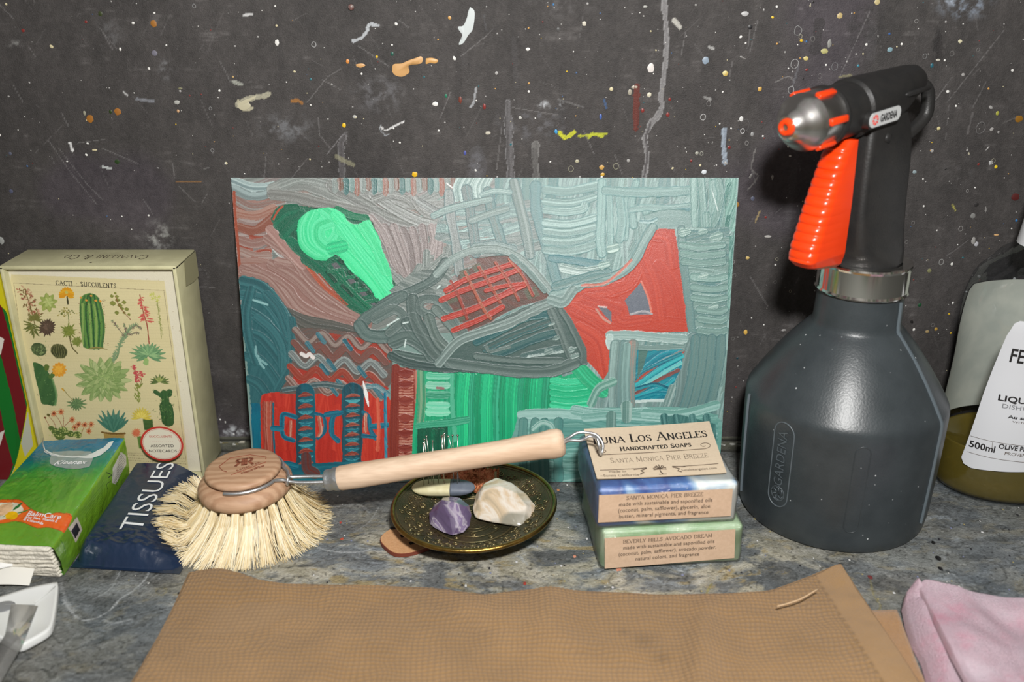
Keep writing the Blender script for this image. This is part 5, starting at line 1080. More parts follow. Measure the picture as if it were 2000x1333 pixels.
# barcode and small print on the side
kc.fill(pts('1160,190 1250,20 1300,60 1300,150 1180,380 1140,360', K3), (206, 206, 196), smooth=False)
for k in range(15): x0 = 1236 - k * 5.4; y0 = 40 + k * 22; KSt(f'{x0+6},{y0} {x0+54-k},{y0+70-k*2}', 5 + (k * 7) % 7, (40, 40, 40), f=K3, smooth=False, a=.9)
kc.fill(pts('790,715 820,905 745,1065 700,830', K3), (206, 196, 186), smooth=False); kc.fill(pts('775,785 800,900 745,1000 715,880', K3), (48, 44, 52), smooth=False)
for k in range(9): KSt(f'{830+k*8},{660+k*24} {1040-k*6+30},{310+k*36+40}', 5, (50, 90, 30), f=K3, smooth=False, a=.55, c2=(110, 150, 40), nb=3)
KSt('1100,240 1140,270 1110,300', 10, (30, 50, 20), f=K3); KSt('1100,470 1090,380 1130,340', 8, (30, 50, 20), f=K3, a=.7); KSt('620,960 640,1100 640,1180', 12, (60, 110, 30), f=K3, a=.6)
kl = thing('tissue_packet', 'green and blue plastic packet of white tissues with an orange band', 'tissue packet', (-26.5, -9.5, 0))
m_kl = mat('printed film', None, rough=.22, attr=True, coat=.45, bump=.2, bscale=90, bdist=.003)
kc.mesh('wrapper', kplace, m_kl, kl)
# back panel, left side and underside of the wrapper
b = MB(); cs = [tuple(BLt), tuple(BRt), tuple(FRt), tuple(FLt), (BLt.x, BLt.y, .05), tuple(BRb), tuple(FRb), (FLt.x, FLt.y + .6, .05)]
b.add(cs, [[0, 4, 5, 1][::-1], [0, 3, 7, 4], [4, 7, 6, 5]]); b.build('wrapper_base', mat('wrapper underside', (80, 140, 44), .35, bump=.3, bscale=150), kl, smooth=False)
# the folded tissues showing at the open end
def tfront(u, v):
    A = FLt.lerp(FRt, u); Bq = Vector((FLt.x, FLt.y + .6, .02)).lerp(FRb, u); P = Bq.lerp(A, v)
    n = mnoise.noise(Vector((u * 9, v * 14, 0))) * .06; lay = .07 * abs(math.sin(v * PI * 7 + .5 * math.sin(u * 5)))
    e = .0 if 0 < u < 1 and 0 < v < 1 else -.25
    return (P.x - .12 + (.03 * math.sin(v * 60) if u > .9 else 0), P.y - .12 - lay + n + e * -1, P.z - .06)
b = MB().grid(tfront, 90, 90); b.box((FRt.x - 2.9, -9.8, 1.1), (4.9, 9.0, 1.7), .1)
b.build('tissues', mat('soft tissue paper', (232, 226, 212), .9, c2=(216, 210, 194), nscale=240, bump=.6, bscale=500, stretch=(1, 1, 4)), kl)
# clear reseal flap with its logo
fb = MB(); q = [K2(*p) for p in ((560, 40), (950, 30), (950, 160), (900, 200), (740, 224), (580, 200), (530, 150))]
for (u_, w_) in q: pass
def kpt(u_, w_, h=.03): a = kplace(np.array([u_]), np.array([w_]), np.array([h])); return (float(a[0][0]), float(a[1][0]), float(a[2][0]))
def draped(name, poly, mt, parent, h=.02, step=.08, warpf=kpt):
    xs_ = np.arange(min(p[0] for p in poly), max(p[0] for p in poly) + step, step); ys_ = np.arange(min(p[1] for p in poly), max(p[1] for p in poly) + step, step)
    bm = bmesh.new(); vs = [bm.verts.new((p[0], p[1], 0)) for p in poly]; bm.faces.new(vs)
    for x in xs_[1:-1]: bmesh.ops.bisect_plane(bm, geom=list(bm.verts) + list(bm.edges) + list(bm.faces), plane_co=(x, 0, 0), plane_no=(1, 0, 0))
    for y in ys_[1:-1]: bmesh.ops.bisect_plane(bm, geom=list(bm.verts) + list(bm.edges) + list(bm.faces), plane_co=(0, y, 0), plane_no=(0, 1, 0))
    bm.verts.index_update(); V = [warpf(v.co.x, v.co.y, h) for v in bm.verts]; F = [[v.index for v in f.verts] for f in bm.faces]; bm.free()
    return MB().add(V, F).build(name, mt, parent)
qq = catmull(q + [q[0]], 3)[:-1]
fo = draped('reseal_flap', qq, mat('grey translucent label', (138, 152, 150), .3, coat=.5), kl, .025)
c0 = K2(570, 190); c1 = K2(905, 165); d_ = (c1[0] - c0[0], c1[1] - c0[1]); dl = math.hypot(*d_); dx = (d_[0] / dl, d_[1] / dl)
dy = (-1, 0)
tv, tff = centred(text_parts('Kleenex', .5, .012, shear=.2), dl * .98)
mid = ((c0[0] + c1[0]) / 2, (c0[1] + c1[1]) / 2)
MB().add([kpt(mid[0] + x * dx[0] + y * dy[0], mid[1] + x * dx[1] + y * dy[1], .05) for x, y, z in tv], tff).build('lettering', INKW, fo, smooth=False)
def klet(txt, a, b_, h, nm='lettering', par=kl):
    c0 = K2(*a); c1 = K2(*b_); d_ = (c1[0] - c0[0], c1[1] - c0[1]); dl = math.hypot(*d_); dx = (d_[0] / dl, d_[1] / dl); mid = ((c0[0] + c1[0]) / 2, (c0[1] + c1[1]) / 2)
    tv, tff = centred(text_parts(txt, h, .006), dl); MB().add([kpt(mid[0] + x * dx[0] + y * dy[0], mid[1] + x * dx[1] + y * dy[1], .035) for x, y, z in tv], tff).build(nm, INKW, par, smooth=False)
klet('BalmCare', (300, 735), (632, 740), .42); klet('Aloe Vera, Vitamin E', (278, 762), (598, 772), .2); klet('& Calendula', (268, 785), (462, 812), .2)
# white crescent of the finger opening
cre = [K2(*p) for p in ((455, -60), (480, 10), (560, 60), (700, 90), (860, 85), (980, 40), (1080, -20), (1135, -70), (1190, -90), (1150, -20), (1060, 60), (960, 100), (820, 104), (680, 102), (540, 80), (470, 40))]
draped('tear_opening', cre, mat('white opening edge', (210, 216, 214), .4), kl, .03)
cur = MB(); cur.tube([kpt(*K2(*p), .05) for p in ((450, -120), (452, -40), (470, 20), (520, 62), (600, 88))], .022, 6); cur.build('film_edge', film('film edge', gloss=.4, opac=.4), kl)

# ------------------------------------------------------------------ navy tissue packet
NBL = Vector(W(262, 905, -4.6)); NBR = Vector(W(398, 910, -4.6)); NFL = Vector(G(160, 1052, 1.15)); NFR = Vector(G(348, 1068, 1.0))
nf = Face(NFL, NBL, NFR); NL, NW = nf.la, nf.lb
def nplace(Uc, Wc, H):   # U from the front to the back, W from left to right
    u = Uc / NL; w = np.clip(Wc / NW, -.06, 1.06)
    uu = np.clip(u, 0, 1.02)
    P = [(NFL[i] + (NBL[i] - NFL[i]) * uu) * (1 - w) + (NFR[i] + (NBR[i] - NFR[i]) * uu) * w for i in range(3)]
    lip = np.clip(-u / .09, 0, 1.4); edge_ = np.clip((np.abs(w - .5) - .44) / .12, 0, 1)
    cr = vnoise(Uc * .9, Wc * .6, 71, 4, .55) - .5; cr2 = np.abs(vnoise(Uc * 1.6 + Wc * .8, Wc * 1.1 - Uc, 72, 3) - .5)
    k = np.clip(1 - u * 3.2, 0.12, 1)
    z = P[2] - lip ** 1.4 * .95 - edge_ ** 2 * .95 + (cr * .30 - cr2 * .40) * k * (1 - .75 * np.clip(lip * 1.5, 0, 1)) + .08 * np.sin(np.clip(w, 0, 1) * PI)
    z = z * (1 - .78 * np.clip((w - .60) / .4, 0, 1) ** 1.2)
    return P[0] + cr * .06 * k, P[1] - lip * .8 + cr2 * .08 * k, np.maximum(z + H, .03)
nc = Canvas(np.arange(-NL * .13, NL * 1.0, .045), np.arange(-.45, NW + .45, .045), (22, 40, 66), 61)
nc.c *= (.9 + .2 * vnoise(nc.X * .6, nc.Y * .6, 73, 3))[..., None]
nv = thing('navy_tissue_packet', 'navy blue plastic tissue packet printed with white lettering, lying beside the green packet', 'tissue packet', (-21.3, -8.5, 0))
nc.mesh('wrapper', nplace, mat('navy film', None, rough=.30, attr=True, coat=.35, bump=.22, bscale=80, bdist=.003), nv)
def nfil(u, v):
    a = nplace(np.array([u * NL * .98]), np.array([v * NW]), np.array([0.0])); return (float(a[0][0]), float(a[1][0]), max(.04, float(a[2][0]) - .12))
b = MB(); b.add([(NFL.x + .1, NFL.y + .3, .02), (NFR.x - .1, NFR.y + .3, .02), (NBR.x - .1, NBR.y, .02), (NBL.x + .1, NBL.y, .02)] + [nfil(*q) for q in ((.05, .03), (.05, .97), (.99, .97), (.99, .03))], [[3, 2, 1, 0], [4, 5, 6, 7], [0, 1, 5, 4], [1, 2, 6, 5], [2, 3, 7, 6], [3, 0, 4, 7]])
b.build('tissue_bundle', mat('navy film underside', (20, 36, 60), .4), nv, smooth=False)
def npt(x, y, h): a = nplace(np.array([x]), np.array([y]), np.array([h])); return (float(a[0][0]), float(a[1][0]), float(a[2][0]))
p0 = nf.at(243, 1038); p1 = nf.at(328, 912)
c0 = (p0[0], p0[1]); c1 = (p1[0] + .12, p1[1]); dl = math.hypot(c1[0] - c0[0], c1[1] - c0[1]); dx = ((c1[0] - c0[0]) / dl, (c1[1] - c0[1]) / dl)
tv, tff = text_parts('TISSUES', 1.35, -.01); x0 = min(p[0] for p in tv); x1 = max(p[0] for p in tv)
tv = [((p[0] - x0) / (x1 - x0) * dl, p[1], 0) for p in tv]
ofs = 1.0
MB().add([npt(c0[0] + x * dx[0], c0[1] + x * dx[1] + (ofs - y), .035) for x, y, z in tv], tff).build('lettering', INKW, nv, smooth=False)

# ------------------------------------------------------------------ white plastic piece, paper and clear strip at the lower left corner
def poly_px(s, z): return [G(*p, z)[:2] for p in pts(s)]
wp = thing('plastic_plate', 'white angular plastic plate with a grey oval recess, at the lower left edge', 'plastic plate', (-24.5, -17.5, 0))
b = MB()
outl = catmull(pts('-60,1180 0,1166 50,1150 106,1138 113,1141 113,1156 108,1195 102,1222 90,1236 60,1253 44,1261 30,1262 8,1250 -20,1240 -60,1230'), 2)
P0 = [G(x, y, .55)[:2] for x, y in outl]; cxm = sum(p[0] for p in P0) / len(P0); cym = sum(p[1] for p in P0) / len(P0)
ins = lambda k: [(cxm + (p[0] - cxm) * k, cym + (p[1] - cym) * k) for p in P0]
rings = [[(x, y, .16) for x, y in ins(.985)], [(x, y, .25) for x, y in ins(1)], [(x, y, .5) for x, y in ins(1)], [(x, y, .58) for x, y in ins(.985)], [(x, y, .58) for x, y in ins(.90)], [(x, y, .56) for x, y in ins(.88)], [(x, y, .56) for x, y in ins(.3)]]
b.loft(rings); b.build('plate', mat('white plastic', (224, 226, 224), .35, coat=.2), wp)
ov = MB(); o_ = G(6, 1184, .62); ov.lathe([(0, .015), (.5, .015), (.56, 0)], 30, frame((o_[0], o_[1], .57), (1, .1, 0)), ry=.8); ov.build('recess', mat('grey recess', (134, 136, 138), .4), wp)
rb_ = MB(); rb_.tube([G(*p, .62) for p in ((68, 1178), (92, 1160), (108, 1146))], .02, 6); rb_.tube([G(*p, .62) for p in ((10, 1182), (68, 1182), (62, 1215), (40, 1255))], .02, 6); rb_.build('raised_line', mat('white plastic line', (214, 216, 214), .35), wp)
cs_ = thing('clear_strip', 'clear plastic strip lying across the white plate and running off the bottom left', 'plastic strip', (-24, -20, 0))
b = MB()
A_ = [G(*p, z) for p, z in (((22, 1180), .66), ((10, 1240), .7), ((-20, 1290), .5), ((-50, 1345), .2))]; B_ = [G(*p, z) for p, z in (((74, 1184), .66), ((46, 1256), .7), ((20, 1300), .5), ((-8, 1352), .2))]
A_ = catmull(A_, 6) if False else A_
b.loft([[a, bb, (bb[0], bb[1], bb[2] - .04), (a[0], a[1], a[2] - .04)] for a, bb in zip(A_, B_)]); 
A2 = [G(*p, .2) for p in ((10, 1246), (-30, 1333), (-50, 1370))]
b.build('strip', film('clear plastic', gloss=.2, rough=.12, bump=.1, opac=.16, ocol=(190, 190, 186), fk=.6), cs_)
pa = thing('folded_paper', 'white folded paper curling over the open end of the green tissue packet', 'paper', (-25.5, -14.8, 0))
def pfn(u, v):
    a = Vector(G(-40 + 122 * u, 1110 - 3 * u, 0)); z = 1.35 - .5 * v + .35 * math.sin(v * PI) * (1 - .8 * u) + .06 * math.sin(u * 8 + v * 3)
    return (a.x, a.y - 2.3 * v * (1 - .66 * u) + .1, z)
b = MB().grid(pfn, 30, 16)
b.grid(lambda u, v: (lambda p: (p[0], p[1] - .02, p[2] - .05))(pfn(u, 1 - v)), 30, 16)
b.build('sheet', mat('white paper', (228, 228, 226), .6, c2=(220, 218, 212), nscale=60), pa)
b = MB().grid(lambda u, v: (G(-40 + 122 * u, 1118, 0)[0], G(0, 1118, 0)[1] - .15 - 1.5 * v + .3 * u, 1.1 - 1.0 * v * (1 - .2 * math.sin(u * 3))), 20, 8)
b.build('back_fold', mat('paper back fold', (222, 220, 212), .6), pa)
# ------------------------------------------------------------------ small tan tongue half under the dish
ft = thing('leather_tab', 'tan rounded leather tab with black notches, half under the brass dish', 'leather tab', (-6.2, -10.8, 0))
tdir = Vector((.80, .60)); tn = Vector((-.60, .80)); tc0 = Vector((-6.25, -11.2))
b = MB(); P = []
for i in range(60):
    a = 2 * PI * i / 60; c_, s_ = math.cos(a), math.sin(a); n = 3.2
    u = (abs(c_) ** (2 / n)) * (1 if c_ > 0 else -1); v = (abs(s_) ** (2 / n)) * (1 if s_ > 0 else -1)
    P.append(tc0 + tdir * (1.6 + u * 2.6) + tn * (v * 1.45))
b.prism([(p.x, p.y) for p in P], .02, .24, mi=0)
cb = [(p.x, p.y) for p in P]; cmx = sum(p[0] for p in cb) / 60; cmy = sum(p[1] for p in cb) / 60
b.prism([(cmx + (p[0] - cmx) * .985, cmy + (p[1] - cmy) * .985) for p in cb], .24, .27, mi=1)
b.build('leather', [mat('red brown edge', (112, 52, 36), .6), mat('tan leather', (196, 148, 104), .6, c2=(206, 160, 118), nscale=900, bump=.3, bscale=1500)], ft, autosmooth=30)
for px, py in ((771, 1031), (791, 1046), (808, 1060)):
    g = G(px, py, .29); b = MB(); b.box((0, 0, 0), (.52, .24, .03), m=frame((g[0], g[1], .275), (.86, .4, 0))); b.build('notch', mat('black notch', (18, 16, 16), .7), ft, smooth=False)

# ------------------------------------------------------------------ engraved brass dish
DC = (-2.12, -9.62, .0); DT = Matrix.Translation(DC) @ Matrix.Rotation(math.radians(-2.2), 4, 'Y') @ Matrix.Translation((0, 0, .2)) @ Matrix.Scale(.945, 4)
dish = thing('brass_dish', 'round dark brass dish with engraved scrolls and a gold rim, holding stones', 'dish', (DC[0], DC[1], 0))
prof_t = [(0, .34), (1.0, .34), (1.9, .36), (2.35, .42), (2.6, .52), (3.2, .78), (4.0, 1.18), (4.6, 1.5), (4.86, 1.62)]
prof_b = [(4.86, 1.5), (4.4, 1.22), (3.6, .72), (2.9, .3), (2.6, .12), (2.55, 0), (2.35, 0), (2.2, .14), (0, .14)]
m_dk = mat('darkened brass', (112, 98, 76), .42, metal=.75, c2=(84, 84, 64), nscale=60, bump=.5, bscale=900, rvar=.1, lo=.4, hi=.6, bdist=.002)
m_au = mat('worn gold rim', (170, 138, 72), .3, metal=1.0, c2=(116, 98, 54), nscale=180, bump=.15, bscale=800)
MB().lathe(prof_t[::-1] , 96, DT, caps=False).lathe(prof_b, 96, DT, caps=False).build('bowl', m_dk, dish)
b = MB(); b.tube([tuple(DT @ Vector((4.9 * math.cos(a), 4.9 * math.sin(a), 1.58))) for a in [2 * PI * i / 120 for i in range(120)]], .13, 10, closed=True); b.build('rim', m_au, dish)
def zt(r):
    for (r0, z0), (r1, z1) in zip(prof_t, prof_t[1:]):
        if r <= r1: return z0 + (z1 - z0) * (r - r0) / (r1 - r0)
    return 1.62
orn = MB()
def op(r, a, lift=.03): return tuple(DT @ Vector((r * math.cos(a), r * math.sin(a), zt(r) + lift)))
def curl(rc, ac, size, turn, a0, w=.035, flip=1):
    pts_ = []
    for i in range(26):
        t = i / 25; q = a0 + flip * t * turn * 2 * PI; rr_ = size * (1 - .78 * t); du, dv = rr_ * math.cos(q), rr_ * math.sin(q)
        r = rc + dv; pts_.append(op(min(r, 4.78), ac + du / max(r, .5)))
    orn.tube(pts_, w, 5)
for r in (2.42, 2.52, 4.66): orn.tube([op(r, 2 * PI * i / 90) for i in range(90)], .025, 5, closed=True)
for r in (.9, 1.15, 1.75): orn.tube([op(r, 2 * PI * i / 60) for i in range(60)], .025, 5, closed=True)
NM = 10
for k in range(NM):
    ac = 2 * PI * (k + .5) / NM; h = PI / NM
    for rad, nn_ in ((.34, 5), (.22, 4)):
        for j in range(nn_):
            q = PI * j / (nn_ - 1); cr_ = 3.75 + rad * 1.25 * math.sin(q); ca_ = ac + rad * 1.5 * math.cos(q) / 3.75
            orn.tube([op(cr_ + .13 * math.sin(t), ca_ + .13 * math.cos(t) / cr_) for t in [q - 1.6 + 3.2 * i / 8 for i in range(9)]], .026, 5)
    curl(3.35, ac, .24, 1.3, 0); curl(3.35, ac, .24, 1.3, PI, flip=-1)
    curl(3.9, ac + h, .34, 1.4, -1.2); curl(4.2, ac + h * .72, .2, 1.2, 1.0, flip=-1); curl(3.1, ac + h, .26, 1.3, .8); curl(4.35, ac + h * 1.25, .18, 1.2, 2.0); curl(3.5, ac + h * .65, .16, 1.1, 2.5, flip=-1)
    for j in range(4): a_ = ac + h * (-.8 + .5 * j); orn.tube([op(2.6, a_), op(2.85, a_ + .04), op(3.0, a_ + .1)], .022, 5)
for k in range(6): curl(2.05, 2 * PI * k / 6, .2, 1.2, 0); curl(1.45, 2 * PI * (k + .5) / 6, .22, 1.2, 1.0)
oo = orn.build('relief', mat('polished brass relief', (150, 134, 96), .34, metal=.85, c2=(104, 98, 70), nscale=120), dish); oo['kind'] = 'stuff'

# ------------------------------------------------------------------ stones
def hull(name, P, mt, base, bevel=0, sub=0, nz_=0, parent=None, disp=0.0, seed=0):
    bm = bmesh.new()
    for p in P: bm.verts.new(p)
    r = bmesh.ops.convex_hull(bm, input=bm.verts); 
    for v in [v for v in bm.verts if not v.link_faces]: bm.verts.remove(v)
    bmesh.ops.dissolve_limit(bm, angle_limit=.12, verts=bm.verts, edges=bm.edges)
    if bevel: bmesh.ops.bevel(bm, geom=list(bm.edges) + list(bm.verts), offset=bevel, segments=2, profile=.6, affect='EDGES')
    if sub:
        bmesh.ops.triangulate(bm, faces=bm.faces); bmesh.ops.subdivide_edges(bm, edges=bm.edges, cuts=sub, use_grid_fill=True)
        for _ in range(3): bmesh.ops.smooth_vert(bm, verts=bm.verts, factor=.5, use_axis_x=True, use_axis_y=True, use_axis_z=True)
        for v in bm.verts: n = mnoise.noise(v.co * .9 + Vector((seed, 0, 0))) * disp + mnoise.noise(v.co * 3.1) * disp * .3; v.co += v.normal * n
    bm.verts.index_update(); V = [tuple(v.co) for v in bm.verts]; F = [[v.index for v in f.verts] for f in bm.faces]; bm.free()
    return MB().add(V, F).build(name, mt, None, smooth=bool(sub), base=base, autosmooth=None)
m, nt, bb = new_mat('amethyst')
n1_ = nz(nt, 42, 3, dist=.9, stretch=(1, 1, 1.6)); r1_ = ramp(nt, n1_.outputs[0], [(.30, lc((66, 52, 78))), (.47, lc((98, 84, 112))), (.515, lc((170, 162, 174))), (.54, lc((122, 106, 138))), (.66, lc((150, 142, 162)))])
nt.links.new(r1_.outputs[0], bb.inputs['Base Color']); bb.inputs['Roughness'].default_value = .13; bb.inputs['Coat Weight'].default_value = .4; bb.inputs['Subsurface Weight'].default_value = .25; bb.inputs['Subsurface Radius'].default_value = (.004, .002, .005); bb.inputs['Subsurface Scale'].default_value = .6
m_am = m
# outline of the stone from above and in height (cm)
AP = [(-4.72, -9.95, 1.25), (-4.45, -9.5, 1.55), (-4.0, -9.0, 1.7), (-3.55, -8.95, 1.75), (-3.0, -9.35, 1.9), (-2.45, -9.9, 1.75), (-2.3, -10.3, 1.4), (-2.4, -10.75, .95), (-2.7, -11.1, .75), (-3.3, -11.35, .72), (-3.85, -11.1, .75), (-4.4, -10.7, .8), (-4.68, -10.3, .8),
      (-4.0, -9.7, 1.98), (-3.2, -10.15, 2.1), (-3.5, -10.8, 1.5), (-2.85, -10.85, 1.4), (-3.9, -10.2, 1.85), (-2.6, -10.2, 1.85), (-4.3, -9.9, .62), (-2.6, -9.9, .62), (-3.4, -9.2, .62), (-3.4, -11.0, .62), (-4.2, -10.2, 1.65)]
tag(hull('amethyst_stone', AP, m_am, (-3.5, -10.1, .6)), 'faceted purple and white amethyst stone lying in the brass dish', 'stone')
m, nt, bb = new_mat('agate')
n1_ = nz(nt, 48, 4, dist=.8); r1_ = ramp(nt, n1_.outputs[0], [(.34, lc((150, 140, 120))), (.42, lc((196, 176, 148))), (.50, lc((214, 206, 194))), (.58, lc((200, 178, 150))), (.68, lc((226, 224, 220)))])
n2_ = nz(nt, 30, 2); r2_ = ramp(nt, n2_.outputs[0], [(.56, (0, 0, 0)), (.62, (1, 1, 1))])
nt.links.new(mixc(nt, r2_.outputs[0], r1_.outputs[0], lc((140, 136, 122))), bb.inputs['Base Color']); bb.inputs['Roughness'].default_value = .2; bb.inputs['Coat Weight'].default_value = .3
m_ag = m
GP = [(-2.25, -9.3, 1.2), (-2.15, -8.55, 1.7), (-1.6, -8.1, 2.2), (-.9, -7.75, 2.35), (.0, -8.0, 2.1), (.8, -8.6, 1.75), (1.35, -9.2, 1.4), (1.4, -9.75, 1.1), (1.2, -10.35, .95), (.7, -10.85, .9), (.2, -10.75, .95), (-.6, -10.15, .95), (-1.4, -10.1, .9), (-2.1, -9.9, .8),
      (-1.7, -9.0, 2.15), (-.7, -8.8, 2.4), (.3, -9.2, 2.1), (.8, -9.9, 1.7), (-1.9, -8.8, .65), (.9, -9.0, .65), (1.0, -10.4, .68), (-1.0, -8.0, .8), (-1.5, -9.8, .68), (-.3, -9.6, 1.9)]
tag(hull('agate_stone', GP, m_ag, (-.5, -9.2, .6), bevel=.08, sub=2, disp=.10, seed=3), 'large polished cream and grey agate stone lying in the brass dish', 'stone')

# ------------------------------------------------------------------ two-tone pebble stuck with pins
HO = Vector(G(866, 953, 1.75)); hm = frame(HO, (1, -.05, .03), (0, -.35, 1))
hp = thing('pin_holder', 'flat cream and slate grey eraser-like pin holder resting on the dish', 'pin holder', tuple(HO))
def hring(x):
    t = x / 1.88; w = .52 * math.sqrt(max(0, 1 - abs(t) ** 4)) + .02; hh = .31 * (1 - abs(t) ** 3.5) + .02; R_ = []
    for i in range(20): a = 2 * PI * i / 20; c_, s_ = math.cos(a), math.sin(a); R_.append((x, w * (abs(c_) ** .7) * (1 if c_ > 0 else -1), hh * (abs(s_) ** .7) * (1 if s_ > 0 else -1) - .1 * t * t * 0))
    return R_
MB().loft([hring(x) for x in seq(-1.87, .42, 22)], hm).build('cream_half', mat('cream rubber', (212, 206, 168), .55, c2=(200, 192, 150), nscale=200), hp)
MB().loft([hring(x) for x in seq(.421, 1.87, 16)], hm).build('grey_half', mat('slate rubber', (104, 112, 124), .55, c2=(92, 100, 114), nscale=300), hp)
m_pin = mat('steel pin', (190, 186, 176), .25, metal=1.0)
PINS = [((828, 953), (827, 866)), ((838, 948), (829, 859)), ((845, 950), (833, 853)), ((847, 946), (845, 862)), ((855, 946), (865, 851)), ((867, 951), (868, 848)), ((868, 947), (863, 853)), ((886, 944), (884, 851)), ((900, 946), (876, 853)), ((893, 943), (894, 851))]
pp_ = None
for i, (a, c) in enumerate(PINS):
    A_ = Vector(W(a[0], a[1], HO.y - .1 + .07 * (i % 3))); A_.z = min(A_.z, HO.z + .28); B_ = Vector(W(c[0], c[1], HO.y + .15 + .1 * (i % 4)))
    t = thing('pin', '%s of the ten steel pins in the holder, counted from the left by their heads' % ['first', 'second', 'third', 'fourth', 'sixth', 'seventh', 'fifth', 'ninth', 'eighth', 'tenth'][i], 'pin', tuple(A_), 'pins in the pin holder')
    MB().tube([tuple(A_ - Vector((0, 0, .15))), tuple(A_.lerp(B_, .5)), tuple(B_)], .026, 6).build('shaft', m_pin, t)
    MB().lathe([(0, -.07), (.05, -.05), (.07, 0), (.05, .05), (0, .07)], 10, Matrix.Translation(B_)).build('head', m_pin, t)

# ------------------------------------------------------------------ crumpled copper foil
fo_ = thing('copper_foil', 'crumpled shiny copper foil lying behind the pin holder in the dish', 'foil', (-2.4, -7.0, 1.0))
def foil(u, v):
    x = -4.3 + 3.5 * u; y = -7.7 + 1.3 * v + .3 * math.sin(u * 3); n = mnoise.noise(Vector((u * 7, v * 5, 3))); n2 = abs(mnoise.noise(Vector((u * 13, v * 9, 8))))
    return (x + n2 * .1, y + n * .15, 1.25 + .95 * v - .1 * (1 - u) + n * .32 - n2 * .4)
MB().grid(foil, 44, 22).build('sheet', mat('copper foil', (226, 146, 108), .42, metal=.8, c2=(150, 96, 60), nscale=120, bump=.9, bscale=220, bdist=.004), fo_, smooth=False)
def foil2(u, v):
    q = foil(.25 + u * .65, .8 + v * .25); return (q[0], q[1] + .1, q[2] + .15 + .22 * abs(math.sin(u * 7 + v)) * (1 - v))
MB().grid(foil2, 24, 8).build('dull_fold', mat('tarnished foil', (112, 98, 56), .4, metal=.8, c2=(84, 80, 50), nscale=150, bump=.6, bscale=200), fo_)
e0 = Vector(W(966, 955, -7.4)); e1 = Vector(W(970, 922, -6.9)); MB().box((0, 0, 0), (.14, .05, (e1 - e0).length), .015, m=frame(tuple((e0 + e1) / 2), (1, 0, 0), tuple(e1 - e0))).build('pressed_edge', mat('foil edge', (150, 140, 110), .35, metal=.8), fo_)

# ------------------------------------------------------------------ wooden dish brush
BC = Vector((-15.2, -9.25, 0))
br = thing('dish_brush', 'round wooden dish brush with pale bristles and a long beech handle', 'brush', (BC.x, BC.y, 0))
HM = Matrix.Translation((BC.x, BC.y, 2.55)) @ Matrix.Rotation(math.radians(2), 4, 'X') @ Matrix.Rotation(math.radians(-2), 4, 'Y')
def beech(name, c, c2, sc_=(1, 1, 1), wave=90):
    m, nt, bb = new_mat(name); tc = nt.nodes.new('ShaderNodeTexCoord'); mp = nt.nodes.new('ShaderNodeMapping'); mp.inputs['Scale'].default_value = sc_
    nt.links.new(tc.outputs['Object'], mp.inputs[0]); wv = nt.nodes.new('ShaderNodeTexWave'); wv.bands_direction = 'Y'; wv.inputs['Scale'].default_value = wave; wv.inputs['Distortion'].default_value = 3.5; wv.inputs['Detail'].default_value = 3; wv.inputs['Detail Scale'].default_value = 1.2
    nt.links.new(mp.outputs[0], wv.inputs[0]); n = nz(nt, 500, 3, stretch=(.12, 1, 1)); r = ramp(nt, wv.outputs[0], [(.2, lc(c)), (.85, lc(c2))]); r2 = ramp(nt, n.outputs[0], [(.3, (.86, .84, .82)), (.6, (1, 1, 1))])
    nt.links.new(mixc(nt, 1, r.outputs[0], r2.outputs[0], 'MULTIPLY'), bb.inputs['Base Color']); bb.inputs['Roughness'].default_value = .55
    bp = nt.nodes.new('ShaderNodeBump'); bp.inputs['Strength'].default_value = .15; bp.inputs['Distance'].default_value = .001; nt.links.new(n.outputs[0], bp.inputs['Height']); nt.links.new(bp.outputs[0], bb.inputs['Normal'])
    return m
m_wd = beech('beech head', (192, 156, 126), (176, 138, 108), wave=60); m_wh = beech('beech handle', (220, 194, 168), (210, 180, 152), (.25, 1, 1), wave=26)
MB().lathe([(0, 1.42), (1.85, 1.42), (2.05, 1.36), (2.12, 1.24), (2.1, 1.08), (1.95, .98), (1.75, .92), (0, .92)][::-1], 72, HM).build('top_disc', m_wd, br, autosmooth=50)
MB().lathe([(0, .92), (1.8, .92), (2.1, .86), (2.45, .66), (2.62, .40), (2.64, .18), (2.56, -.05), (2.35, -.2), (0, -.22)][::-1], 80, HM).build('lower_disc', m_wd, br, autosmooth=60)
# burnt-in emblem and lettering
em = []; lgm = HM @ Matrix.Translation((.05, .05, 1.432)) @ Matrix.Rotation(math.radians(12), 4, 'Z') @ Matrix.Scale(1.12, 4)
m_bn = mat('burnt emblem', (140, 82, 60), .6)
b = MB()
for p_ in ([(-1.0, -.28), (-1.22, .2), (-.72, .92), (.28, .98), (1.1, .52), (1.08, .3)],): 
    for q0, q1 in zip(p_, p_[1:]): b.tube([(q0[0], q0[1], 0), (q1[0], q1[1], 0)], .022, 4, lgm)
b.tube([(-1.0, -.28, 0), (-.8, -.42, 0)], .022, 4, lgm); b.tube([(-.55, -.78, 0), (1.1, .02, 0)], .022, 4, lgm)
tv, tff = serif_parts('R', .62, .26, .13, .08); b.add([(p[0] + .27, p[1] + .02, .01) for p in tv], tff, lgm); b.add([(-p[0] - .22, p[1] + .02, .01) for p in tv], [f[::-1] for f in tff], lgm)
tm = lgm @ Matrix.Translation((.28, -.28, .01)) @ Matrix.Rotation(math.radians(25), 4, 'Z'); tv, tff = text_parts('REDECKER', .17, .004, 1.15); b.add(tv, tff, tm)
tm = lgm @ Matrix.Translation((.5, -.62, .01)) @ Matrix.Rotation(math.radians(25), 4, 'Z'); tv, tff = text_parts('NaturePlus', .19, .01); b.add(tv, tff, tm)
b.build('emblem', m_bn, br, smooth=False)
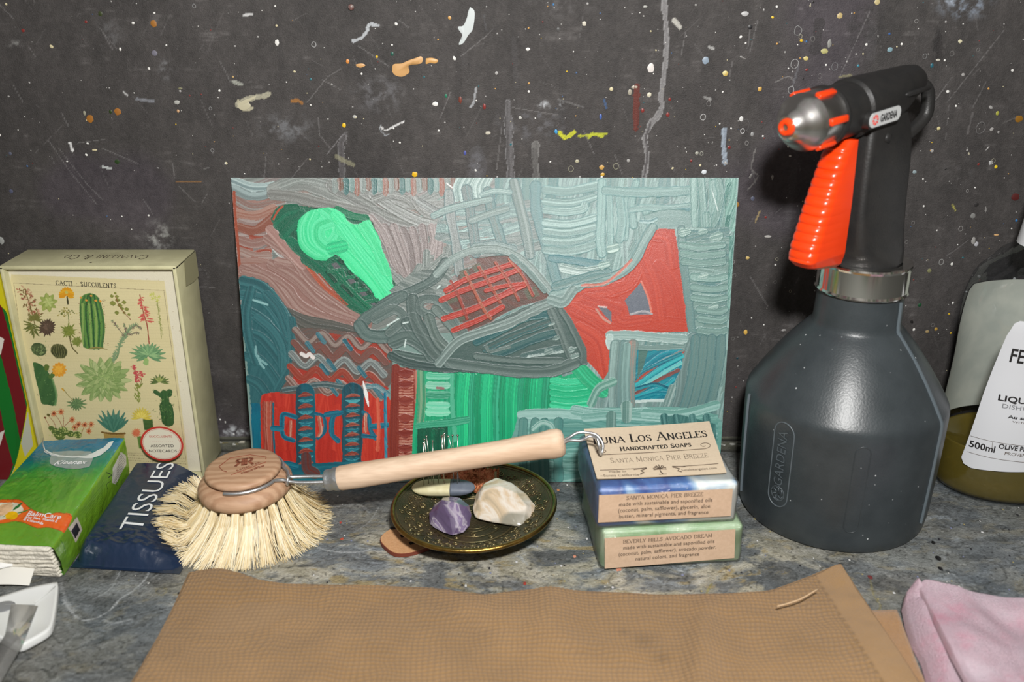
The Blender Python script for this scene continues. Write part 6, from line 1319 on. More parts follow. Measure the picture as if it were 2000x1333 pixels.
# bristles, bundle by bundle
m, nt, bb = new_mat('tampico bristle'); r = nt.nodes.new('ShaderNodeVertexColor'); r.layer_name = 'Col'; nt.links.new(r.outputs[0], bb.inputs['Base Color']); bb.inputs['Roughness'].default_value = .5; bb.inputs['Subsurface Weight'].default_value = .1; bb.inputs['Subsurface Scale'].default_value = .3; bb.inputs['Subsurface Radius'].default_value = (.002, .002, .001)
m_br = m
def tuft(a, r0, lean, n, ln):
    b = MB(); root = HM @ Vector((r0 * math.cos(a), r0 * math.sin(a), -.1))
    for i in range(n):
        q = RND.uniform(0, 2 * PI); rr_ = .2 * math.sqrt(RND.random()); cl_ = RND.choice([(224, 206, 162), (232, 218, 182), (206, 182, 134), (236, 226, 196), (218, 198, 150)]); o = Vector((rr_ * math.cos(q), rr_ * math.sin(q), 0))
        aa = a + RND.gauss(0, .16) + o.x * .2; out = lean * RND.uniform(.86, 1.12); L_ = ln * RND.uniform(.88, 1.04)
        d0 = Vector((math.cos(a) * .25 * lean, math.sin(a) * .25 * lean, -1)).normalized(); d1 = Vector((math.cos(aa) * out - .26, math.sin(aa) * out, -1)).normalized()
        p = root + o; P = [p]
        for k in range(4):
            t = (k + 1) / 4; d = d0.lerp(d1, min(1, t * 1.5)).normalized(); p = p + d * (L_ / 4) + Vector((RND.gauss(0, .012), RND.gauss(0, .012), 0)); 
            fz_ = .02 if (p.x > -17.9 or p.y < -12.9) else .05 + min(1.42, (-17.9 - p.x) * 1.1)
            if p.z < fz_: p = Vector((p.x + math.cos(aa) * .04, p.y + math.sin(aa) * .04, fz_ + RND.random() * .03))
            P.append(p)
        b.tube([tuple(x) for x in P], [.021, .021, .02, .018, .012], 3, caps=False, col=lc(cl_))
    return b.build('bristle_tuft', m_br, br, smooth=False)
for k in range(22): tuft(2 * PI * (k + .5) / 22, 2.28, 1.12, 92, 3.95 - .55 * max(0, -math.sin(2 * PI * (k + .5) / 22)) ** 2)
for k in range(16): tuft(2 * PI * (k + .3) / 16, 1.75, .66, 50, 3.0)
for k in range(9): tuft(2 * PI * k / 9, 1.0, .25, 30, 2.9)
# wire fork
m_wi = mat('steel wire', (196, 198, 200), .36, metal=.9, bump=.1, bscale=400)
HF = Vector(W(650, 937, -9.8))          # ferrule centre
HE = Vector(W(1103, 864, -10.25))
hd = (HE - HF).normalized(); hside = hd.cross(Vector((0, 0, 1))).normalized(); hup = hside.cross(hd)
w1 = []; w2 = []
for a in seq(math.radians(-104), math.radians(-26), 16): w1.append(tuple(HM @ Vector((2.2 * math.cos(a), 2.2 * math.sin(a), .99))))
for a in seq(math.radians(95), math.radians(12), 16): w2.append(tuple(HM @ Vector((2.2 * math.cos(a), 2.2 * math.sin(a), .99))))
kn = Vector(W(563, 938, -9.9))
w1 += [tuple(kn + Vector((-.3, -.12, .06))), tuple(kn + Vector((.05, -.16, .0)))] + [tuple(HF.lerp(kn, t) + hside * .15 * (1 + 2 * t * (1 - t)) - hup * .05) for t in (.8, .5, .2, .0)]
w2 += [tuple(kn + Vector((-.2, .75, .12))), tuple(kn + Vector((0, .2, .1)))] + [tuple(HF.lerp(kn, t) - hside * .15 * (1 + 2 * t * (1 - t)) + hup * .08) for t in (.8, .5, .2, .0)]
b = MB(); b.tube(catmull(w1, 4), .105, 8); b.tube(catmull(w2, 4), .105, 8)
b.tube([tuple(kn + Vector((.05 * math.sin(q), .30 * math.cos(q), .24 * math.sin(q)))) for q in [2 * PI * i / 16 for i in range(16)]], .085, 6, closed=True)
b.build('wire_fork', m_wi, br)
b = MB(); fm = frame(tuple(HF), tuple(hside), tuple(hd))
b.lathe([(0, -.42), (.5, -.42), (.6, -.36), (.62, -.2), (.6, 0), (.66, .1), (.68, .38), (.62, .42), (0, .42)], 36, fm); b.build('ferrule', mat('zinc ferrule', (184, 188, 190), .42, metal=.85, bump=.3, bscale=300), br, autosmooth=40)
b = MB(); LH = (HE - HF).length
R0 = [(.38, .66, .66), (.5, .70, .70), (1.5, .72, .72), (4, .69, .70), (7, .66, .68), (10, .68, .66), (12, .76, .70), (LH - .7, .84, .74), (LH - .3, .82, .72), (LH - .08, .68, .6), (LH, .4, .36), (LH + .02, .1, .1)]
rg = []
for s_, rx, ry in R0: rg.append([tuple(HF + hd * s_ + hup * (rx * math.cos(q)) + hside * (ry * math.sin(q))) for q in [2 * PI * i / 32 for i in range(32)]])
b.loft(rg); ho = b.build('handle', m_wh, br, autosmooth=50)
# loop on the end, bent into a hook
lp = [HE + hd * -.3, Vector(W(1112, 855, -10.3)), Vector(W(1131, 845, -10.2)), Vector(W(1160, 848, -10.2)), Vector(W(1172, 858, -10.35)), Vector(W(1178, 872, -10.55)), Vector(W(1174, 888, -10.75)),
      Vector(W(1170, 872, -10.75)), Vector(W(1166, 858, -10.55)), Vector(W(1152, 853, -10.6)), Vector(W(1134, 861, -10.6)), Vector(W(1112, 861, -10.5)), HE + hd * -.3 + Vector((0, -.15, -.1))]
MB().tube(catmull([tuple(p) for p in lp], 5), .085, 8).build('hanging_loop', m_wi, br)
# ------------------------------------------------------------------ two wrapped soaps
KRAFT = mat('kraft paper label', (200, 172, 146), .75, c2=(192, 164, 138), nscale=500, bump=.1, bscale=1500)
KRAFT2 = mat('pale kraft tag', (216, 198, 172), .75, c2=(210, 192, 166), nscale=500, bump=.1, bscale=1500)
m_wrap = film('shrink wrap', gloss=.25, rough=.1, bump=1.0, bscale=420, fk=.6, opac=.05, ocol=(220, 225, 220))
def soap(name, label, C0, X, size, z0, mt, group):
    X = Vector(X).normalized(); Y = Vector((0, 0, 1)).cross(X); m = frame(C0, tuple(X), (0, 0, 1)); t = thing(name, label, 'soap', C0, group)
    def body(g, nm, mtl, wob):
        bm = bmesh.new(); bmesh.ops.create_cube(bm, size=1.0)
        for v in bm.verts: v.co = Vector((v.co.x * (size[0] + g), v.co.y * (size[1] + g), (v.co.z + .5) * (size[2] + g) - g / 2))
        bmesh.ops.bevel(bm, geom=list(bm.edges) + list(bm.verts), offset=.32, segments=4, profile=.5, affect='EDGES')
        bmesh.ops.triangulate(bm, faces=bm.faces); bmesh.ops.subdivide_edges(bm, edges=bm.edges, cuts=3, use_grid_fill=True)
        bm.normal_update()
        for v in bm.verts: v.co += v.normal * (mnoise.noise(v.co * 1.1 + Vector((z0, 3, 1))) * wob + abs(mnoise.noise(v.co * 3.3)) * wob * .6); v.co.z = max(v.co.z, .0 if g == 0 else -.03)
        bm.verts.index_update(); V = [tuple(v.co) for v in bm.verts]; F = [[v.index for v in f.verts] for f in bm.faces]; bm.free()
        return MB().add(V, F, m).build(nm, mtl, t)
    body(0, 'bar', mt, .04); body(.1, 'shrink_wrap', m_wrap, .07)
    return t, m
m, nt, bb = new_mat('green soap'); n = nz(nt, 45, 4, dist=.6); r = ramp(nt, n.outputs[0], [(.3, lc((112, 148, 92))), (.5, lc((150, 180, 132))), (.68, lc((192, 208, 172)))]); nt.links.new(r.outputs[0], bb.inputs['Base Color']); bb.inputs['Roughness'].default_value = .45; bb.inputs['Subsurface Weight'].default_value = .2; bb.inputs['Subsurface Scale'].default_value = .4; m_gs = m
m, nt, bb = new_mat('blue white soap'); n = nz(nt, 15, 2.5, dist=2.2, rough=.4); tc = nt.nodes.new('ShaderNodeTexCoord'); sx_ = nt.nodes.new('ShaderNodeSeparateXYZ'); nt.links.new(tc.outputs['Object'], sx_.inputs[0])
mr = nt.nodes.new('ShaderNodeMapRange'); mr.inputs['From Min'].default_value = -.038; mr.inputs['From Max'].default_value = .036; mr.inputs['To Min'].default_value = -.16; mr.inputs['To Max'].default_value = .25; nt.links.new(sx_.outputs['X'], mr.inputs[0])
ad = nt.nodes.new('ShaderNodeMath'); nt.links.new(n.outputs[0], ad.inputs[0]); nt.links.new(mr.outputs[0], ad.inputs[1])
r = ramp(nt, ad.outputs[0], [(.26, lc((70, 122, 190))), (.40, lc((22, 66, 142))), (.50, lc((60, 112, 176))), (.56, lc((150, 180, 206))), (.62, lc((222, 228, 226)))]); nt.links.new(r.outputs[0], bb.inputs['Base Color']); bb.inputs['Roughness'].default_value = .4; m_bs = m
SX = (.9965, .084, 0); SX2 = (.995, .098, 0)
s1, sm1 = soap('soap_bar', 'green wrapped soap bar with a kraft label, under the blue and white one', (8.35, -10.15, .03), SX, (7.75, 6.2, 2.42), 0, m_gs, 'stacked soap bars')
s2, sm2 = soap('soap_bar', 'blue and white wrapped soap bar topped by a kraft tag, upper of the stack', (7.95, -10.1, 2.56), SX2, (7.55, 6.1, 2.42), 5, m_bs, 'stacked soap bars')
def label_quad(pxs, y_off, m, size, nm, parent, lines, mt=KRAFT):
    """paper strip glued to the front face, corners given as seen, text lines inside"""
    O = m @ Vector((-size[0] / 2, -size[1] / 2 - y_off, 0)); A = m @ Vector((size[0] / 2, -size[1] / 2 - y_off, 0)); B = m @ Vector((-size[0] / 2, -size[1] / 2 - y_off, size[2]))
    fc = Face(O, A, B); q = [fc.at(*p) for p in pxs]   # TL TR BR BL
    bl, br_, tr_, tl = q[3], q[2], q[1], q[0]
    def pt(u, v, h): 
        x = (bl[0] * (1 - u) + br_[0] * u) * (1 - v) + (tl[0] * (1 - u) + tr_[0] * u) * v; y = (bl[1] * (1 - u) + br_[1] * u) * (1 - v) + (tl[1] * (1 - u) + tr_[1] * u) * v
        return tuple(fc.p(x, y, h))
    wv = lambda u, v: .02 * math.sin(u * 9 + v * 2) * math.sin(v * 4)
    b = MB().grid(lambda u, v: pt(u, v, .03 + wv(u, v)), 40, 12); b.grid(lambda u, v: pt(1 - u, v, .0 + wv(1 - u, v)), 40, 12); o = b.build(nm, mt, parent)
    W_ = math.hypot(br_[0] - bl[0], br_[1] - bl[1]); H_ = math.hypot(tl[0] - bl[0], tl[1] - bl[1])
    tb_ = MB()
    for vf, wfrac, vc, uc in lines:
        tv, tff = centred(vf, W_ * wfrac); tb_.add([pt(uc + x / W_, vc + y / H_, .05 + wv(uc + x / W_, vc + y / H_)) for x, y, z in tv], tff)
    tb_.build('lettering', INK2, o, smooth=False); return o
tx = lambda s, h=.23: text_parts(s, h, .003, 1.05)
label_quad([(1170, 968), (1431, 955), (1427, 1008), (1168, 1021)], .12, sm2, (7.55, 6.1, 2.42), 'side_label', s2, [(serif_parts('SANTA MONICA PIER BREEZE', .22, .14, .07, .08, .12, 1.0), .575, .80, .49), (tx('made with sustainable and saponified oils'), .70, .58, .50), (tx('(coconut, palm, safflower), glycerin, aloe'), .69, .36, .49), (tx('butter, mineral pigments, and fragrance'), .67, .14, .49)])
label_quad([(1181, 1052), (1436, 1034), (1434, 1090), (1181, 1111)], .12, sm1, (7.75, 6.2, 2.42), 'side_label', s1, [(serif_parts('BEVERLY HILLS AVOCADO DREAM', .22, .14, .07, .08, .12, 1.0), .68, .80, .48), (tx('made with sustainable and saponified oils'), .70, .60, .49), (tx('(coconut, palm, safflower), avocado powder,'), .75, .40, .48), (tx('natural colors, and fragrance'), .49, .20, .48)])
# the paper tag lying on top
ZT = 5.16
TL_, TR_, BR_, BL_ = [Vector(G(*p, ZT)) for p in ((1140, 846), (1385, 827), (1419, 925), (1166, 937))]
def tagp(u, v, h=0):
    P = BL_.lerp(BR_, u).lerp(TL_.lerp(TR_, u), v); e = (abs(u - .5) * 2) ** 3 * .05 + (1 - v) ** 3 * -.0 + v ** 4 * .22 * (1 - u * .6); P.z += e + h; return tuple(P)
b = MB().grid(lambda u, v: tagp(u, v), 30, 20); b.grid(lambda u, v: tagp(1 - u, v, -.03), 30, 20); tg = b.build('paper_tag', KRAFT2, s2)
TW, TH_ = (BR_ - BL_).length, (TL_ - BL_).length
def tag_text(items, mt):
    b = MB()
    for vf, wf, uc, vc in items:
        tv, tff = centred(vf, TW * wf) if wf else vf
        b.add([tagp(uc + x / TW, vc + y / TH_, .014) for x, y, z in tv], tff)
    b.build('lettering', mt, tg, smooth=False)
tag_text([(serif_parts('LUNA LOS ANGELES', .62, .17, .07, .10, .12, 1.28), .90, .50, .70), (serif_parts('HANDCRAFTED SOAPS', .34, .22, .14, .10, .14, 1.15), .56, .52, .535)], INK)
tag_text([(serif_parts('SANTA MONICA PIER BREEZE', .40, .07, .05, .05, .1, 1.25), .76, .52, .30), (text_parts('made in', .24), .13, .17, .105), (text_parts('~Sunny California~', .24), .32, .19, .03), (text_parts('lunalosangeles.com', .22), .27, .80, .075)], INK2)
b = MB(); lw = .017
def tln(P, w=lw): b.tube([tagp(u, v, .014) for u, v in P], w, 4)
tln([(.10, .47), (.5, .465), (.90, .465)]); tln([(.04, .16), (.36, .165)]); tln([(.64, .16), (.96, .165)])
for cx_, s_ in ((.10, -1), (.90, 1)):
    tln([(cx_ + s_ * (.055 * math.sin(t) * (1 - t / 9)), .535 - .065 * math.cos(t) * (1 - t / 9)) for t in seq(0, 7.0, 30)])
for k, (dx_, dy_) in enumerate(((-.05, .03), (-.035, .07), (0, .09), (.035, .07), (.05, .03), (-.05, -.005), (.05, -.005))): tln([(.5, .135), (.5 + dx_ * .6, .135 + dy_ * .9), (.5 + dx_, .13 + dy_ * .7)], .03)
tln([(.5, .135), (.497, .09), (.51, .04)], .03); tln([(.48, .035), (.54, .035)], .02)
for s_ in (-1, 1): tln([(.5 + s_ * .1, .16), (.5 + s_ * .15, .12), (.5 + s_ * .13, .08), (.5 + s_ * .16, .06)], .03); tln([(.5 + s_ * .1, .17), (.5 + s_ * .2, .15)], .03)
b.build('ornament', INK2, tg, smooth=False)

# ------------------------------------------------------------------ pump sprayer
SPC = Vector((19.22, -6.85, 0))
spr = thing('spray_bottle', 'large dark grey pump spray bottle with orange trigger and black pistol head', 'spray bottle', (SPC.x, SPC.y, 0))
SM = Matrix.Translation(SPC)
bp_ = [(0, .02), (5.1, .02), (5.22, .06), (5.32, .25), (5.40, .8), (5.44, 1.3), (5.52, 4), (5.56, 6.8), (5.55, 7.3), (5.50, 7.52), (5.40, 7.72), (5.22, 8.0), (4.95, 8.45), (4.3, 9.45), (3.55, 10.5), (3.0, 11.15), (2.65, 11.55), (2.46, 11.72), (2.38, 11.85), (2.34, 12.1), (2.30, 13.3), (2.26, 13.75), (2.1, 13.9)]
m, nt, bb = new_mat('grey polyethylene'); n = nz(nt, 60, 4); r = ramp(nt, n.outputs[0], [(.35, lc((48, 54, 57))), (.65, lc((56, 62, 65)))])
vo = nt.nodes.new('ShaderNodeTexVoronoi'); vo.inputs['Scale'].default_value = 150; tcc = nt.nodes.new('ShaderNodeTexCoord'); nt.links.new(tcc.outputs['Object'], vo.inputs[0]); vr = ramp(nt, vo.outputs['Distance'], [(.055, (1, 1, 1)), (.075, (0, 0, 0))])
n9 = nz(nt, 30, 2); r9 = ramp(nt, n9.outputs[0], [(.52, (0, 0, 0)), (.6, (1, 1, 1))]); mm = nt.nodes.new('ShaderNodeMath'); mm.operation = 'MULTIPLY'; nt.links.new(vr.outputs[0], mm.inputs[0]); nt.links.new(r9.outputs[0], mm.inputs[1])
nt.links.new(mixc(nt, mm.outputs[0], r.outputs[0], lc((200, 204, 206))), bb.inputs['Base Color']); bb.inputs['Roughness'].default_value = .36
n10 = nz(nt, 900, 3); bpn = nt.nodes.new('ShaderNodeBump'); bpn.inputs['Strength'].default_value = .12; bpn.inputs['Distance'].default_value = .001; nt.links.new(n10.outputs[0], bpn.inputs['Height']); nt.links.new(bpn.outputs[0], bb.inputs['Normal'])
m_pe = m
MB().lathe(bp_, 128, SM).build('body', m_pe, spr, autosmooth=40)
def sr_(z):
    q = bp_[2:]
    for (r0, z0), (r1, z1) in zip(q, q[1:]):
        if z <= z1: return r0 + (r1 - r0) * (z - z0) / max(z1 - z0, 1e-6)
    return 2.3
def sp_pt(az, z, off=0.0):   # az in radians, 0 = towards the viewer, positive to the right
    r = sr_(z) + off; return (SPC.x + r * math.sin(az), SPC.y - r * math.cos(az), z)
for az, z0, z1, w in ((math.radians(43), 1.2, 13.5, .1), (math.radians(-88), 1.0, 7.4, .1)):
    zs = seq(z0, z1, 40); rg = []
    for z in zs:
        dz_ = .03; a_ = Vector(sp_pt(az, z, -.1)); o_ = Vector(sp_pt(az, z, .12)); tg_ = Vector((math.cos(az), math.sin(az), 0)) * w; rg.append([tuple(a_ - tg_), tuple(o_ - tg_ * .6), tuple(o_ + tg_ * .6), tuple(a_ + tg_)])
    MB().loft(rg).build('mould_seam', mat('seam plastic', (88, 98, 104), .35), spr, autosmooth=40)
b = MB()
def capsule(az, z0, z1, hw, r, n=14):
    P = []
    for t in seq(0, PI, n): P.append(sp_pt(az + hw * math.cos(t) / 5.9, z1 + hw * math.sin(t), .0))
    for t in seq(PI, 2 * PI, n): P.append(sp_pt(az + hw * math.cos(t) / 5.9, z0 + hw * math.sin(t), .0))
    b.tube(P, r, 6, closed=True)
az_l = math.radians(-52)
capsule(az_l, 2.6, 6.5, .68, .045)
tv, tff = centred(text_parts('GARDENA', .62, -.004, 1.0), 3.4)
b.add([sp_pt(az_l - y / 5.9 + .28 / 5.9, 5.0 + x, .06) for x, y, z in tv], tff)
for k in range(6): a_ = 2 * PI * k / 6; b.tube([sp_pt(az_l + (.12 * math.cos(a_)) / 5.9, 2.75 + .12 * math.sin(a_), .02), sp_pt(az_l + (.36 * math.cos(a_ + .3)) / 5.9, 2.75 + .36 * math.sin(a_ + .3), .02), sp_pt(az_l + (.4 * math.cos(a_ + .9)) / 5.9, 2.75 + .4 * math.sin(a_ + .9), .02)], .03, 5)
b.tube([sp_pt(az_l + .45 * math.cos(t) / 5.9, 2.75 + .45 * math.sin(t), 0) for t in [2 * PI * i / 24 for i in range(24)]], .025, 5, closed=True)
b.build('embossed_logo', mat('embossed plastic', (84, 92, 97), .35), spr)
b = MB(); capsule(math.radians(-8), 1.9, 6.4, .42, .03); b.build('level_gauge', m_pe, spr)
MB().lathe([(2.3, 13.72), (2.44, 13.74), (2.48, 13.82), (2.44, 13.95), (2.43, 15.2), (2.47, 15.32), (2.44, 15.42), (2.3, 15.44), (1.9, 15.40)], 96, SM, caps=False).build('collar', mat('chrome collar', (224, 222, 216), .12, metal=1.0), spr, autosmooth=12)
# head: column, barrel, rear loop
m_bk = mat('black plastic', (34, 34, 34), .42, c2=(40, 39, 38), nscale=120, bump=.12, bscale=900)
NA = Vector((12.8, -11.2, 23.15)); NB = Vector((21.7, -4.0, 24.1)); ax = (NB - NA).normalized(); eh = Vector((ax.x, ax.y, 0)).normalized(); sn = eh.cross(Vector((0, 0, 1)))  # sn: horizontal, towards the viewer's right
CXc = Vector((19.5, -6.1, 0))
def rrect(c, hx, hy, r, n=5):
    P = []
    for qx, qy, a0 in ((1, 1, 0), (-1, 1, PI / 2), (-1, -1, PI), (1, -1, 1.5 * PI)):
        for k in range(n): a = a0 + PI / 2 * k / (n - 1); P.append(c + eh * (qx * (hx - r) + r * math.cos(a)) + (-sn) * (qy * (hy - r) + r * math.sin(a)))
    return [tuple(p) for p in P]
b = MB(); rg = []
for z, hx, hy, r, off in ((15.3, 2.15, 2.15, 2.1, -.5), (15.5, 2.15, 2.1, 2.0, -.45), (15.9, 2.1, 1.75, 1.1, -.5), (16.6, 2.2, 1.35, .5, -.6), (18.5, 2.2, 1.18, .38, -.7), (20.6, 2.15, 1.12, .38, -.75), (21.6, 2.05, 1.1, .38, -.8), (22.4, 1.9, 1.05, .35, -.9), (23.2, 1.7, .9, .3, -1.0)):
    rg.append(rrect(Vector((CXc.x, CXc.y, z)) + eh * off, hx, hy, r))
b.loft(rg); b.build('column', m_bk, spr, autosmooth=35)
up_ = (Vector((0, 0, 1)) - ax * ax.z).normalized()
LB = (NB - NA).length
def cyl(name, prof, mt, n=56, ky=1.0, parent=spr, asm=30):
    rg = [[tuple(NA + ax * s_ + up_ * (r_ * math.cos(t) + sh_) + sn * (r_ * math.sin(t))) for t in [2 * PI * i / n for i in range(n)]] for pr in prof for s_, r_, k_, sh_ in [(pr + (1, 0))[:4] if len(pr) == 2 else pr]]
    return MB().loft(rg).build(name, mt, parent, autosmooth=asm)
cyl('barrel', [(2.85, 1.2), (2.85, 1.45), (3.0, 1.5), (3.2, 1.45), (3.25, 1.36), (4.9, 1.36), (5.0, 1.36), (5.15, 1.50), (5.6, 1.52), (8.0, 1.44), (9.2, 1.22, 1, .2), (10.2, .98, 1, .42), (11.0, .82, 1, .5), (11.5, .6, 1, .45), (11.7, .25, 1, .4)], m_bk)
m_chr = mat('chrome plastic', (216, 214, 210), .26, metal=1.0)
m_or = mat('orange plastic', (238, 66, 14), .30, coat=.3, c2=(232, 60, 12), nscale=60)
cyl('nozzle', [(.12, .3), (.08, .5), (.2, .66), (.5, .82), (.75, 1.0), (1.0, 1.22), (1.25, 1.36), (1.45, 1.40), (1.5, 1.36), (2.75, 1.38), (2.9, 1.3)], m_chr)
cyl('nozzle_ring', [(.2, .15), (-.02, .15), (-.08, .24), (-.06, .34), (.05, .41), (.2, .42)], m_or)
cyl('jet', [(.12, .15), (.04, .14), (.04, .05), (.1, .03)], mat('brass jet', (150, 130, 110), .4, metal=.7))
for k in range(6):
    t = 2 * PI * (k + .42) / 6; d = up_ * math.cos(t) + sn * math.sin(t); s3 = ax.cross(d)
    MB().box((0, 0, 0), (1.35, .34, .22), .07, m=frame(tuple(NA + ax * 2.2 + d * 1.42), tuple(ax), tuple(d))).build('grip_fin', m_or, spr)
# rear loop handle
b = MB()
def rp(s_, z, w=0): return tuple(Vector((CXc.x, CXc.y, z)) + eh * s_ + sn * w)
b.tube(catmull([W(1765, 158, -4.0), W(1795, 163, -3.7), W(1811, 176, -3.6), W(1812, 205, -3.6), W(1806, 228, -3.7), W(1788, 248, -4.0), W(1762, 270, -4.5), W(1735, 292, -5.0)], 6), .36, 12)
lo_ = b.build('loop_handle', m_bk, spr)
b = MB(); b.tube([tuple(NA + ax * s_ + sn * 1.36 + up_ * .35) for s_ in (8.0, 8.2, 10.3, 10.5)], [.05, .14, .12, .04], 8); b.tube([rp(-1.35, 22.3, .9), rp(-1.5, 21.9, .9)], .3, 10); b.build('side_rib', m_bk, spr)
# badge
bc = NA + ax * 5.95 + sn * 1.5 - up_ * .35
bm_ = frame(tuple(bc), tuple(ax), tuple(sn))
b = MB(); P = [(1.25 * (1 if math.cos(t) > 0 else -1) + .36 * math.cos(t), .36 * math.sin(t)) for t in [2 * PI * (i + .5) / 28 for i in range(28)]]
P = [(x * .86, y) for x, y in P]
MB().prism([(x * 1.08, y * 1.22) for x, y in P], -.5, .06, bm_).build('badge_rim', m_bk, spr, smooth=False)
bo = MB().prism(P, -.3, .10, bm_).build('badge', mat('badge white', (196, 198, 198), .35), spr, smooth=False)
tv, tff = centred(text_parts('GARDENA', .36, .018), 1.5); MB().add([(x + .28, y - .17, .115) for x, y, z in tv], tff, bm_).build('lettering', INK, bo, smooth=False)
b = MB()
for k in range(8): a_ = 2 * PI * k / 8; b.prism([(-.9 + .08 * math.cos(a_), .08 * math.sin(a_)), (-.9 + .26 * math.cos(a_ - .2), .26 * math.sin(a_ - .2)), (-.9 + .26 * math.cos(a_ + .35), .26 * math.sin(a_ + .35))], .1, .115, bm_)
b.build('flower_mark', mat('badge red', (220, 50, 30), .4), bo, smooth=False)
# trigger
rg = []
NZ_ = 150
for i in range(NZ_ + 1):
    t = i / NZ_; z = 15.7 + (22.2 - 15.7) * t
    s_front = np.interp(t, [0, .02, .08, .2, .5, .8, .93, 1], [4.0, 4.8, 5.2, 5.1, 4.4, 3.7, 3.3, 2.85])
    ribs = .11 * abs(math.sin(PI * (t - .10) / .068)) ** .6 if .10 < t < .96 else 0.08
    hw = np.interp(t, [0, .03, .1, .5, 1], [.35, .66, .8, .8, .68])
    s0_ = -3.5
    pr = []
    zz = z + .0
    n_ = 9
    fr_ = s_front - .09 + ribs
    for k in range(n_): a = -PI / 2 + PI * k / (n_ - 1); pr.append((-(fr_ + .75) + -.55 * math.cos(a), hw * (abs(math.sin(a)) ** .55) * (1 if math.sin(a) > 0 else -1)))
    pr += [(s0_, hw), (s0_, -hw)]
    zl = lambda s_: zz - (0 if t > .1 else (.1 - t) / .1 * .30 * (1 - abs(-s_ - 1.3 - 1.6) / 2.4))
    rg.append([tuple(Vector((CXc.x, CXc.y, zl(s_))) + eh * s_ + sn * w) for s_, w in pr])
MB().loft(rg).build('trigger', m_or, spr, autosmooth=50)

# ------------------------------------------------------------------ washing-up liquid bottle, cut by the right edge
DBC = Vector((31.0, -4.35, 0)); RX, RY = 4.5, 3.2
db = thing('dish_soap_bottle', 'clear washing-up liquid bottle with a white label and a little yellow liquid', 'bottle', (DBC.x, DBC.y, 0))
dp = [(.0, .12), (.75, .08), (.9, .04), (.965, .12), (.985, .35), (1, .9), (.995, 5), (.965, 8.6), (.98, 10.2), (1.01, 11.6), (.995, 12.6), (.94, 13.5), (.82, 14.3), (.62, 14.95), (.44, 15.3), (.36, 15.5), (.34, 15.6), (.34, 16.0)]
m, nt, bb = new_mat('clear PET'); nt.nodes.remove(bb); out = nt.nodes['Material Output']
tr_n = nt.nodes.new('ShaderNodeBsdfTransparent'); tr_n.inputs[0].default_value = lc((232, 234, 236)); gl = nt.nodes.new('ShaderNodeBsdfGlossy'); gl.inputs['Roughness'].default_value = .05
lw_ = nt.nodes.new('ShaderNodeLayerWeight'); lw_.inputs[0].default_value = .35; rmp = ramp(nt, lw_.outputs['Facing'], [(0, (.04, .04, .04)), (.8, (.16, .16, .16)), (1, (.6, .6, .6))]); mx = nt.nodes.new('ShaderNodeMixShader')
nn_ = nz(nt, 60, 3); bpn = nt.nodes.new('ShaderNodeBump'); bpn.inputs['Strength'].default_value = .25; bpn.inputs['Distance'].default_value = .003; nt.links.new(nn_.outputs[0], bpn.inputs['Height']); nt.links.new(bpn.outputs[0], gl.inputs['Normal'])
nt.links.new(rmp.outputs[0], mx.inputs[0]); nt.links.new(tr_n.outputs[0], mx.inputs[1]); nt.links.new(gl.outputs[0], mx.inputs[2]); nt.links.new(mx.outputs[0], out.inputs[0]); m_pet = m
dring = lambda k, z, n=96, f=1.0: [(DBC.x + RX * k * f * math.cos(t), DBC.y + (RY * k * f if k > .5 else RX * k * f) * math.sin(t), z) for t in [2 * PI * i / n for i in range(n)]]
ryk = lambda k, z: RY * k if z < 13 else RX * k * (z - 13) / 2.5 + RY * k * (1 - (z - 13) / 2.5) if z < 15.5 else RX * k
dring = lambda k, z, n=96, f=1.0: [(DBC.x + RX * k * f * math.cos(t), DBC.y + ryk(k, z) * f * math.sin(t), z) for t in [2 * PI * i / n for i in range(n)]]
zz_ = []
for (k0, z0), (k1, z1) in zip(dp[1:], dp[2:]):
    nst = max(1, int((z1 - z0) / .35))
    for i in range(nst): zz_.append((k0 + (k1 - k0) * i / nst, z0 + (z1 - z0) * i / nst))
zz_.append(dp[-1])
def smooth_prof(q, it=6):
    for _ in range(it): q = [q[0]] + [((q[i - 1][0] + 2 * q[i][0] + q[i + 1][0]) / 4, q[i][1]) for i in range(1, len(q) - 1)] + [q[-1]]
    return q
zz_ = smooth_prof(zz_, 3)
MB().loft([dring(k, z) for k, z in zz_]).build('bottle', m_pet, db)
m, nt, bb = new_mat('olive washing liquid'); bb.inputs['Base Color'].default_value = lc((150, 134, 52)); bb.inputs['Roughness'].default_value = .05; m = film('olive washing liquid', tint=(206, 190, 112), rough=.03, gloss=.1, bump=.05, opac=.32, ocol=(168, 148, 66)); m_liq = m
MB().loft([dring(k * .975, z, 72) for k, z in ((.75, .14), (.93, .2), (.975, .5), (.99, 1.2), (.99, 3.3), (.985, 3.42), (.97, 3.36))]).build('liquid', m_liq, db)
def dpt(x, z, off=.03):   # point on the front of the bottle
    k = np.interp(z, [q[1] for q in zz_], [q[0] for q in zz_]); s_ = min(.999, abs(x - DBC.x) / (RX * k)); return (x, DBC.y - (RY * k) * math.sqrt(1 - s_ * s_) - off, z)
def dpb(x, z, off=.03):
    q = dpt(x, z, off); return (q[0], 2 * DBC.y - q[1], z)
def dhit(px, py):
    y = DBC.y - RY
    for _ in range(20):
        w = W(px, py, y); y = dpt(w[0], w[2], 0)[1]
    return (w[0], w[2])
lab = [dhit(*p) for p in ((1992, 627), (1981, 632), (1966, 655), (1945, 705), (1920, 770), (1900, 830), (1885, 872), (1877, 893), (1881, 905), (1896, 914), (1940, 920), (1998, 922))]
right = [(2 * DBC.x - x, z) for x, z in lab][::-1]
lab = lab + [(DBC.x, lab[-1][1] - .03)] + right
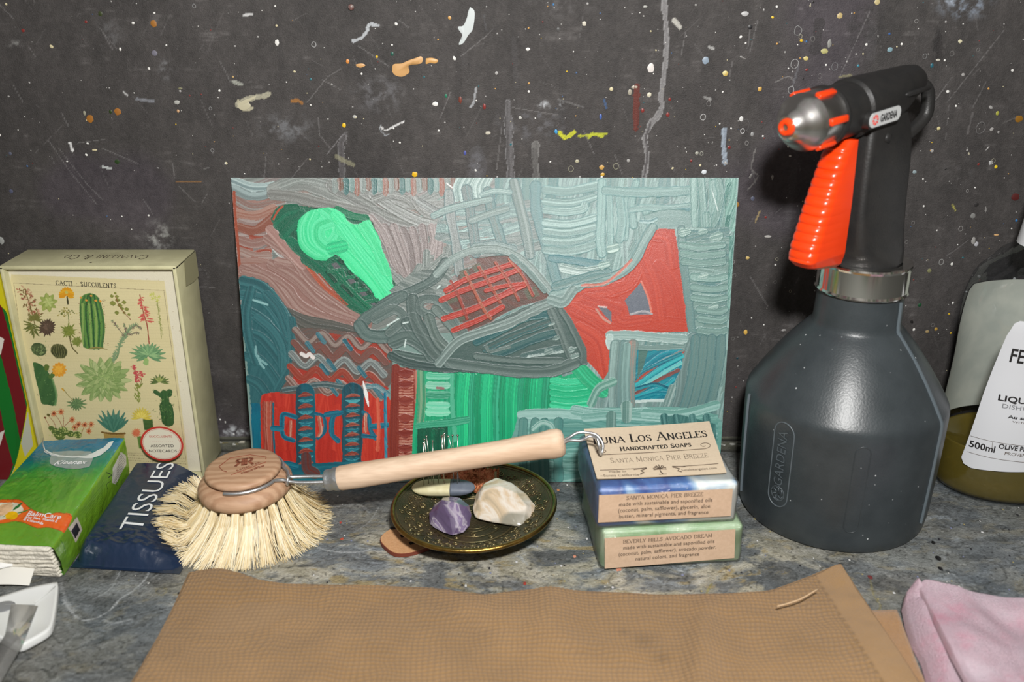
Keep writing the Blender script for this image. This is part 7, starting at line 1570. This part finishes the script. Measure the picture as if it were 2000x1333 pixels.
lo = draped('front_label', lab, mat('white label', (206, 208, 212), .45), db, .03, .09, lambda x, y, h: dpt(x, y, h))
back = [(27.9, 12.4), (27.6, 12.1), (27.0, 9.8), (26.8, 7.0), (26.85, 4.2), (27.2, 3.9), (34.8, 3.9), (35.2, 4.2), (35.2, 7), (35.0, 9.8), (34.4, 12.1), (34.1, 12.4)]
draped('back_label', back, mat('back label', (206, 208, 194), .7, c2=(190, 194, 182), nscale=70), db, .03, .22, lambda x, y, h: dpb(x, y, -.04))
def dtext(txt, px0, py0, width, h, mt, bold=0.0, xs=1.0, sp_=1.0):
    x0, z0 = dhit(px0, py0); tv, tff = text_parts(txt, h, bold, sp_, 'LEFT', xs); xm = min(p[0] for p in tv); xM = max(p[0] for p in tv)
    k = width / (xM - xm) if width else 1
    MB().add([dpt(x0 + (x - xm) * k, z0 + y, .06) for x, y, z in tv], tff).build('lettering', mt, lo, smooth=False)
dtext('FER À CHEVAL', 1970, 706, 4.7, .85, INK, .02, .75); dtext('LIQUIDE VAISSELLE', 1948, 781, 5.1, .36, INK, .012); dtext('DISHWASHING LIQUID', 1956, 796, 4.6, .27, mat('grey ink', (120, 122, 126), .6)); dtext('Au savon de Marseille', 1967, 816, 3.6, .20, INK, .006); dtext('WITH MARSEILLE SOAP', 1976, 825, 3.0, .11, INK2)
dtext('500ml', 1891, 871, 1.15, .42, INK, .012); dtext('OLIVE PROVENÇALE', 1949, 875, 3.3, .30, INK, .01); dtext('PROVENCAL OLIVE', 1961, 888, 2.6, .2, INK2)
b = MB()
for (a, c) in (((1895, 851), (1998, 862)), ((1889, 882), (1998, 893))):
    A_, B_ = dhit(*a), dhit(*c); xx = seq(A_[0], 2 * DBC.x - A_[0], 40); b.tube([dpt(x, A_[1], .05) for x in xx], .012, 4)
A_, B_ = dhit(1938, 864), dhit(1936, 882); b.tube([dpt(A_[0], A_[1], .05), dpt(B_[0], B_[1], .05)], .012, 4); b.build('rule_lines', INK2, lo)
cap = MB(); cap.lathe([(0, 19.6), (1.3, 19.6), (1.6, 19.4), (1.72, 18.8), (2.02, 15.8), (2.06, 15.5), (1.9, 15.42), (0, 15.42)][::-1], 64, Matrix.Translation((DBC.x, DBC.y, 0))); cap.build('cap', mat('white cap', (222, 224, 226), .35), db, autosmooth=30)
# ------------------------------------------------------------------ brown waffle cloth
def towel_top(x):  # y of the far edge
    e = [(-17.6, -14.25), (-16.6, -14.0), (-15.2, -14.1), (-14.2, -14.35), (-13.2, -14.85), (-11.8, -15.1), (-8.0, -15.2), (-4, -15.4), (-2.4, -15.75), (-1.2, -16.0), (0, -15.65), (1.5, -15.5), (4, -15.7), (7.9, -15.95), (10.5, -15.9), (13.3, -15.65), (14.8, -14.9), (16.3, -14.1), (17.5, -13.5), (18, -13.45), (20, -13.6)]
    return float(np.interp(x, [p[0] for p in e], [p[1] for p in e]))
XL = lambda v: -17.2 + .12 * math.sin(v * 5)
XR = lambda v: 17.75 + 1.05 * v
NXc, NYc = 900, 400
us = np.linspace(0, 1, NXc + 1); vs_ = np.linspace(0, 1, NYc + 1)
tw = Canvas(us, vs_, (158, 124, 82), 91)
Ut, Vt = tw.X, tw.Y
xL = -17.2 + .12 * np.sin(Vt * 5); xR = 17.75 + 1.05 * Vt
Xw = xL + (xR - xL) * Ut
ex = np.array([towel_top(x) for x in np.linspace(-18, 20, 400)]); k5 = np.ones(9) / 9; ex = np.convolve(np.pad(ex, 4, 'edge'), k5, 'valid')
Yt = np.interp(Xw, np.linspace(-18, 20, 400), ex); Yw = Yt + (-29.0 - Yt) * Vt
fold = vnoise(Xw * .16, Yw * .22, 92, 4) - .5
dist = (vnoise(Xw * .35, Yw * .35, 93, 3) - .5) * 1.6
wv_ = (np.abs(np.sin((Xw + dist * .6) * PI / .235)) ** .6) * (np.abs(np.sin((Yw + dist * .5) * PI / .26)) ** .6)
plain = sstep(1.9, 1.6, xR - Xw)  # flat hem on the right
hgt = .16 + fold * .55 + .045 * wv_ * (1 - plain) + plain * .06
ridge_ = .35 * np.exp(-((Xw - 9.5 - (Yw + 18) * .25) / .7) ** 2) * sstep(-15, -19, Yw) + .28 * np.exp(-((Xw - 2) / 1.1) ** 2) * sstep(-24, -17, Yw) + .30 * np.exp(-((Xw - 17.4) / .8) ** 2) * np.exp(-((Yw + 14) / 2.5) ** 2) + .2 * np.exp(-((Xw + 15.5) / 1.2) ** 2) * np.exp(-((Yw + 14.6) / 1.5) ** 2)
hgt += ridge_
edgeT = sstep(0, .02, Vt); edgeL = sstep(0, .006, Ut) * sstep(1, .994, Ut)
Zw = .05 + np.maximum(hgt, .06) * (.35 + .65 * edgeT * edgeL) + .12
tone = (vnoise(Xw * .5, Yw * .5, 94, 3) - .5)
tw.c = np.zeros(tw.X.shape + (3,)) + np.array([178, 140, 94.]); tw.c *= (.94 + .12 * tone)[..., None]
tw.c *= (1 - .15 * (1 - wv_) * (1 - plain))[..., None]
for x0, y0, r in ((6.2, -19.6, .5), (7.0, -20.8, .35), (5.4, -19.0, .25)): tw.c *= (1 - .10 * np.exp(-(((Xw - x0) / r) ** 2 + ((Yw - y0) / r) ** 2)))[..., None]
tw.c *= (1 - .12 * np.exp(-((xR - Xw - 1.75) / .07) ** 2) * (np.sin(Yw * 12) > -.3))[..., None]
m_tw = mat('brown cotton', None, rough=.95, attr=True, bump=.6, bscale=2600, sheen=.12, c2=(0, 0, 0), namp=.12, nscale=2200, spec=.15)
to = thing('brown_cloth', 'brown waffle-weave cotton cloth spread along the bottom of the picture', 'cloth', (0, -21, 0))
tw.mesh('cloth', lambda X, Y, H: (Xw, Yw, Zw), m_tw, to)
b = MB()   # turned-down edge so the cloth has thickness
P = [(float(Xw[0, i]), float(Yw[0, i]), float(Zw[0, i])) for i in range(0, NXc + 1, 4)]
b.loft([[p, (p[0], p[1] + .02, .03)] for p in P], caps=False)
P = [(float(Xw[j, 0]), float(Yw[j, 0]), float(Zw[j, 0])) for j in range(0, NYc + 1, 4)]; b.loft([[p, (p[0] - .02, p[1], .03)] for p in P], caps=False)
P = [(float(Xw[j, -1]), float(Yw[j, -1]), float(Zw[j, -1])) for j in range(0, NYc + 1, 4)]; b.loft([[p, (p[0] + .03, p[1], .08)] for p in P], caps=False)
m_tw2 = mat('brown cotton hem', (166, 128, 86), .95, c2=(156, 120, 78), nscale=800, bump=.5, bscale=1500, sheen=.2)
b.build('hem', m_tw2, to)
def lowf(u, v):
    a = Vector(G(1690, 1192, .1)).lerp(Vector(G(1752, 1190, .1)), u); c = Vector(G(1740, 1345, .1)).lerp(Vector(G(1812, 1345, .1)), u); c2 = a.lerp(c, v * 1.25); n = mnoise.noise(Vector((u * 2, v * 5, 2))) * .08
    return (c2.x - 1.2 * (1 - u), c2.y, .15 + n - (.1 if u > .97 or v < .02 else 0))
MB().grid(lowf, 24, 60).build('under_layer', mat('brown cotton under layer', (164, 124, 80), .95, c2=(152, 114, 72), nscale=700, bump=.5, bscale=1600, sheen=.2), to)
th_ = MB(); th_.tube(catmull([G(1518, 1185, .9), G(1540, 1179, .95), G(1565, 1170, 1.0), G(1598, 1151, 1.05)], 5), .035, 6)
tag(th_.build('loose_thread', mat('pale thread', (206, 176, 140), .8), None, base=G(1558, 1172, .8)), 'pale loose thread lying on the right part of the brown cloth', 'thread')

# ------------------------------------------------------------------ pink cloth
m, nt, bb = new_mat('pink towelling'); n = nz(nt, 26, 4, rough=.7); r = ramp(nt, n.outputs[0], [(.28, lc((222, 140, 166))), (.44, lc((214, 178, 192))), (.7, lc((208, 188, 200)))]); n2 = nz(nt, 900, 3, stretch=(1, 3, 1)); r2 = ramp(nt, n2.outputs[0], [(.35, (.82, .76, .8)), (.6, (1, 1, 1))])
nt.links.new(mixc(nt, 1, r.outputs[0], r2.outputs[0], 'MULTIPLY'), bb.inputs['Base Color']); bb.inputs['Roughness'].default_value = .95; bb.inputs['Sheen Weight'].default_value = .4; bb.inputs['Specular IOR Level'].default_value = .1
bpn = nt.nodes.new('ShaderNodeBump'); bpn.inputs['Strength'].default_value = .8; bpn.inputs['Distance'].default_value = .003; nt.links.new(n2.outputs[0], bpn.inputs['Height']); nt.links.new(bpn.outputs[0], bb.inputs['Normal']); m_pk = m
pkc = thing('pink_cloth', 'crumpled pale pink cloth at the lower right corner', 'cloth', (23, -20, 0))
# outer fold: far edge from the tip to the right, swept towards the viewer
def pf1(u, v):
    e = [G(1782, 1146, 1.3), G(1800, 1136, 1.5), G(1850, 1146, 1.5), G(1885, 1158, 1.3), G(1930, 1154, 1.5), G(2000, 1162, 1.5), G(2090, 1170, 1.5)]
    l = [G(1782, 1146, 1.3), G(1800, 1152, 1.75), G(1818, 1190, 1.7), G(1838, 1240, 1.6), G(1858, 1285, 1.5), G(1885, 1335, 1.4), G(1915, 1400, 1.3)]
    k = u * 6; i = min(5, int(k)); A_ = Vector(e[i]).lerp(Vector(e[i + 1]), k - i); k = v * 6; j = min(5, int(k)); B_ = Vector(l[j]).lerp(Vector(l[j + 1]), k - j)
    P = A_ + B_ - Vector(e[0]); n = mnoise.noise(Vector((P.x * .35, P.y * .3, 1))) * .55 + mnoise.noise(Vector((P.x * .9, P.y * .7, 4))) * .14
    z = 1.5 + n * (1 - math.exp(-u * 8)) + .25 * math.sin(u * 5 + v * 3)
    if v < .06: z -= (1 - v / .06) ** 2 * 1.2
    if u < .03: z -= (1 - u / .03) ** 2 * .35
    return (P.x, P.y, max(z, .1))
MB().grid(pf1, 110, 110).build('upper_fold', m_pk, pkc)
def pf2(u, v):
    L_ = [G(1781, 1144, 1.2), G(1768, 1158, 1.0), G(1763, 1180, .7), G(1770, 1215, .5), G(1782, 1255, .4), G(1800, 1290, .35), G(1812, 1333, .3), G(1822, 1400, .3)]
    R_ = [G(1800, 1146, 1.5), G(1812, 1160, 1.35), G(1824, 1185, 1.15), G(1836, 1225, 1.05), G(1850, 1262, 1.0), G(1866, 1300, .95), G(1888, 1340, .9), G(1920, 1400, .8)]
    k = v * 7; i = min(6, int(k)); A_ = Vector(L_[i]).lerp(Vector(L_[i + 1]), k - i); B_ = Vector(R_[i]).lerp(Vector(R_[i + 1]), k - i); P = A_.lerp(B_, u * 1.12)
    n = mnoise.noise(Vector((P.x * .6, P.y * .5, 7))) * .3
    return (P.x, P.y, max(.08, P.z + math.sin(min(u, 1) * PI) * .5 - .35 * math.exp(-((v * 7 - 1.7) / .35) ** 2) * u + n * u - (.4 * (1 - u / .06) if u < .06 else 0)))
MB().grid(pf2, 36, 90).build('inner_fold', m_pk, pkc)
